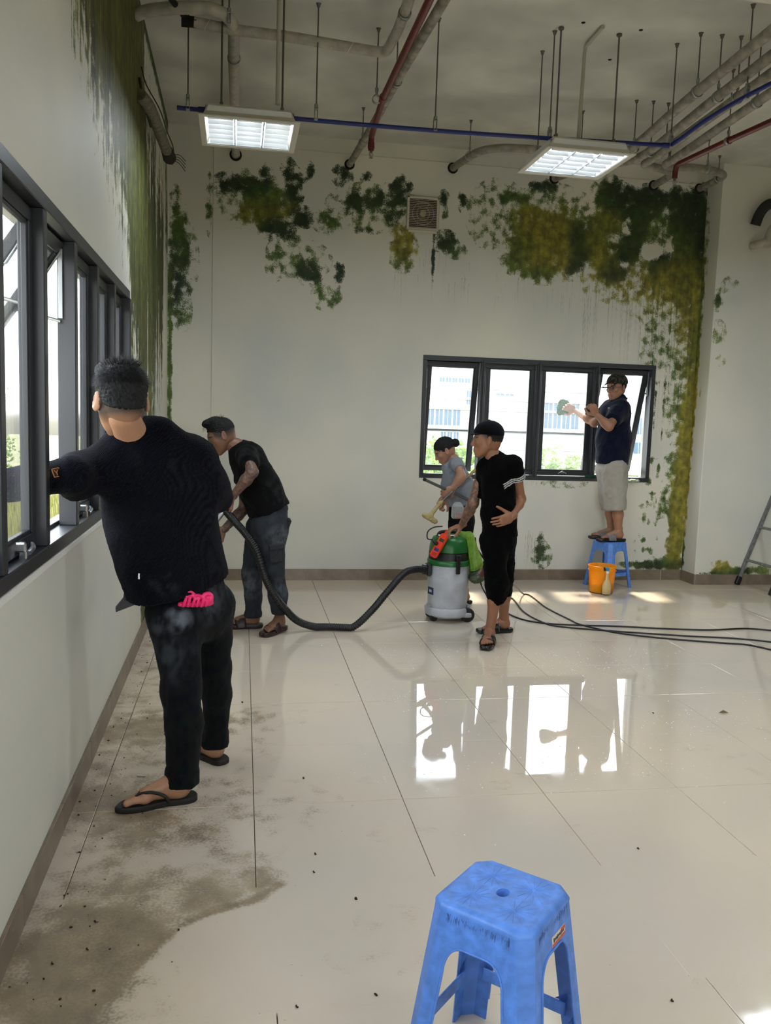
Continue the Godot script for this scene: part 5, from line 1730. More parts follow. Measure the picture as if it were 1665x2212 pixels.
func hair(t: Node3D, at: Vector3, B: Basis, size: float, style: String, seed_: int) -> void:
	var s := skin_of(Color(0.040, 0.036, 0.036))
	var X := Transform3D(B * Basis.from_scale(Vector3.ONE * size), at)
	var f := Field.new(0.0042, X)
	match style:
		"back":
			f.orb(Vector3(0, 0.050, -0.014), Vector3(0.0835, 0.087, 0.102), 0.02)
			f.orb(Vector3(0.01, 0.108, 0.03), Vector3(0.062, 0.034, 0.06), 0.03)
			f.orb(Vector3(0, -0.016, -0.040), Vector3(0.0665, 0.066, 0.061), 0.03)
			for g in [-1, 1]: f.orb(Vector3(g * 0.092, -0.006, 0.004), Vector3(0.026, 0.044, 0.034), 0.008, 1)
			f.cut(Vector3(0, -0.040, -0.09), Vector3(0, -1, 0.35), 0.012)
			f.cut(Vector3(0, 0.04, 0.085), Vector3(0, -0.5, 1), 0.02)
		"quiff":
			f.orb(Vector3(0, 0.042, -0.014), Vector3(0.0775, 0.083, 0.0965), 0.02)
			f.orb(Vector3(0, 0.116, 0.020), Vector3(0.050, 0.030, 0.056), 0.025)
			f.orb(Vector3(0, 0.118, 0.066), Vector3(0.040, 0.022, 0.024), 0.02)
			f.cut(Vector3(0, -0.012, -0.05), Vector3(0, -1, 0.55), 0.010)
			f.cut(Vector3(0, 0.055, 0.085), Vector3(0, -1, 0.8), 0.01)
		"fringe":
			f.orb(Vector3(0, 0.030, -0.020), Vector3(0.0785, 0.085, 0.093), 0.02)
			f.cut(Vector3(0, -0.022, -0.06), Vector3(0, -1, 0.5), 0.01)
			f.cut(Vector3(0, 0.0, 0.012), Vector3(0, 0, 1), 0.01)
			f.cut(Vector3(0, 0.06, 0.0), Vector3(0, 1, 0), 0.004)
		"bun":
			f.orb(Vector3(0, 0.040, -0.018), Vector3(0.081, 0.086, 0.100), 0.02)
			f.orb(Vector3(0, 0.012, -0.125), Vector3(0.042, 0.040, 0.036), 0.012)
			f.cut(Vector3(0, 0.005, 0.045), Vector3(0, -0.75, 1), 0.012)
			f.cut(Vector3(0, -0.045, -0.05), Vector3(0, -1, 0.1), 0.012)
	f.run(s, "", 0.005, 38.0, seed_)
	var root := wear("hair", s, tinted("hair", 0.62, "grain", 14.0, 0.25), t)
	# loose strands that break up the outline
	var st := tool()
	var r := RandomNumberGenerator.new()
	r.seed = seed_
	var n := 5200 if style == "back" else 420
	if style == "fringe": n = 0
	for i in n:
		var d := Vector3(r.randfn(), r.randf_range(0.05, 1.0) + (0.3 if style == "quiff" else 0.0), r.randfn()).normalized()
		var e := Vector3(0.083, 0.084, 0.102)
		var c := Vector3(0, 0.052, -0.016)
		if style == "quiff":
			e = Vector3(0.071, 0.060, 0.10)
			c = Vector3(0, 0.072, 0.0)
		elif style == "bun":
			e = Vector3(0.079, 0.084, 0.098)
			c = Vector3(0, 0.040, -0.018)
		var p := c + d * e
		if p.z > 0.06 and p.y < 0.06: continue
		var g := Vector3(r.randfn() * 0.35, -0.55 if d.y < 0.7 else 0.25, (-0.35 if style == "bun" else 0.3) * r.randf())
		var tip := p + (d * 0.55 + g).normalized() * r.randf_range(0.012, 0.030)
		var w := d.cross(g).normalized() * 0.0009
		tri(st, X * (p - w - d * 0.003), X * (p + w - d * 0.003), X * tip)
	if n: part("strands", st, mat("strand", Color(0.035, 0.031, 0.03), 0.6), root).set_meta("kind", "stuff")

func cap(t: Node3D, at: Vector3, B: Basis, size: float, c: Color, droop: float, look := "") -> void:
	var s := skin_of(c)
	var X := Transform3D(B * Basis.from_scale(Vector3.ONE * size), at)
	var f := Field.new(0.0042, X)
	f.orb(Vector3(0, 0.050, -0.012), Vector3(0.089, 0.088, 0.106), 0.02)
	f.cut(Vector3(0, 0.038, 0), Vector3(0, -1, 0.08), 0.006)
	f.orb(Vector3(0, 0.138, -0.012), Vector3(0.009, 0.006, 0.009), 0.003)
	f.run(s, look)
	var o := wear("cap_crown", s, tinted("cap_cloth", 0.9, "weave", 80.0, 0.02, 0.15), t)
	s = skin_of(c)
	f = Field.new(0.004, X)
	f.cone(Vector3(0, 0.046, 0.062), 0.070, Vector3(0, 0.034 - droop * 0.2, 0.130), 0.054, 0.01, Vector3.UP, 0.14)
	f.orb(Vector3(0, 0.028, 0.11), Vector3(0.05, 0.018, 0.08), 0.01, 1)
	f.run(s, look)
	wear("cap_peak", s, mats.cap_cloth, o)

func thing_badge(at: Vector3, nrm: Vector3, t: Node3D) -> MeshInstance3D:
	var B := frame(nrm, Vector3(-0.25, 1, 0))
	var X := Transform3D(B, at)
	var gold := mat("badge_orange", Color(0.78, 0.50, 0.20), 0.6)
	var st := tool()
	bx(st, X * Vector3(0, 0, 0.0), Vector3(0.026, 0.030, 0.004), 0.001, B)
	var o := part("badge", st, mat("badge_brown", Color(0.16, 0.10, 0.06), 0.7), t)
	st = tool()
	for s in [-1, 1]:
		bx(st, X * Vector3(s * 0.0125, 0, 0.003), Vector3(0.0022, 0.030, 0.002), 0.0, B)
		bx(st, X * Vector3(0, s * 0.0145, 0.003), Vector3(0.026, 0.0022, 0.002), 0.0, B)
		bx(st, X * Vector3(s * 0.0035, 0.004, 0.003), Vector3(0.0026, 0.011, 0.002), 0.0, B * Basis(Vector3.BACK, -s * 0.6))
	bx(st, X * Vector3(0, -0.005, 0.003), Vector3(0.0026, 0.010, 0.002), 0.0, B)
	part("badge_print", st, gold, o)
	return o

func lettering(st: SurfaceTool, text: String, at: Vector3, B: Basis, high: float, depth := 0.002) -> void:
	var tm := TextMesh.new()
	var f := SystemFont.new()
	f.font_names = PackedStringArray(["Droid Sans"])
	f.font_weight = 700
	tm.font = f
	tm.text = text
	tm.font_size = 32
	tm.pixel_size = high / 24.0
	tm.depth = depth
	tm.curve_step = 4.0
	st.append_from(tm, 0, Transform3D(B, at))

func glove_cluster(at: Vector3) -> void:
	var t := thing("glove", "bright pink rubber gloves stuffed in the back pocket of the black jeans", "gloves", at)
	var s := skin_of(Color(0.93, 0.16, 0.42))
	var f := Field.new(0.004)
	f.cone(at + Vector3(-0.062, -0.022, -0.004), 0.012, at + Vector3(0.05, -0.012, -0.004), 0.014, 0.01, Vector3.BACK, 0.8)
	f.orb(at + Vector3(-0.028, 0.020, 0.0), Vector3(0.022, 0.017, 0.014), 0.006)
	f.orb(at + Vector3(0.002, 0.012, 0.004), Vector3(0.018, 0.012, 0.014), 0.005)
	f.orb(at + Vector3(0.040, 0.008, 0.002), Vector3(0.024, 0.024, 0.016), 0.006)
	for k in 6: f.cone(at + Vector3(-0.050 + k * 0.017, -0.024, 0.010), 0.0055, at + Vector3(-0.040 + k * 0.017, 0.006 + (k % 2) * 0.008, 0.014), 0.006, 0.004)
	f.orb(at + Vector3(-0.028, 0.023, 0.012), Vector3(0.013, 0.008, 0.010), 0.004, 1)
	f.orb(at + Vector3(0.004, 0.013, 0.017), Vector3(0.010, 0.004, 0.008), 0.003, 1)
	f.orb(at + Vector3(0.044, 0.012, 0.016), Vector3(0.013, 0.010, 0.010), 0.004, 1)
	f.run(s, "", 0.002, 20.0, 3)
	put("rubber", s.mesh(), tinted("pink_rubber", 0.45), t, -at)

# ---------- people ----------
func man_at_window() -> void:
	var t := thing("person", "person in a navy ribbed jumper seen from behind, reaching out of the left window", "person", Vector3(0.42, 0, 4.42))
	var J := {
		"head": Vector3(0.203, 1.568, 4.720),
		"neck": Vector3(0.236, 1.424, 4.640),
		"chest": Vector3(0.301, 1.251, 4.580),
		"waist": Vector3(0.380, 0.988, 4.500),
		"pelvis": Vector3(0.439, 0.819, 4.450),
		"sho_l": Vector3(0.133, 1.334, 4.680),
		"sho_r": Vector3(0.461, 1.346, 4.500),
		"hip_l": Vector3(0.382, 0.787, 4.520),
		"hip_r": Vector3(0.511, 0.771, 4.380),
		"knee_l": Vector3(0.420, 0.434, 4.600),
		"knee_r": Vector3(0.538, 0.438, 4.300),
		"ank_l": Vector3(0.417, 0.074, 4.600),
		"ank_r": Vector3(0.536, 0.055, 4.220),
		"elb_l": Vector3(0.000, 1.290, 4.845),
		"wri_l": Vector3(-0.260, 1.248, 4.875),
		"elb_r": Vector3(0.556, 1.189, 4.420),
		"wri_r": Vector3(0.393, 1.083, 4.220),
		"fwd": Vector3(-0.349, 0.000, -0.937),
		"head_fwd": Vector3(-0.386, -0.122, -0.914),
		"head_up": Vector3(-0.060, 0.993, -0.099),
		"scale": 1.0,
		"neck_r": 0.057,
	}
	var s := skin_of(Color(0.70, 0.52, 0.40), {"stubble": -0.078})
	trunk(s, J)
	var HB := frame(J.head_fwd, J.head_up)
	head(s, J.head, HB, 1.06)
	hand(s, J.wri_l, Vector3(-0.75, 0.1, 0.6), Vector3(0.5, -0.3, 0.8), false, [0.3, 0.35, 0.4, 0.45], 0.4)
	hand(s, J.wri_r, Vector3(-0.5, -0.35, -0.6), Vector3(0.2, -0.8, 0.2), true, [1.1, 1.1, 1.1, 1.0], 0.8)
	var LB := frame(Vector3(-0.969, 0.000, 0.246))
	var RB := frame(Vector3(-0.622, 0.000, -0.783))
	var hl := Vector3(0.453, 0.020, 4.595)
	var hr := Vector3(0.567, 0.020, 4.251)
	foot(s, hl, LB, 1.0, 1.06)
	foot(s, hr, RB, -1.0, 1.06)
	wear("body", s, tinted("skin", 0.5), t)
	flip_flop(t, hl, LB, 1.0, 1.08)
	flip_flop(t, hr, RB, -1.0, 1.08)
	s = skin_of(Color(0.085, 0.088, 0.10), {"fade": [[Vector3(0.403, 0.739, 4.620), 0.062, Color(0.16, 0.18, 0.21)], [Vector3(0.494, 0.786, 4.520), 0.11, Color(0.06, 0.065, 0.075)], [Vector3(0.339, 0.713, 4.600), 0.05, Color(0.07, 0.075, 0.085)], [Vector3(0.563, 0.810, 4.360), 0.10, Color(0.045, 0.05, 0.055)], [Vector3(0.379, 0.601, 4.660), 0.12, Color(0.035, 0.04, 0.045)]]})
	var f := Field.new(0.0085)
	f.cone(Vector3(0.427, 0.846, 4.460), 0.1420, Vector3(0.437, 0.739, 4.460), 0.1463, 0.050, Vector3(0.301, 0.000, 0.954), 0.72)
	f.cone(Vector3(0.401, 0.733, 4.530), 0.1065, Vector3(0.370, 0.735, 4.540), 0.0914, 0.050)
	f.cone(Vector3(0.518, 0.752, 4.410), 0.0840, Vector3(0.524, 0.721, 4.400), 0.0805, 0.050)
	f.cone(Vector3(0.383, 0.752, 4.530), 0.1026, Vector3(0.414, 0.453, 4.600), 0.0745, 0.040)
	f.cone(Vector3(0.414, 0.453, 4.600), 0.0745, Vector3(0.426, 0.321, 4.600), 0.0694, 0.030)
	f.cone(Vector3(0.426, 0.321, 4.600), 0.0694, Vector3(0.419, 0.074, 4.600), 0.0607, 0.030, Vector3.ZERO, 1.00, 0, 2)
	f.cone(Vector3(0.531, 0.736, 4.380), 0.0848, Vector3(0.536, 0.457, 4.310), 0.0654, 0.040)
	f.cone(Vector3(0.536, 0.457, 4.310), 0.0654, Vector3(0.542, 0.325, 4.280), 0.0602, 0.030)
	f.cone(Vector3(0.542, 0.325, 4.280), 0.0602, Vector3(0.539, 0.081, 4.220), 0.0533, 0.030, Vector3.ZERO, 1.00, 0, 2)
	f.cone(Vector3(0.420, 0.131, 4.600), 0.0698, Vector3(0.417, 0.070, 4.600), 0.0708, 0.006, Vector3.ZERO, 1.00, 0, 3)
	f.cone(Vector3(0.539, 0.142, 4.225), 0.0624, Vector3(0.539, 0.076, 4.220), 0.0626, 0.006, Vector3.ZERO, 1.00, 0, 3)
	f.run(s, "jeans", 0.007, 4.5, 3)
	var jm := tinted("denim", 0.88, "weave", 60.0, 0.03, 0.06)
	wear("trousers", s, jm, t)
	s = skin_of(Color(0.036, 0.040, 0.070), {"fade": [[Vector3(0.337, 0.897, 4.680), 0.055, Color(0.05, 0.055, 0.065)], [Vector3(0.369, 0.868, 4.660), 0.05, Color(0.035, 0.04, 0.05)]]})
	f = Field.new(0.0085)
	f.cone(Vector3(0.282, 1.340, 4.600), 0.1822, Vector3(0.326, 1.142, 4.560), 0.2039, 0.050, Vector3(0.280, 0.000, 0.960), 0.56)
	f.cone(Vector3(0.326, 1.142, 4.560), 0.2039, Vector3(0.391, 0.846, 4.500), 0.2139, 0.050, Vector3(0.280, 0.000, 0.960), 0.66, 0, 2)
	f.cone(Vector3(0.159, 1.354, 4.660), 0.0580, Vector3(0.435, 1.371, 4.520), 0.0759, 0.060)
	f.cone(Vector3(0.230, 1.401, 4.630), 0.0656, Vector3(0.303, 1.323, 4.600), 0.1053, 0.060)
	f.cone(Vector3(0.166, 1.321, 4.670), 0.0852, Vector3(0.059, 1.296, 4.740), 0.0829, 0.050)
	f.cone(Vector3(0.059, 1.296, 4.740), 0.0829, Vector3(0.060, 1.306, 4.825), 0.060, 0.03)
	f.cone(Vector3(0.060, 1.306, 4.825), 0.060, Vector3(-0.200, 1.262, 4.870), 0.057, 0.03, Vector3.ZERO, 1.0, 0, 2)
	f.cone(Vector3(0.444, 1.339, 4.520), 0.0941, Vector3(0.505, 1.244, 4.460), 0.0889, 0.060)
	f.cone(Vector3(0.505, 1.244, 4.460), 0.0852, Vector3(0.549, 1.193, 4.420), 0.0527, 0.040)
	f.cone(Vector3(0.238, 1.429, 4.638), 0.0758, Vector3(0.254, 1.366, 4.620), 0.1146, 0.040)
	f.run(s, "cloth", 0.010, 2.6, 7)
	var kn := tinted("ribbed_knit", 0.9, "rib", 38.0, 0.40, 0.08)
	wear("jumper", s, kn, t)
	var st := tool()
	var ring := []
	for k in 25:
		var a := TAU * k / 24.0
		ring.append(Vector3(0.238, 1.448, 4.638) + Vector3(cos(a) * 0.072, cos(a) * 0.018 - sin(a) * 0.004, sin(a) * 0.066))
	tube(st, ring, 0.0075, 8, false)
	part("collar", st, mat("navy_rib", Color(0.036, 0.040, 0.070), 0.9), t)
	hair(t, J.head, HB, 1.06, "back", 11)
	var bd := thing_badge(Vector3(0.012, 1.317, 4.893), Vector3(0.55, 0.30, 0.78), t)
	st = tool()
	bx(st, Vector3(0.263, 0.923, 4.700), Vector3(0.006, 0.022, 0.004), 0.001)
	part("side_label", st, mat("white_label", Color(0.85, 0.86, 0.86), 0.7), t)
	glove_cluster(Vector3(0.471, 0.818, 4.625))

func man_with_hose() -> void:
	var t := thing("person", "person bending forward in black t-shirt and faded cargo jeans, holding the hose", "person", Vector3(0.80, 0, 1.87))
	var J := {
		"head": Vector3(0.512, 1.378, 1.870),
		"neck": Vector3(0.624, 1.307, 1.870),
		"chest": Vector3(0.729, 1.147, 1.870),
		"waist": Vector3(0.845, 0.920, 1.870),
		"pelvis": Vector3(0.861, 0.771, 1.870),
		"sho_l": Vector3(0.693, 1.252, 2.040),
		"sho_r": Vector3(0.674, 1.252, 1.700),
		"elb_l": Vector3(0.724, 1.149, 2.140),
		"wri_l": Vector3(0.588, 0.966, 2.050),
		"elb_r": Vector3(0.676, 0.855, 1.750),
		"wri_r": Vector3(0.532, 0.716, 1.850),
		"hip_l": Vector3(0.861, 0.750, 1.960),
		"hip_r": Vector3(0.813, 0.726, 1.780),
		"knee_l": Vector3(0.889, 0.440, 1.970),
		"knee_r": Vector3(0.741, 0.391, 1.800),
		"ank_l": Vector3(0.932, 0.131, 1.930),
		"ank_r": Vector3(0.749, 0.083, 1.820),
		"fwd": Vector3(-0.988, -0.000, 0.153),
		"head_fwd": Vector3(-0.900, -0.420, 0.120),
		"head_up": Vector3(-0.382, 0.924, 0.000),
		"scale": 0.95,
	}
	var s := skin_of(Color(0.50, 0.355, 0.275), {"stubble": -0.03})
	trunk(s, J, {"l": "tattoo", "r": "tattoo"})
	var HB := frame(J.head_fwd, J.head_up)
	head(s, J.head, HB, 1.0)
	hand(s, J.wri_l, Vector3(-0.75, -0.5, -0.1), Vector3(0.2, -0.5, -0.8), false, [0.9, 1.0, 1.0, 1.0], 0.7)
	hand(s, J.wri_r, Vector3(-0.85, -0.45, 0.15), Vector3(0.0, -0.3, 0.9), true, [0.9, 1.0, 1.0, 1.0], 0.7)
	var RB := frame(Vector3(-0.999, 0.000, 0.050))
	var LB := frame(Vector3(-0.587, 0.000, 0.810))
	var hr := Vector3(0.799, 0.030, 1.818)
	var hl := Vector3(0.965, 0.030, 1.885)
	foot(s, hr, RB, -1.0, 0.96)
	foot(s, hl, LB, 1.0, 0.96)
	wear("body", s, tinted("skin", 0.5), t)
	slide(t, hr, RB, 0.98, mat("maroon_rubber", Color(0.16, 0.075, 0.075), 0.45), true)
	slide(t, hl, LB, 0.98, mats.maroon_rubber, true)
	s = skin_of(Color(0.19, 0.205, 0.225), {"fade": [[Vector3(0.908, 0.677, 2.020), 0.12, Color(0.11, 0.12, 0.135)], [Vector3(0.708, 0.337, 1.870), 0.13, Color(0.10, 0.11, 0.125)], [Vector3(0.924, 0.317, 2.020), 0.10, Color(0.09, 0.10, 0.115)]]})
	var f := Field.new(0.0095)
	f.cone(Vector3(0.853, 0.854, 1.870), 0.1313, Vector3(0.849, 0.738, 1.870), 0.1414, 0.040, Vector3(0.100, 0.000, 0.995), 1.15)
	f.cone(Vector3(0.855, 0.749, 1.950), 0.1169, Vector3(0.882, 0.456, 1.970), 0.0749, 0.040)
	f.cone(Vector3(0.882, 0.456, 1.970), 0.0749, Vector3(0.919, 0.269, 1.950), 0.0656, 0.030)
	f.cone(Vector3(0.919, 0.269, 1.950), 0.0623, Vector3(0.932, 0.134, 1.930), 0.0561, 0.030, Vector3.ZERO, 1.00, 0, 2)
	f.cone(Vector3(0.796, 0.727, 1.790), 0.1065, Vector3(0.741, 0.408, 1.800), 0.0767, 0.040)
	f.cone(Vector3(0.741, 0.408, 1.800), 0.0734, Vector3(0.747, 0.224, 1.810), 0.0602, 0.030)
	f.cone(Vector3(0.747, 0.224, 1.810), 0.0602, Vector3(0.749, 0.083, 1.820), 0.0569, 0.030, Vector3.ZERO, 1.00, 0, 2)
	f.cone(Vector3(0.749, 0.124, 1.820), 0.0635, Vector3(0.749, 0.083, 1.820), 0.0636, 0.006, Vector3.ZERO, 1.00, 0, 3)
	f.run(s, "jeans", 0.008, 4.0, 8)
	var jm := tinted("denim", 0.88, "weave", 60.0, 0.03, 0.06)
	wear("trousers", s, jm, t)
	var st := tool()
	bx(st, Vector3(0.898, 0.586, 2.060), Vector3(0.10, 0.13, 0.02), 0.006, Basis(Vector3.UP, 0.15) * Basis(Vector3.BACK, 0.12))
	bx(st, Vector3(0.898, 0.586, 2.060) + Vector3(0, 0.045, 0.008), Vector3(0.105, 0.04, 0.02), 0.006, Basis(Vector3.UP, 0.15) * Basis(Vector3.BACK, 0.12))
	bx(st, Vector3(0.982, 0.780, 1.930), Vector3(0.03, 0.07, 0.10), 0.01, Basis(Vector3.BACK, -0.3))
	part("cargo_pocket", st, mat("pocket_denim", Color(0.165, 0.175, 0.195), 0.85, 0.0, "mottle", 6.0), t)
	s = skin_of(Color(0.052, 0.053, 0.058), {"fade": [[Vector3(0.872, 1.011, 1.970), 0.13, Color(0.022, 0.023, 0.025)], [Vector3(0.723, 1.254, 2.070), 0.12, Color(0.02, 0.02, 0.022)]]})
	f = Field.new(0.0095)
	f.cone(Vector3(0.689, 1.221, 1.870), 0.1201, Vector3(0.779, 1.034, 1.870), 0.1404, 0.050, Vector3(0.100, 0.000, 0.995), 1.20)
	f.cone(Vector3(0.779, 1.034, 1.870), 0.1437, Vector3(0.856, 0.854, 1.870), 0.1510, 0.050, Vector3(0.100, 0.000, 0.995), 1.10, 0, 2)
	f.cone(Vector3(0.634, 1.297, 1.870), 0.0647, Vector3(0.695, 1.228, 1.870), 0.1039, 0.050)
	f.cone(Vector3(0.693, 1.250, 2.000), 0.0699, Vector3(0.696, 1.202, 2.100), 0.0594, 0.030, Vector3.ZERO, 1.00, 0, 2)
	f.cone(Vector3(0.667, 1.237, 1.740), 0.0729, Vector3(0.658, 1.033, 1.680), 0.0604, 0.030, Vector3.ZERO, 1.00, 0, 2)
	f.cone(Vector3(0.687, 1.234, 1.990), 0.0764, Vector3(0.709, 1.191, 2.070), 0.0566, 0.030)
	f.run(s, "cloth", 0.009, 4.0, 4)
	wear("shirt", s, tinted("cotton", 0.92, "weave", 70.0, 0.02, 0.05), t)
	hair(t, J.head, HB, 1.0, "quiff", 5)

func man_in_cap() -> void:
	var t := thing("person", "person in black cap and black clothes resting one hand on the vacuum", "person", Vector3(2.42, 0, 2.25))
	var J := {
		"head": Vector3(2.299, 1.411, 2.300),
		"neck": Vector3(2.351, 1.296, 2.300),
		"chest": Vector3(2.388, 1.147, 2.300),
		"waist": Vector3(2.409, 0.907, 2.300),
		"pelvis": Vector3(2.412, 0.778, 2.300),
		"sho_r": Vector3(2.294, 1.215, 2.250),
		"sho_l": Vector3(2.486, 1.239, 2.360),
		"elb_r": Vector3(2.249, 0.965, 2.200),
		"wri_r": Vector3(2.229, 0.780, 1.980),
		"elb_l": Vector3(2.575, 1.008, 2.250),
		"wri_l": Vector3(2.470, 0.901, 2.400),
		"hip_r": Vector3(2.365, 0.729, 2.300),
		"hip_l": Vector3(2.481, 0.727, 2.280),
		"knee_r": Vector3(2.397, 0.425, 2.360),
		"knee_l": Vector3(2.513, 0.403, 2.180),
		"ank_r": Vector3(2.369, 0.090, 2.340),
		"ank_l": Vector3(2.567, 0.085, 2.030),
		"fwd": Vector3(-0.722, 0.000, 0.692),
		"head_fwd": Vector3(-0.974, -0.031, -0.226),
		"head_up": Vector3(0.030, 1.000, 0.000),
		"scale": 0.9,
	}
	var s := skin_of(Color(0.545, 0.37, 0.265), {"stubble": 0.0})
	trunk(s, J, {"r": "tattoo"})
	var HB := frame(J.head_fwd, J.head_up)
	head(s, J.head, HB, 0.98)
	hand(s, J.wri_r, Vector3(-0.9, -0.25, 0.1), Vector3(0.0, -1.0, 0.1), false, [0.65, 0.7, 0.7, 0.7], 0.5, 0.95, "tattoo_off")
	hand(s, J.wri_l, Vector3(-0.86, -0.30, 0.25), Vector3(-0.25, 0.05, -0.95), true, [0.12, 0.2, 0.3, 0.4], -0.2, 0.95)
	var RB := frame(Vector3(-0.423, 0.000, 0.906))
	var LB := frame(Vector3(-0.993, 0.000, 0.119))
	var hr := Vector3(2.390, 0.030, 2.295)
	var hl := Vector3(2.617, 0.030, 2.024)
	foot(s, hr, RB, -1.0, 0.92)
	foot(s, hl, LB, 1.0, 0.92)
	wear("body", s, tinted("skin", 0.5), t)
	slide(t, hr, RB, 0.95, mat("black_rubber", Color(0.035, 0.035, 0.035), 0.25), false)
	slide(t, hl, LB, 0.95, mats.black_rubber, false)
	s = skin_of(Color(0.034, 0.034, 0.040))
	var f := Field.new(0.0095)
	f.cone(Vector3(2.411, 0.875, 2.300), 0.1152, Vector3(2.412, 0.720, 2.300), 0.1220, 0.040, Vector3(0.148, 0.000, 0.989), 0.75)
	f.cone(Vector3(2.369, 0.715, 2.310), 0.0864, Vector3(2.400, 0.448, 2.360), 0.0798, 0.040)
	f.cone(Vector3(2.400, 0.448, 2.360), 0.0766, Vector3(2.404, 0.290, 2.350), 0.0513, 0.030, Vector3.ZERO, 1.00, 0, 2)
	f.cone(Vector3(2.475, 0.709, 2.270), 0.0840, Vector3(2.508, 0.432, 2.190), 0.0560, 0.040)
	f.cone(Vector3(2.508, 0.432, 2.190), 0.0560, Vector3(2.530, 0.310, 2.140), 0.0499, 0.030, Vector3.ZERO, 1.00, 0, 2)
	f.cone(Vector3(2.402, 0.399, 2.360), 0.0799, Vector3(2.403, 0.350, 2.355), 0.0672, 0.020)
	f.run(s, "", 0.011, 5.0, 6)
	wear("trousers", s, tinted("black_cotton", 0.93, "weave", 70.0, 0.02, 0.04), t)
	s = skin_of(Color(0.034, 0.034, 0.040), {"bands": [[Vector3(2.507, 1.187, 2.334), Vector3(0.337, -0.843, -0.419), 0.0036], [Vector3(2.511, 1.175, 2.328), Vector3(0.337, -0.843, -0.419), 0.0036], [Vector3(2.516, 1.163, 2.322), Vector3(0.337, -0.843, -0.419), 0.0036]]})
	f = Field.new(0.0055)
	f.cone(Vector3(2.390, 1.163, 2.300), 0.1209, Vector3(2.404, 0.939, 2.300), 0.1214, 0.050, Vector3(0.148, 0.000, 0.989), 0.72)
	f.cone(Vector3(2.404, 0.939, 2.300), 0.1214, Vector3(2.417, 0.746, 2.300), 0.1316, 0.050, Vector3(0.148, 0.000, 0.989), 0.75, 0, 2)
	f.cone(Vector3(2.313, 1.236, 2.260), 0.0511, Vector3(2.468, 1.256, 2.340), 0.0601, 0.050)
	f.cone(Vector3(2.358, 1.290, 2.300), 0.0571, Vector3(2.384, 1.211, 2.300), 0.0890, 0.050)
	f.cone(Vector3(2.482, 1.245, 2.350), 0.0632, Vector3(2.520, 1.151, 2.320), 0.0573, 0.030, Vector3.ZERO, 1.00, 0, 2)
	f.cone(Vector3(2.303, 1.222, 2.250), 0.0543, Vector3(2.278, 1.012, 2.210), 0.0420, 0.030, Vector3.ZERO, 1.00, 0, 2)
	f.run(s, "stripes", 0.008, 4.5, 9)
	wear("shirt", s, tinted("black_cotton", 0.93), t)
	cap(t, J.head, HB, 0.99, Color(0.045, 0.045, 0.05), 0.0)
	hair(t, J.head, HB, 0.98, "fringe", 6)
	var st := tool()
	var rg := []
	for k in 13: rg.append(Vector3(2.417, 0.849, 2.400) + Vector3(0, cos(TAU * k / 12.0), sin(TAU * k / 12.0)) * 0.010)
	tube(st, rg, 0.002, 6, false)
	part("finger_ring", st, mat("gold", Color(0.85, 0.68, 0.35), 0.25, 0.9), t)

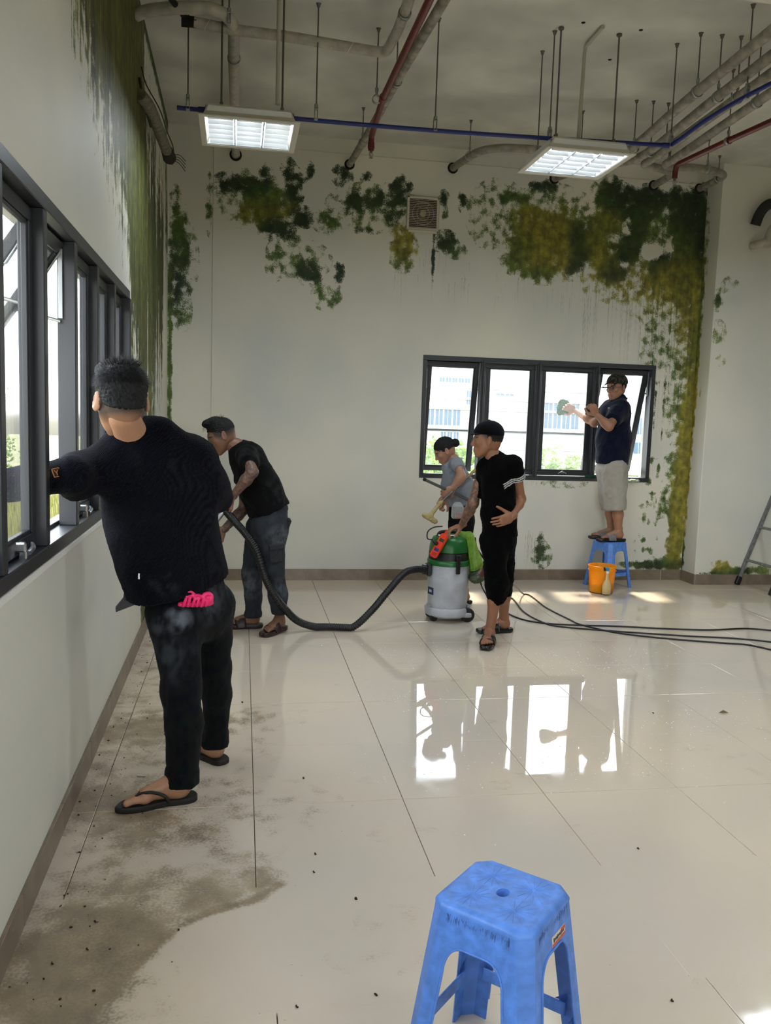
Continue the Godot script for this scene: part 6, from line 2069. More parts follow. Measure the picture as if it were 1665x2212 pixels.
func woman_with_mop() -> void:
	var t := thing("person", "person with tied-back hair in a grey polo shirt holding two poles", "person", Vector3(2.60, 0, 1.0))
	var J := {
		"head": Vector3(2.325, 1.284, 1.000),
		"neck": Vector3(2.399, 1.216, 1.000),
		"chest": Vector3(2.433, 1.089, 1.000),
		"waist": Vector3(2.477, 0.895, 1.000),
		"pelvis": Vector3(2.495, 0.758, 1.000),
		"sho_l": Vector3(2.404, 1.182, 1.140),
		"sho_r": Vector3(2.413, 1.166, 0.860),
		"elb_l": Vector3(2.422, 1.086, 1.220),
		"wri_l": Vector3(2.349, 0.990, 1.220),
		"elb_r": Vector3(2.414, 0.999, 0.850),
		"wri_r": Vector3(2.336, 0.895, 1.020),
		"hip_l": Vector3(2.487, 0.728, 1.080),
		"hip_r": Vector3(2.490, 0.709, 0.920),
		"knee_l": Vector3(2.497, 0.494, 1.080),
		"knee_r": Vector3(2.492, 0.469, 0.920),
		"ank_l": Vector3(2.524, 0.085, 1.080),
		"ank_r": Vector3(2.511, 0.085, 0.920),
		"fwd": Vector3(-0.994, 0.000, 0.108),
		"head_fwd": Vector3(-0.834, -0.542, -0.104),
		"head_up": Vector3(-0.447, 0.894, 0.000),
		"scale": 0.86,
	}
	var s := skin_of(Color(0.62, 0.45, 0.36))
	trunk(s, J)
	var HB := frame(J.head_fwd, J.head_up)
	head(s, J.head, HB, 0.90)
	hand(s, J.wri_l, Vector3(-0.72, -0.6, -0.1), Vector3(-0.35, -0.2, -0.9), false, [0.9, 1.0, 1.1, 1.1], 0.6, 0.95)
	hand(s, J.wri_r, Vector3(-0.5, -0.8, 0.1), Vector3(0.2, -0.2, 0.9), true, [0.9, 1.0, 1.1, 1.1], 0.6, 0.95)
	var FB := frame(Vector3(-1, 0, 0.05))
	var hl: Vector3 = Vector3(J.ank_l.x + 0.05, 0.03, J.ank_l.z)
	var hr: Vector3 = Vector3(J.ank_r.x + 0.05, 0.03, J.ank_r.z)
	foot(s, hl, FB, 1.0, 0.88)
	foot(s, hr, FB, -1.0, 0.88)
	wear("body", s, tinted("skin", 0.5), t)
	slide(t, hl, FB, 0.9, mats.black_rubber, false)
	slide(t, hr, FB, 0.9, mats.black_rubber, false)
	s = skin_of(Color(0.07, 0.065, 0.07))
	var f := Field.new(0.0105)
	f.cone(Vector3(2.488, 0.836, 1.000), 0.1014, Vector3(2.498, 0.699, 1.000), 0.1095, 0.040, Vector3(0.100, 0.000, 0.995), 1.00)
	f.cone(Vector3(2.492, 0.709, 1.080), 0.0850, Vector3(2.501, 0.494, 1.080), 0.0737, 0.040)
	f.cone(Vector3(2.501, 0.494, 1.080), 0.0737, Vector3(2.522, 0.289, 1.080), 0.0662, 0.030, Vector3.ZERO, 1.00, 0, 2)
	f.cone(Vector3(2.491, 0.689, 0.920), 0.0869, Vector3(2.492, 0.469, 0.920), 0.0753, 0.040)
	f.cone(Vector3(2.492, 0.469, 0.920), 0.0753, Vector3(2.509, 0.260, 0.920), 0.0676, 0.030, Vector3.ZERO, 1.00, 0, 2)
	f.run(s, "check", 0.008, 5.0, 2)
	wear("trousers", s, tinted("check_cloth", 0.9), t)
	s = skin_of(Color(0.50, 0.52, 0.55))
	f = Field.new(0.0085)
	f.cone(Vector3(2.403, 1.139, 1.000), 0.0930, Vector3(2.449, 0.992, 1.000), 0.1244, 0.050, Vector3(0.100, 0.000, 0.995), 1.12)
	f.cone(Vector3(2.449, 0.992, 1.000), 0.1283, Vector3(2.480, 0.840, 1.000), 0.1170, 0.050, Vector3(0.100, 0.000, 0.995), 1.10, 0, 2)
	f.cone(Vector3(2.400, 1.201, 1.000), 0.0503, Vector3(2.410, 1.155, 1.000), 0.0852, 0.040)
	f.cone(Vector3(2.404, 1.184, 1.110), 0.0572, Vector3(2.415, 1.143, 1.180), 0.0491, 0.030, Vector3.ZERO, 1.00, 0, 2)
	f.cone(Vector3(2.414, 1.164, 0.890), 0.0590, Vector3(2.414, 1.098, 0.850), 0.0514, 0.030, Vector3.ZERO, 1.00, 0, 2)
	f.run(s, "", 0.007, 5.0, 3)
	wear("polo_shirt", s, tinted("grey_pique", 0.9, "weave", 80.0, 0.03, 0.15), t)
	hair(t, J.head, HB, 0.90, "bun", 8)

func man_on_stool() -> void:
	var t := thing("person", "person in beige shorts and navy polo standing on a stool wiping the window", "person", Vector3(4.15, 0.44, 0.24))
	var J := {
		"head": Vector3(4.164, 1.896, 0.240),
		"neck": Vector3(4.201, 1.775, 0.240),
		"chest": Vector3(4.179, 1.604, 0.240),
		"waist": Vector3(4.173, 1.339, 0.240),
		"pelvis": Vector3(4.169, 1.184, 0.240),
		"sho_l": Vector3(4.168, 1.703, 0.360),
		"sho_r": Vector3(4.170, 1.714, 0.120),
		"elb_l": Vector3(4.004, 1.527, 0.480),
		"wri_l": Vector3(3.901, 1.638, 0.420),
		"elb_r": Vector3(4.057, 1.558, 0.020),
		"wri_r": Vector3(3.934, 1.680, -0.200),
		"hip_l": Vector3(4.181, 1.144, 0.320),
		"hip_r": Vector3(4.180, 1.136, 0.180),
		"knee_l": Vector3(4.210, 0.792, 0.330),
		"knee_r": Vector3(4.204, 0.776, 0.180),
		"ank_l": Vector3(4.233, 0.515, 0.330),
		"ank_r": Vector3(4.230, 0.517, 0.180),
		"fwd": Vector3(-1.000, 0.000, 0.000),
		"head_fwd": Vector3(-0.911, -0.081, 0.405),
		"head_up": Vector3(0.000, 1.000, 0.000),
		"scale": 0.98,
	}
	var s := skin_of(Color(0.60, 0.43, 0.33), {"stubble": 0.02})
	trunk(s, J)
	var HB := frame(J.head_fwd, J.head_up)
	head(s, J.head, HB, 0.98)
	hand(s, J.wri_l, Vector3(-0.55, 0.80, 0.15), Vector3(-0.1, 0.1, -1.0), false, [1.2, 1.25, 1.25, 1.2], 0.8, 1.0)
	hand(s, J.wri_r, Vector3(-0.92, 0.35, 0.1), Vector3(0.0, -0.3, 1.0), true, [0.5, 0.55, 0.6, 0.6], 0.5, 1.0)
	var LB := frame(Vector3(-1, 0, 0.08))
	var RB := frame(Vector3(-1, 0, -0.05))
	var hl: Vector3 = Vector3(J.ank_l.x + 0.05, 0.465, J.ank_l.z)
	var hr: Vector3 = Vector3(J.ank_r.x + 0.05, 0.465, J.ank_r.z)
	foot(s, hl, LB, 1.0, 0.96)
	foot(s, hr, RB, -1.0, 0.96)
	wear("body", s, tinted("skin", 0.5), t)
	slide(t, hl, LB, 1.0, mat("grey_strap", Color(0.42, 0.42, 0.42), 0.6), true)
	slide(t, hr, RB, 1.0, mats.grey_strap, true)
	s = skin_of(Color(0.62, 0.60, 0.565))
	var f := Field.new(0.0095)
	f.cone(Vector3(4.164, 1.250, 0.240), 0.1287, Vector3(4.167, 1.130, 0.240), 0.1467, 0.040, Vector3(0.100, 0.000, 0.995), 0.90)
	f.cone(Vector3(4.169, 1.121, 0.310), 0.1234, Vector3(4.189, 0.741, 0.320), 0.1018, 0.040, Vector3.ZERO, 1.00, 0, 2)
	f.cone(Vector3(4.153, 1.113, 0.180), 0.1119, Vector3(4.202, 0.726, 0.180), 0.0856, 0.040, Vector3.ZERO, 1.00, 0, 2)
	f.run(s, "", 0.010, 3.8, 5)
	wear("shorts", s, tinted("beige_cotton", 0.92, "weave", 70.0, 0.02, 0.1), t)
	s = skin_of(Color(0.065, 0.085, 0.16))
	f = Field.new(0.0095)
	f.cone(Vector3(4.167, 1.647, 0.240), 0.1412, Vector3(4.168, 1.405, 0.240), 0.1594, 0.050, Vector3(0.100, 0.000, 0.995), 1.00)
	f.cone(Vector3(4.168, 1.405, 0.240), 0.1594, Vector3(4.165, 1.170, 0.240), 0.1599, 0.050, Vector3(0.100, 0.000, 0.995), 0.95, 0, 2)
	f.cone(Vector3(4.200, 1.784, 0.240), 0.0661, Vector3(4.183, 1.691, 0.240), 0.1147, 0.050)
	f.cone(Vector3(4.177, 1.704, 0.330), 0.0873, Vector3(4.051, 1.584, 0.440), 0.0731, 0.040, Vector3.ZERO, 1.00, 0, 2)
	f.cone(Vector3(4.162, 1.704, 0.140), 0.0848, Vector3(4.103, 1.604, 0.050), 0.0722, 0.040, Vector3.ZERO, 1.00, 0, 2)
	f.run(s, "", 0.009, 4.0, 6)
	wear("polo_shirt", s, tinted("navy_pique", 0.9, "weave", 80.0, 0.03, 0.2), t)
	var st := tool()
	var nk: Vector3 = J.neck
	var ring := []
	for k in 17:
		var a := TAU * k / 16.0
		ring.append(nk + Vector3(cos(a) * 0.066, 0.012 + cos(a) * 0.014, sin(a) * 0.062))
	tube(st, ring, 0.012, 8, false)
	part("collar", st, mat("navy_trim", Color(0.07, 0.085, 0.13), 0.9), t)
	st = tool()
	lettering(st, "nu", Vector3(4.057, 1.700, 0.360), Basis(Vector3.UP, -0.55), 0.026)
	part("chest_mark", st, mat("white_print", Color(0.82, 0.84, 0.86), 0.7), t)
	cap(t, J.head, HB, 1.03, Color(0.16, 0.15, 0.12), 0.12, "camo")
	hair(t, J.head, HB, 0.98, "fringe", 9)
	st = tool()
	for g in [-1, 1]:
		var c: Vector3 = J.head + HB * Vector3(g * 0.032, 0.004, 0.096)
		var rr := []
		for k in 13: rr.append(c + HB * Vector3(cos(TAU * k / 12.0) * 0.024, sin(TAU * k / 12.0) * 0.015, 0))
		tube(st, rr, 0.002, 6, false)
		tube(st, [J.head + HB * Vector3(g * 0.056, 0.008, 0.094), J.head + HB * Vector3(g * 0.079, 0.010, 0.04), J.head + HB * Vector3(g * 0.081, 0.006, -0.01)], 0.002, 6)
	tube(st, [J.head + HB * Vector3(-0.008, 0.006, 0.100), J.head + HB * Vector3(0.008, 0.006, 0.100)], 0.002, 6)
	part("glasses", st, mat("spectacle_frame", Color(0.10, 0.09, 0.09), 0.3), t)

# ---------- measured runs of hose, cords and poles ----------
func hose_path() -> Array:
	return [Vector3(2.058, 0.398, 1.660), Vector3(1.961, 0.412, 1.720), Vector3(1.854, 0.395, 1.800), Vector3(1.718, 0.272, 1.880), Vector3(1.587, 0.141, 1.950), Vector3(1.451, 0.028, 1.960), Vector3(1.311, -0.022, 1.930), Vector3(1.197, -0.004, 1.930), Vector3(1.066, 0.082, 1.970), Vector3(0.966, 0.185, 2.020), Vector3(0.885, 0.294, 2.050), Vector3(0.821, 0.422, 2.070), Vector3(0.761, 0.605, 2.080), Vector3(0.684, 0.723, 2.080), Vector3(0.618, 0.796, 2.060), Vector3(0.539, 0.880, 2.020), Vector3(0.469, 0.941, 1.980), Vector3(0.398, 0.994, 1.940)]
func cord_paths() -> Array:
	return [
		[Vector3(2.430, 0.651, 1.660), Vector3(2.473, 0.450, 1.620), Vector3(2.509, 0.285, 1.600), Vector3(2.534, 0.206, 1.680), Vector3(2.767, 0.005, 1.091), Vector3(2.789, 0.005, 1.452), Vector3(2.849, 0.005, 1.675), Vector3(2.992, 0.005, 1.801), Vector3(3.247, 0.005, 1.871), Vector3(3.513, 0.005, 1.911), Vector3(3.854, 0.005, 1.998), Vector3(4.206, 0.005, 2.056), Vector3(4.517, 0.005, 2.026), Vector3(4.703, 0.005, 2.092), Vector3(4.968, 0.005, 2.245)],
		[Vector3(2.466, 0.556, 1.600), Vector3(2.540, 0.450, 1.620), Vector3(2.627, 0.330, 1.660), Vector3(2.998, 0.005, 0.873), Vector3(2.941, 0.005, 1.407), Vector3(2.972, 0.005, 1.756), Vector3(3.064, 0.005, 1.907), Vector3(3.441, 0.005, 2.064), Vector3(3.920, 0.005, 2.223), Vector3(4.245, 0.005, 2.306), Vector3(4.479, 0.005, 2.422), Vector3(4.707, 0.005, 2.598)],
		[Vector3(2.476, 0.517, 1.700), Vector3(2.573, 0.428, 1.760), Vector3(2.663, 0.349, 1.800), Vector3(3.179, 0.005, 0.719), Vector3(3.188, 0.005, 1.279), Vector3(3.226, 0.005, 1.689), Vector3(3.253, 0.005, 1.856), Vector3(3.422, 0.005, 2.105), Vector3(3.706, 0.005, 2.280), Vector3(4.078, 0.005, 2.427), Vector3(4.242, 0.005, 2.486), Vector3(4.341, 0.005, 2.627), Vector3(4.492, 0.005, 2.890)]]
func pole_ends() -> Array:
	return [Vector3(2.090, 1.066, 1.300), Vector3(2.533, 0.881, 1.120), Vector3(2.649, 1.211, 1.080), Vector3(2.259, 0.891, 1.270), Vector3(2.229, 0.871, 1.290), Vector3(2.133, 0.758, 1.330), Vector3(2.335, 0.973, 1.245), Vector3(2.336, 0.921, 1.250)]
func crumb_spots() -> Array:
	return [Vector3(0.663, 0.000, 3.449), Vector3(1.009, 0.000, 5.380), Vector3(0.999, 0.000, 5.841), Vector3(2.079, 0.000, 5.175), Vector3(0.913, 0.000, 4.444), Vector3(0.905, 0.000, 5.083), Vector3(0.889, 0.000, 5.203), Vector3(0.786, 0.000, 5.860), Vector3(1.787, 0.000, 5.965), Vector3(0.212, 0.000, 5.409), Vector3(0.127, 0.000, 5.599), Vector3(0.211, 0.000, 5.545), Vector3(2.849, 0.000, 3.792)]
const BUTT := Vector3(0.237, 0.004, 4.359)
const LEAF := Vector3(3.244, 0.003, 3.825)

# ---------- things in the room ----------
func stool(label: String, at: Vector3, turn: float, high: float, m: Material, soiled: bool) -> Node3D:
	var t := thing("plastic_stool", label, "stool", at, turn, "")
	var top := 0.123
	var foot_ := 0.172
	var ht := high - 0.018
	var A := func(y: float) -> float: return lerpf(foot_, top, y / ht)      # half width
	var Cc := func(y: float) -> float: return lerpf(0.026, 0.030, y / ht)   # corner cut
	var th := 0.004
	# four sides, each with an arch
	for k in 4:
		var B := Basis(Vector3.UP, k * PI / 2)
		var lw := 0.036
		var poly := PackedVector2Array()
		var edge := func(y: float) -> float: return A.call(y) - Cc.call(y)
		var ya := high * 0.68
		var yt := high * 0.815
		poly.append(Vector2(-edge.call(0.0), 0.0))
		poly.append(Vector2(-edge.call(0.0) + lw, 0.0))
		var ui: float = edge.call(ya) - lw * 0.98
		var un: float = edge.call(0.0) - lw
		for i in 6: poly.append(Vector2(-lerpf(un, ui, i / 5.0), ya * i / 5.0) if i > 0 else Vector2(-un, 0.001))
		for i in range(1, 9):
			var a := PI / 2 * i / 8.0
			poly.append(Vector2(-ui + (1.0 - cos(a)) * ui * 0.6, ya + sin(a) * (yt - ya)))
		for i in range(8, -1, -1):
			var a := PI / 2 * i / 8.0
			poly.append(Vector2(ui - (1.0 - cos(a)) * ui * 0.6, ya + sin(a) * (yt - ya)))
		for i in range(4, -1, -1): poly.append(Vector2(lerpf(un, ui, i / 5.0), ya * i / 5.0))
		poly.append(Vector2(edge.call(0.0), 0.0))
		for i in range(0, 9): poly.append(Vector2(edge.call(ht * i / 8.0), ht * i / 8.0) if i > 0 else Vector2(edge.call(0.0), 0.001))
		for i in range(8, 0, -1): poly.append(Vector2(-edge.call(ht * i / 8.0), ht * i / 8.0))
		var st := tool()
		var ix := Geometry2D.triangulate_polygon(poly)
		var P := func(q: Vector2, o: float) -> Vector3: return B * Vector3(q.x, q.y, A.call(q.y) - o)
		for i in range(0, ix.size(), 3):
			var a := poly[ix[i]]
			var b := poly[ix[i + 1]]
			var c := poly[ix[i + 2]]
			if (b - a).cross(c - a) < 0:
				var s := b; b = c; c = s
			tri(st, P.call(a, 0.0), P.call(b, 0.0), P.call(c, 0.0))
			tri(st, P.call(a, th), P.call(c, th), P.call(b, th))
		var cw := Geometry2D.is_polygon_clockwise(poly)
		for i in poly.size():
			var a := poly[i]
			var b := poly[(i + 1) % poly.size()]
			if cw: quad(st, P.call(a, 0.0), P.call(b, 0.0), P.call(b, th), P.call(a, th))
			else: quad(st, P.call(b, 0.0), P.call(a, 0.0), P.call(a, th), P.call(b, th))
		obj("side_panel", st, m, t)
		# raised lip round the arch
		st = tool()
		var lip := []
		for i in range(1, poly.size()):
			var q := poly[i]
			if q.y > yt + 0.001 or (i > 3 and q.y <= 0.001): 
				if i > 20: break
			lip.append(P.call(q, -0.0006))
			if lip.size() > 28: break
		tube(st, lip, 0.0028, 6)
		obj("arch_lip", st, m, t)
		# corner leg face
		st = tool()
		var n := 8
		for i in n:
			for o in [[0.0, 1], [th, -1]]:
				var q := []
				for e in [[i, -1], [i, 1], [i + 1, 1], [i + 1, -1]]:
					var y: float = ht * e[0] / n
					var a: float = A.call(y)
					var c: float = Cc.call(y)
					var p := Vector3(a - c, y, a) if e[1] < 0 else Vector3(a, y, a - c)
					q.append(B * (p - Vector3(o[0], 0, o[0]) * 0.7))
				if o[1] > 0: quad(st, q[0], q[1], q[2], q[3])
				else: quad(st, q[3], q[2], q[1], q[0])
		obj("leg", st, m, t)
		# low rail between the legs
		st = tool()
		var yr := high * 0.30
		var e: float = A.call(yr) - Cc.call(yr) - lw * 0.5
		bx(st, B * Vector3(0, yr, A.call(yr) - 0.012), Vector3(e * 2, 0.034, 0.006), 0.002, B)
		for s in [-1, 1]:
			tri(st, B * Vector3(s * (e - 0.03), yr + 0.017, A.call(yr) - 0.009), B * Vector3(s * (e - 0.0), yr + 0.04, A.call(yr) - 0.010), B * Vector3(s * e, yr + 0.017, A.call(yr) - 0.009))
			tri(st, B * Vector3(s * e, yr + 0.017, A.call(yr) - 0.009), B * Vector3(s * (e - 0.0), yr + 0.04, A.call(yr) - 0.010), B * Vector3(s * (e - 0.03), yr + 0.017, A.call(yr) - 0.009))
		obj("rail", st, m, t)
	# the seat: a chamfered square with rounded edge and a hand hole
	var st := tool()
	var ring := func(y: float, a: float, c: float) -> Array:
		var o := []
		var v := [Vector2(a, -(a - c)), Vector2(a, a - c), Vector2(a - c, a), Vector2(-(a - c), a), Vector2(-a, a - c), Vector2(-a, -(a - c)), Vector2(-(a - c), -a), Vector2(a - c, -a)]
		for i in 8:
			for s in 4:
				var q: Vector2 = v[i].lerp(v[(i + 1) % 8], s / 4.0)
				o.append(Vector3(q.x, y, q.y))
		return o
	var rs := [ring.call(ht - 0.0005, top + 0.001, 0.030), ring.call(ht + 0.006, top + 0.0005, 0.030), ring.call(ht + 0.012, top - 0.003, 0.029), ring.call(ht + 0.016, top - 0.009, 0.027), ring.call(ht + 0.018, top - 0.016, 0.025), ring.call(ht + 0.0165, top - 0.021, 0.024), ring.call(ht + 0.0165, top - 0.03, 0.023)]
	var hole := []
	var down := []
	for i in 32:
		var q: Vector3 = rs[0][i]
		var a := atan2(q.z, q.x)
		hole.append(Vector3(cos(a) * 0.019, ht + 0.0165, sin(a) * 0.015))
		down.append(Vector3(cos(a) * 0.019, ht - 0.004, sin(a) * 0.015))
	rs.append(hole)
	rs.append(down)
	st.set_smooth_group(1)
	for j in rs.size() - 1:
		if j == 6: st.set_smooth_group(2)
		if j == 7: st.set_smooth_group(3)
		for i in 32:
			var k := (i + 1) % 32
			quad(st, rs[j][k], rs[j][i], rs[j + 1][i], rs[j + 1][k])
	st.set_smooth_group(4)
	for i in 32:   # underside
		var k := (i + 1) % 32
		quad(st, rs[0][i], rs[0][k], down[k], down[i])
	var seat := obj("seat", st, m, t)
	# four sunbursts of fine ridges on the seat
	st = tool()
	for c in [Vector2(0.052, 0.052), Vector2(-0.052, 0.052), Vector2(0.052, -0.052), Vector2(-0.052, -0.052)]:
		for i in 16:
			var a := TAU * i / 16.0
			var d := Vector3(cos(a), 0, sin(a))
			var l := minf(0.046 / maxf(absf(d.x), absf(d.z)), 0.056)
			var p := Vector3(c.x, ht + 0.0165, c.y)
			if (p + d * l - Vector3(0, ht + 0.0165, 0)).length() < 0.026: l *= 0.75
			bx(st, p + d * l * 0.54, Vector3(l * 0.9, 0.0016, 0.0013), 0.0005, Basis(Vector3.UP, -a))
	obj("sunburst_ridges", st, m, seat).set_meta("kind", "stuff")
	if soiled:
		# printed label on one side
		st = tool()
		var y := high * 0.86
		var LB := Basis(Vector3.UP, -PI / 2 + PI) * Basis(Vector3.RIGHT, -0.11)
		return t
	return t

func sticker(t: Node3D, high: float, k: int) -> void:
	var B := Basis(Vector3.UP, k * PI / 2)
	var y := high * 0.855
	var z := lerpf(0.172, 0.123, y / (high - 0.018)) + 0.0008
	var LB := B * Basis(Vector3.RIGHT, -0.11)
	var c := B * Vector3(0.024, y, z)
	var st := tool()
	bx(st, c, Vector3(0.072, 0.022, 0.0008), 0.0, LB)
	var o := obj("label", st, mat("label_white", Color(0.80, 0.76, 0.70), 0.6), t)
	st = tool()
	bx(st, c + LB * Vector3(0, -0.0085, 0.0006), Vector3(0.070, 0.006, 0.0006), 0.0, LB)
	bx(st, c + LB * Vector3(0.024, 0.006, 0.0006), Vector3(0.022, 0.008, 0.0006), 0.0, LB)
	obj("label_band", st, mat("label_orange", Color(0.80, 0.33, 0.14), 0.6), o)
	st = tool()
	for i in 9: bx(st, c + LB * Vector3(-0.026 + i * 0.0065, 0.001, 0.0007), Vector3(0.0042, 0.006 if i % 3 else 0.009, 0.0006), 0.0, LB)
	obj("label_print", st, mat("label_ink", Color(0.10, 0.09, 0.12), 0.6), o)

func scuffs(t: Node3D, high: float) -> void:
	# dark rubbed streaks below the front edges of the seat
	var r := RandomNumberGenerator.new()
	r.seed = 21
	var st := tool()
	var ht := high - 0.018
	for k in [3, 0]:
		var B := Basis(Vector3.UP, k * PI / 2)
		for i in 120:
			var u := r.randf_range(-0.075, 0.079)
			if r.randf() > 0.25 + 0.75 * absf(u) / 0.08: continue
			var y1 := ht - r.randf_range(0.0, 0.012)
			var y0 := y1 - r.randf_range(0.004, 0.022) * (0.4 + absf(u) * 9.0)
			var w := r.randf_range(0.0004, 0.0014)
			var P := func(x: float, y: float) -> Vector3: return B * Vector3(x, y, lerpf(0.172, 0.123, y / ht) + 0.0005)
			quad(st, P.call(u - w * 0.3, y0), P.call(u + w * 0.3, y0), P.call(u + w, y1), P.call(u - w, y1))
	obj("scuff_marks", st, mat("scuff", Color(0.26, 0.38, 0.62), 0.8), t).set_meta("kind", "stuff")

func vacuum() -> void:
	var at := Vector3(2.245, 0, 1.60)
	var t := thing("vacuum_cleaner", "white drum wet vacuum cleaner with a green head and black wheels", "vacuum", at)
	var white := mat("vacuum_white", Color(0.77, 0.78, 0.80), 0.38, 0.0, "soft", 1.5)
	var green := mat("vacuum_green", Color(0.04, 0.36, 0.115), 0.35)
	var black := mat("vacuum_black", Color(0.035, 0.036, 0.04), 0.42)
	var st := tool()
	lathe(st, [Vector2(0.0, 0.085), Vector2(0.145, 0.085), Vector2(0.152, 0.10), Vector2(0.158, 0.26), Vector2(0.160, 0.435), Vector2(0.155, 0.445)], 40)
	obj("drum", st, white, t)
	st = tool()
	lathe(st, [Vector2(0.0, 0.035), Vector2(0.150, 0.035), Vector2(0.172, 0.05), Vector2(0.176, 0.095), Vector2(0.170, 0.108), Vector2(0.155, 0.110)], 40)
	bx(st, Vector3(0.10, 0.055, 0.02), Vector3(0.16, 0.06, 0.22), 0.02)
	bx(st, Vector3(-0.150, 0.115, 0.02), Vector3(0.025, 0.03, 0.08), 0.008)
	bx(st, Vector3(0.155, 0.115, 0.04), Vector3(0.025, 0.02, 0.08), 0.008)
	obj("base", st, white, t)
	st = tool()
	lathe(st, [Vector2(0.150, 0.432), Vector2(0.166, 0.436), Vector2(0.168, 0.470), Vector2(0.162, 0.478), Vector2(0.150, 0.480)], 40)
	obj("rim", st, green, t)
	st = tool()
	lathe(st, [Vector2(0.150, 0.472), Vector2(0.159, 0.478), Vector2(0.157, 0.535), Vector2(0.148, 0.540)], 40)
	obj("band", st, black, t)
	st = tool()
	lathe(st, [Vector2(0.140, 0.536), Vector2(0.156, 0.540), Vector2(0.153, 0.575), Vector2(0.145, 0.615), Vector2(0.128, 0.645), Vector2(0.095, 0.660), Vector2(0.0, 0.663)], 40)
	obj("motor_head", st, green, t)
	st = tool()
	tube(st, spline([Vector3(-0.10, 0.645, 0.02), Vector3(-0.085, 0.680, 0.02), Vector3(-0.03, 0.690, 0.02), Vector3(0.04, 0.690, 0.02), Vector3(0.085, 0.680, 0.02), Vector3(0.10, 0.645, 0.02)], 5), 0.014, 10)
	obj("handle", st, black, t)
	st = tool()
	bx(st, Vector3(-0.085, 0.668, 0.075), Vector3(0.05, 0.008, 0.03), 0.003)
	bx(st, Vector3(0.005, 0.668, 0.085), Vector3(0.065, 0.008, 0.026), 0.003)
	obj("switch_plate", st, mat("switch_white", Color(0.85, 0.86, 0.86), 0.3), t)
	for a in [0.20, 0.20 + PI]:
		st = tool()
		var B := Basis(Vector3.UP, a)
		bx(st, B * Vector3(0, 0.450, 0.168), Vector3(0.034, 0.135, 0.016), 0.005, B)
		bx(st, B * Vector3(0, 0.515, 0.165), Vector3(0.040, 0.03, 0.02), 0.005, B)
		obj("latch", st, black, t)
	for z in [0.105, -0.12]:
		st = tool()
		lathe(st, [Vector2(0.0, -0.02), Vector2(0.046, -0.02), Vector2(0.056, -0.013), Vector2(0.056, 0.013), Vector2(0.046, 0.02), Vector2(0.018, 0.016), Vector2(0.0, 0.016)], 26, Transform3D(Basis(Vector3.RIGHT, PI / 2), Vector3(0.135, 0.056, z)))
		obj("wheel", st, black, t)
	for z in [0.07, -0.08]:
		st = tool()
		lathe(st, [Vector2(0.0, -0.018), Vector2(0.026, -0.018), Vector2(0.030, -0.010), Vector2(0.030, 0.010), Vector2(0.026, 0.018), Vector2(0.0, 0.018)], 18, Transform3D(Basis(Vector3.RIGHT, PI / 2) * Basis(Vector3.FORWARD, 0.5), Vector3(-0.120, 0.030, z)))
		bx(st, Vector3(-0.120, 0.050, z), Vector3(0.05, 0.025, 0.045), 0.008)
		obj("caster", st, black, t)
	st = tool()
	bx(st, Vector3(-0.170, 0.400, 0.045), Vector3(0.040, 0.095, 0.085), 0.010)
	lathe(st, [Vector2(0.0, 0.0), Vector2(0.040, 0.0), Vector2(0.040, 0.03), Vector2(0.034, 0.034), Vector2(0.0, 0.034)], 20, Transform3D(Basis(Vector3.BACK, PI / 2), Vector3(-0.186, 0.400, 0.05)))
	obj("inlet", st, black, t)
	st = tool()
	var LB := Basis(Vector3.UP, -PI / 2 + 0.35)
	bx(st, LB * Vector3(0, 0.235, 0.157), Vector3(0.075, 0.055, 0.003), 0.001, LB)
	var lab := obj("label", st, mat("label_blue", Color(0.09, 0.14, 0.36), 0.5), t)
	st = tool()
	for i in 3: bx(st, LB * Vector3(-0.012 + i * 0.012, 0.235, 0.1592), Vector3(0.008, 0.02, 0.001), 0.0, LB)
	obj("label_print", st, mats.switch_white, lab)

	# hose
	var path := hose_path()
	t = thing("vacuum_hose", "thick black ribbed vacuum hose sweeping across the floor from the drum to the bending man", "hose", Vector3(path[6].x, 0, path[6].z))
	var pts := []
	for q in path: pts.append(Vector3(q.x, maxf(q.y, 0.0285), q.z))
	pts.insert(0, Vector3(2.035, 0.400, 1.65))
	var fine := spline(pts, 30)
	for i in fine.size(): fine[i].y = maxf(fine[i].y, 0.0285)
	var rr := []
	for i in fine.size(): rr.append(0.0275 if i % 3 else 0.0235)
	st = tool()
	tube(st, fine, rr, 14)
	part("ribbed_tube", st, mat("hose_black", Color(0.04, 0.04, 0.043), 0.38), t)
	st = tool()
	tube(st, [pts[0] + Vector3(0.01, 0, 0), pts[1] + Vector3(-0.02, 0.002, 0.01)], 0.031, 16)
	part("hose_cuff", st, black, t)
	st = tool()
	var e: Vector3 = pts[pts.size() - 3]
	tube(st, [e, e + Vector3(-0.10, -0.14, 0.02), e + Vector3(-0.2, -0.36, 0.0)], [0.022, 0.018, 0.017], 12)
	part("wand", st, mats.steel, t)

	# orange extension block leaning on the head
	t = thing("extension_block", "orange multi-socket extension block leaning on the front of the green vacuum head", "extension block", Vector3(2.12, 0.52, 1.77))
	var c := Vector3(2.125, 0.600, 1.755)
	var up := Vector3(0.135, 0.215, -0.06).normalized()
	var nrm := Vector3(-0.35, 0.25, 1.0)
	nrm = (nrm - up * up.dot(nrm)).normalized()
	var B := Basis(up.cross(nrm), up, nrm)
	st = tool()
	bx(st, c, Vector3(0.062, 0.200, 0.036), 0.012, B)
	bx(st, c + B * Vector3(0, 0.115, -0.002), Vector3(0.026, 0.05, 0.024), 0.008, B)
	part("housing", st, mat("orange_plastic", Color(0.88, 0.22, 0.045), 0.4), t)
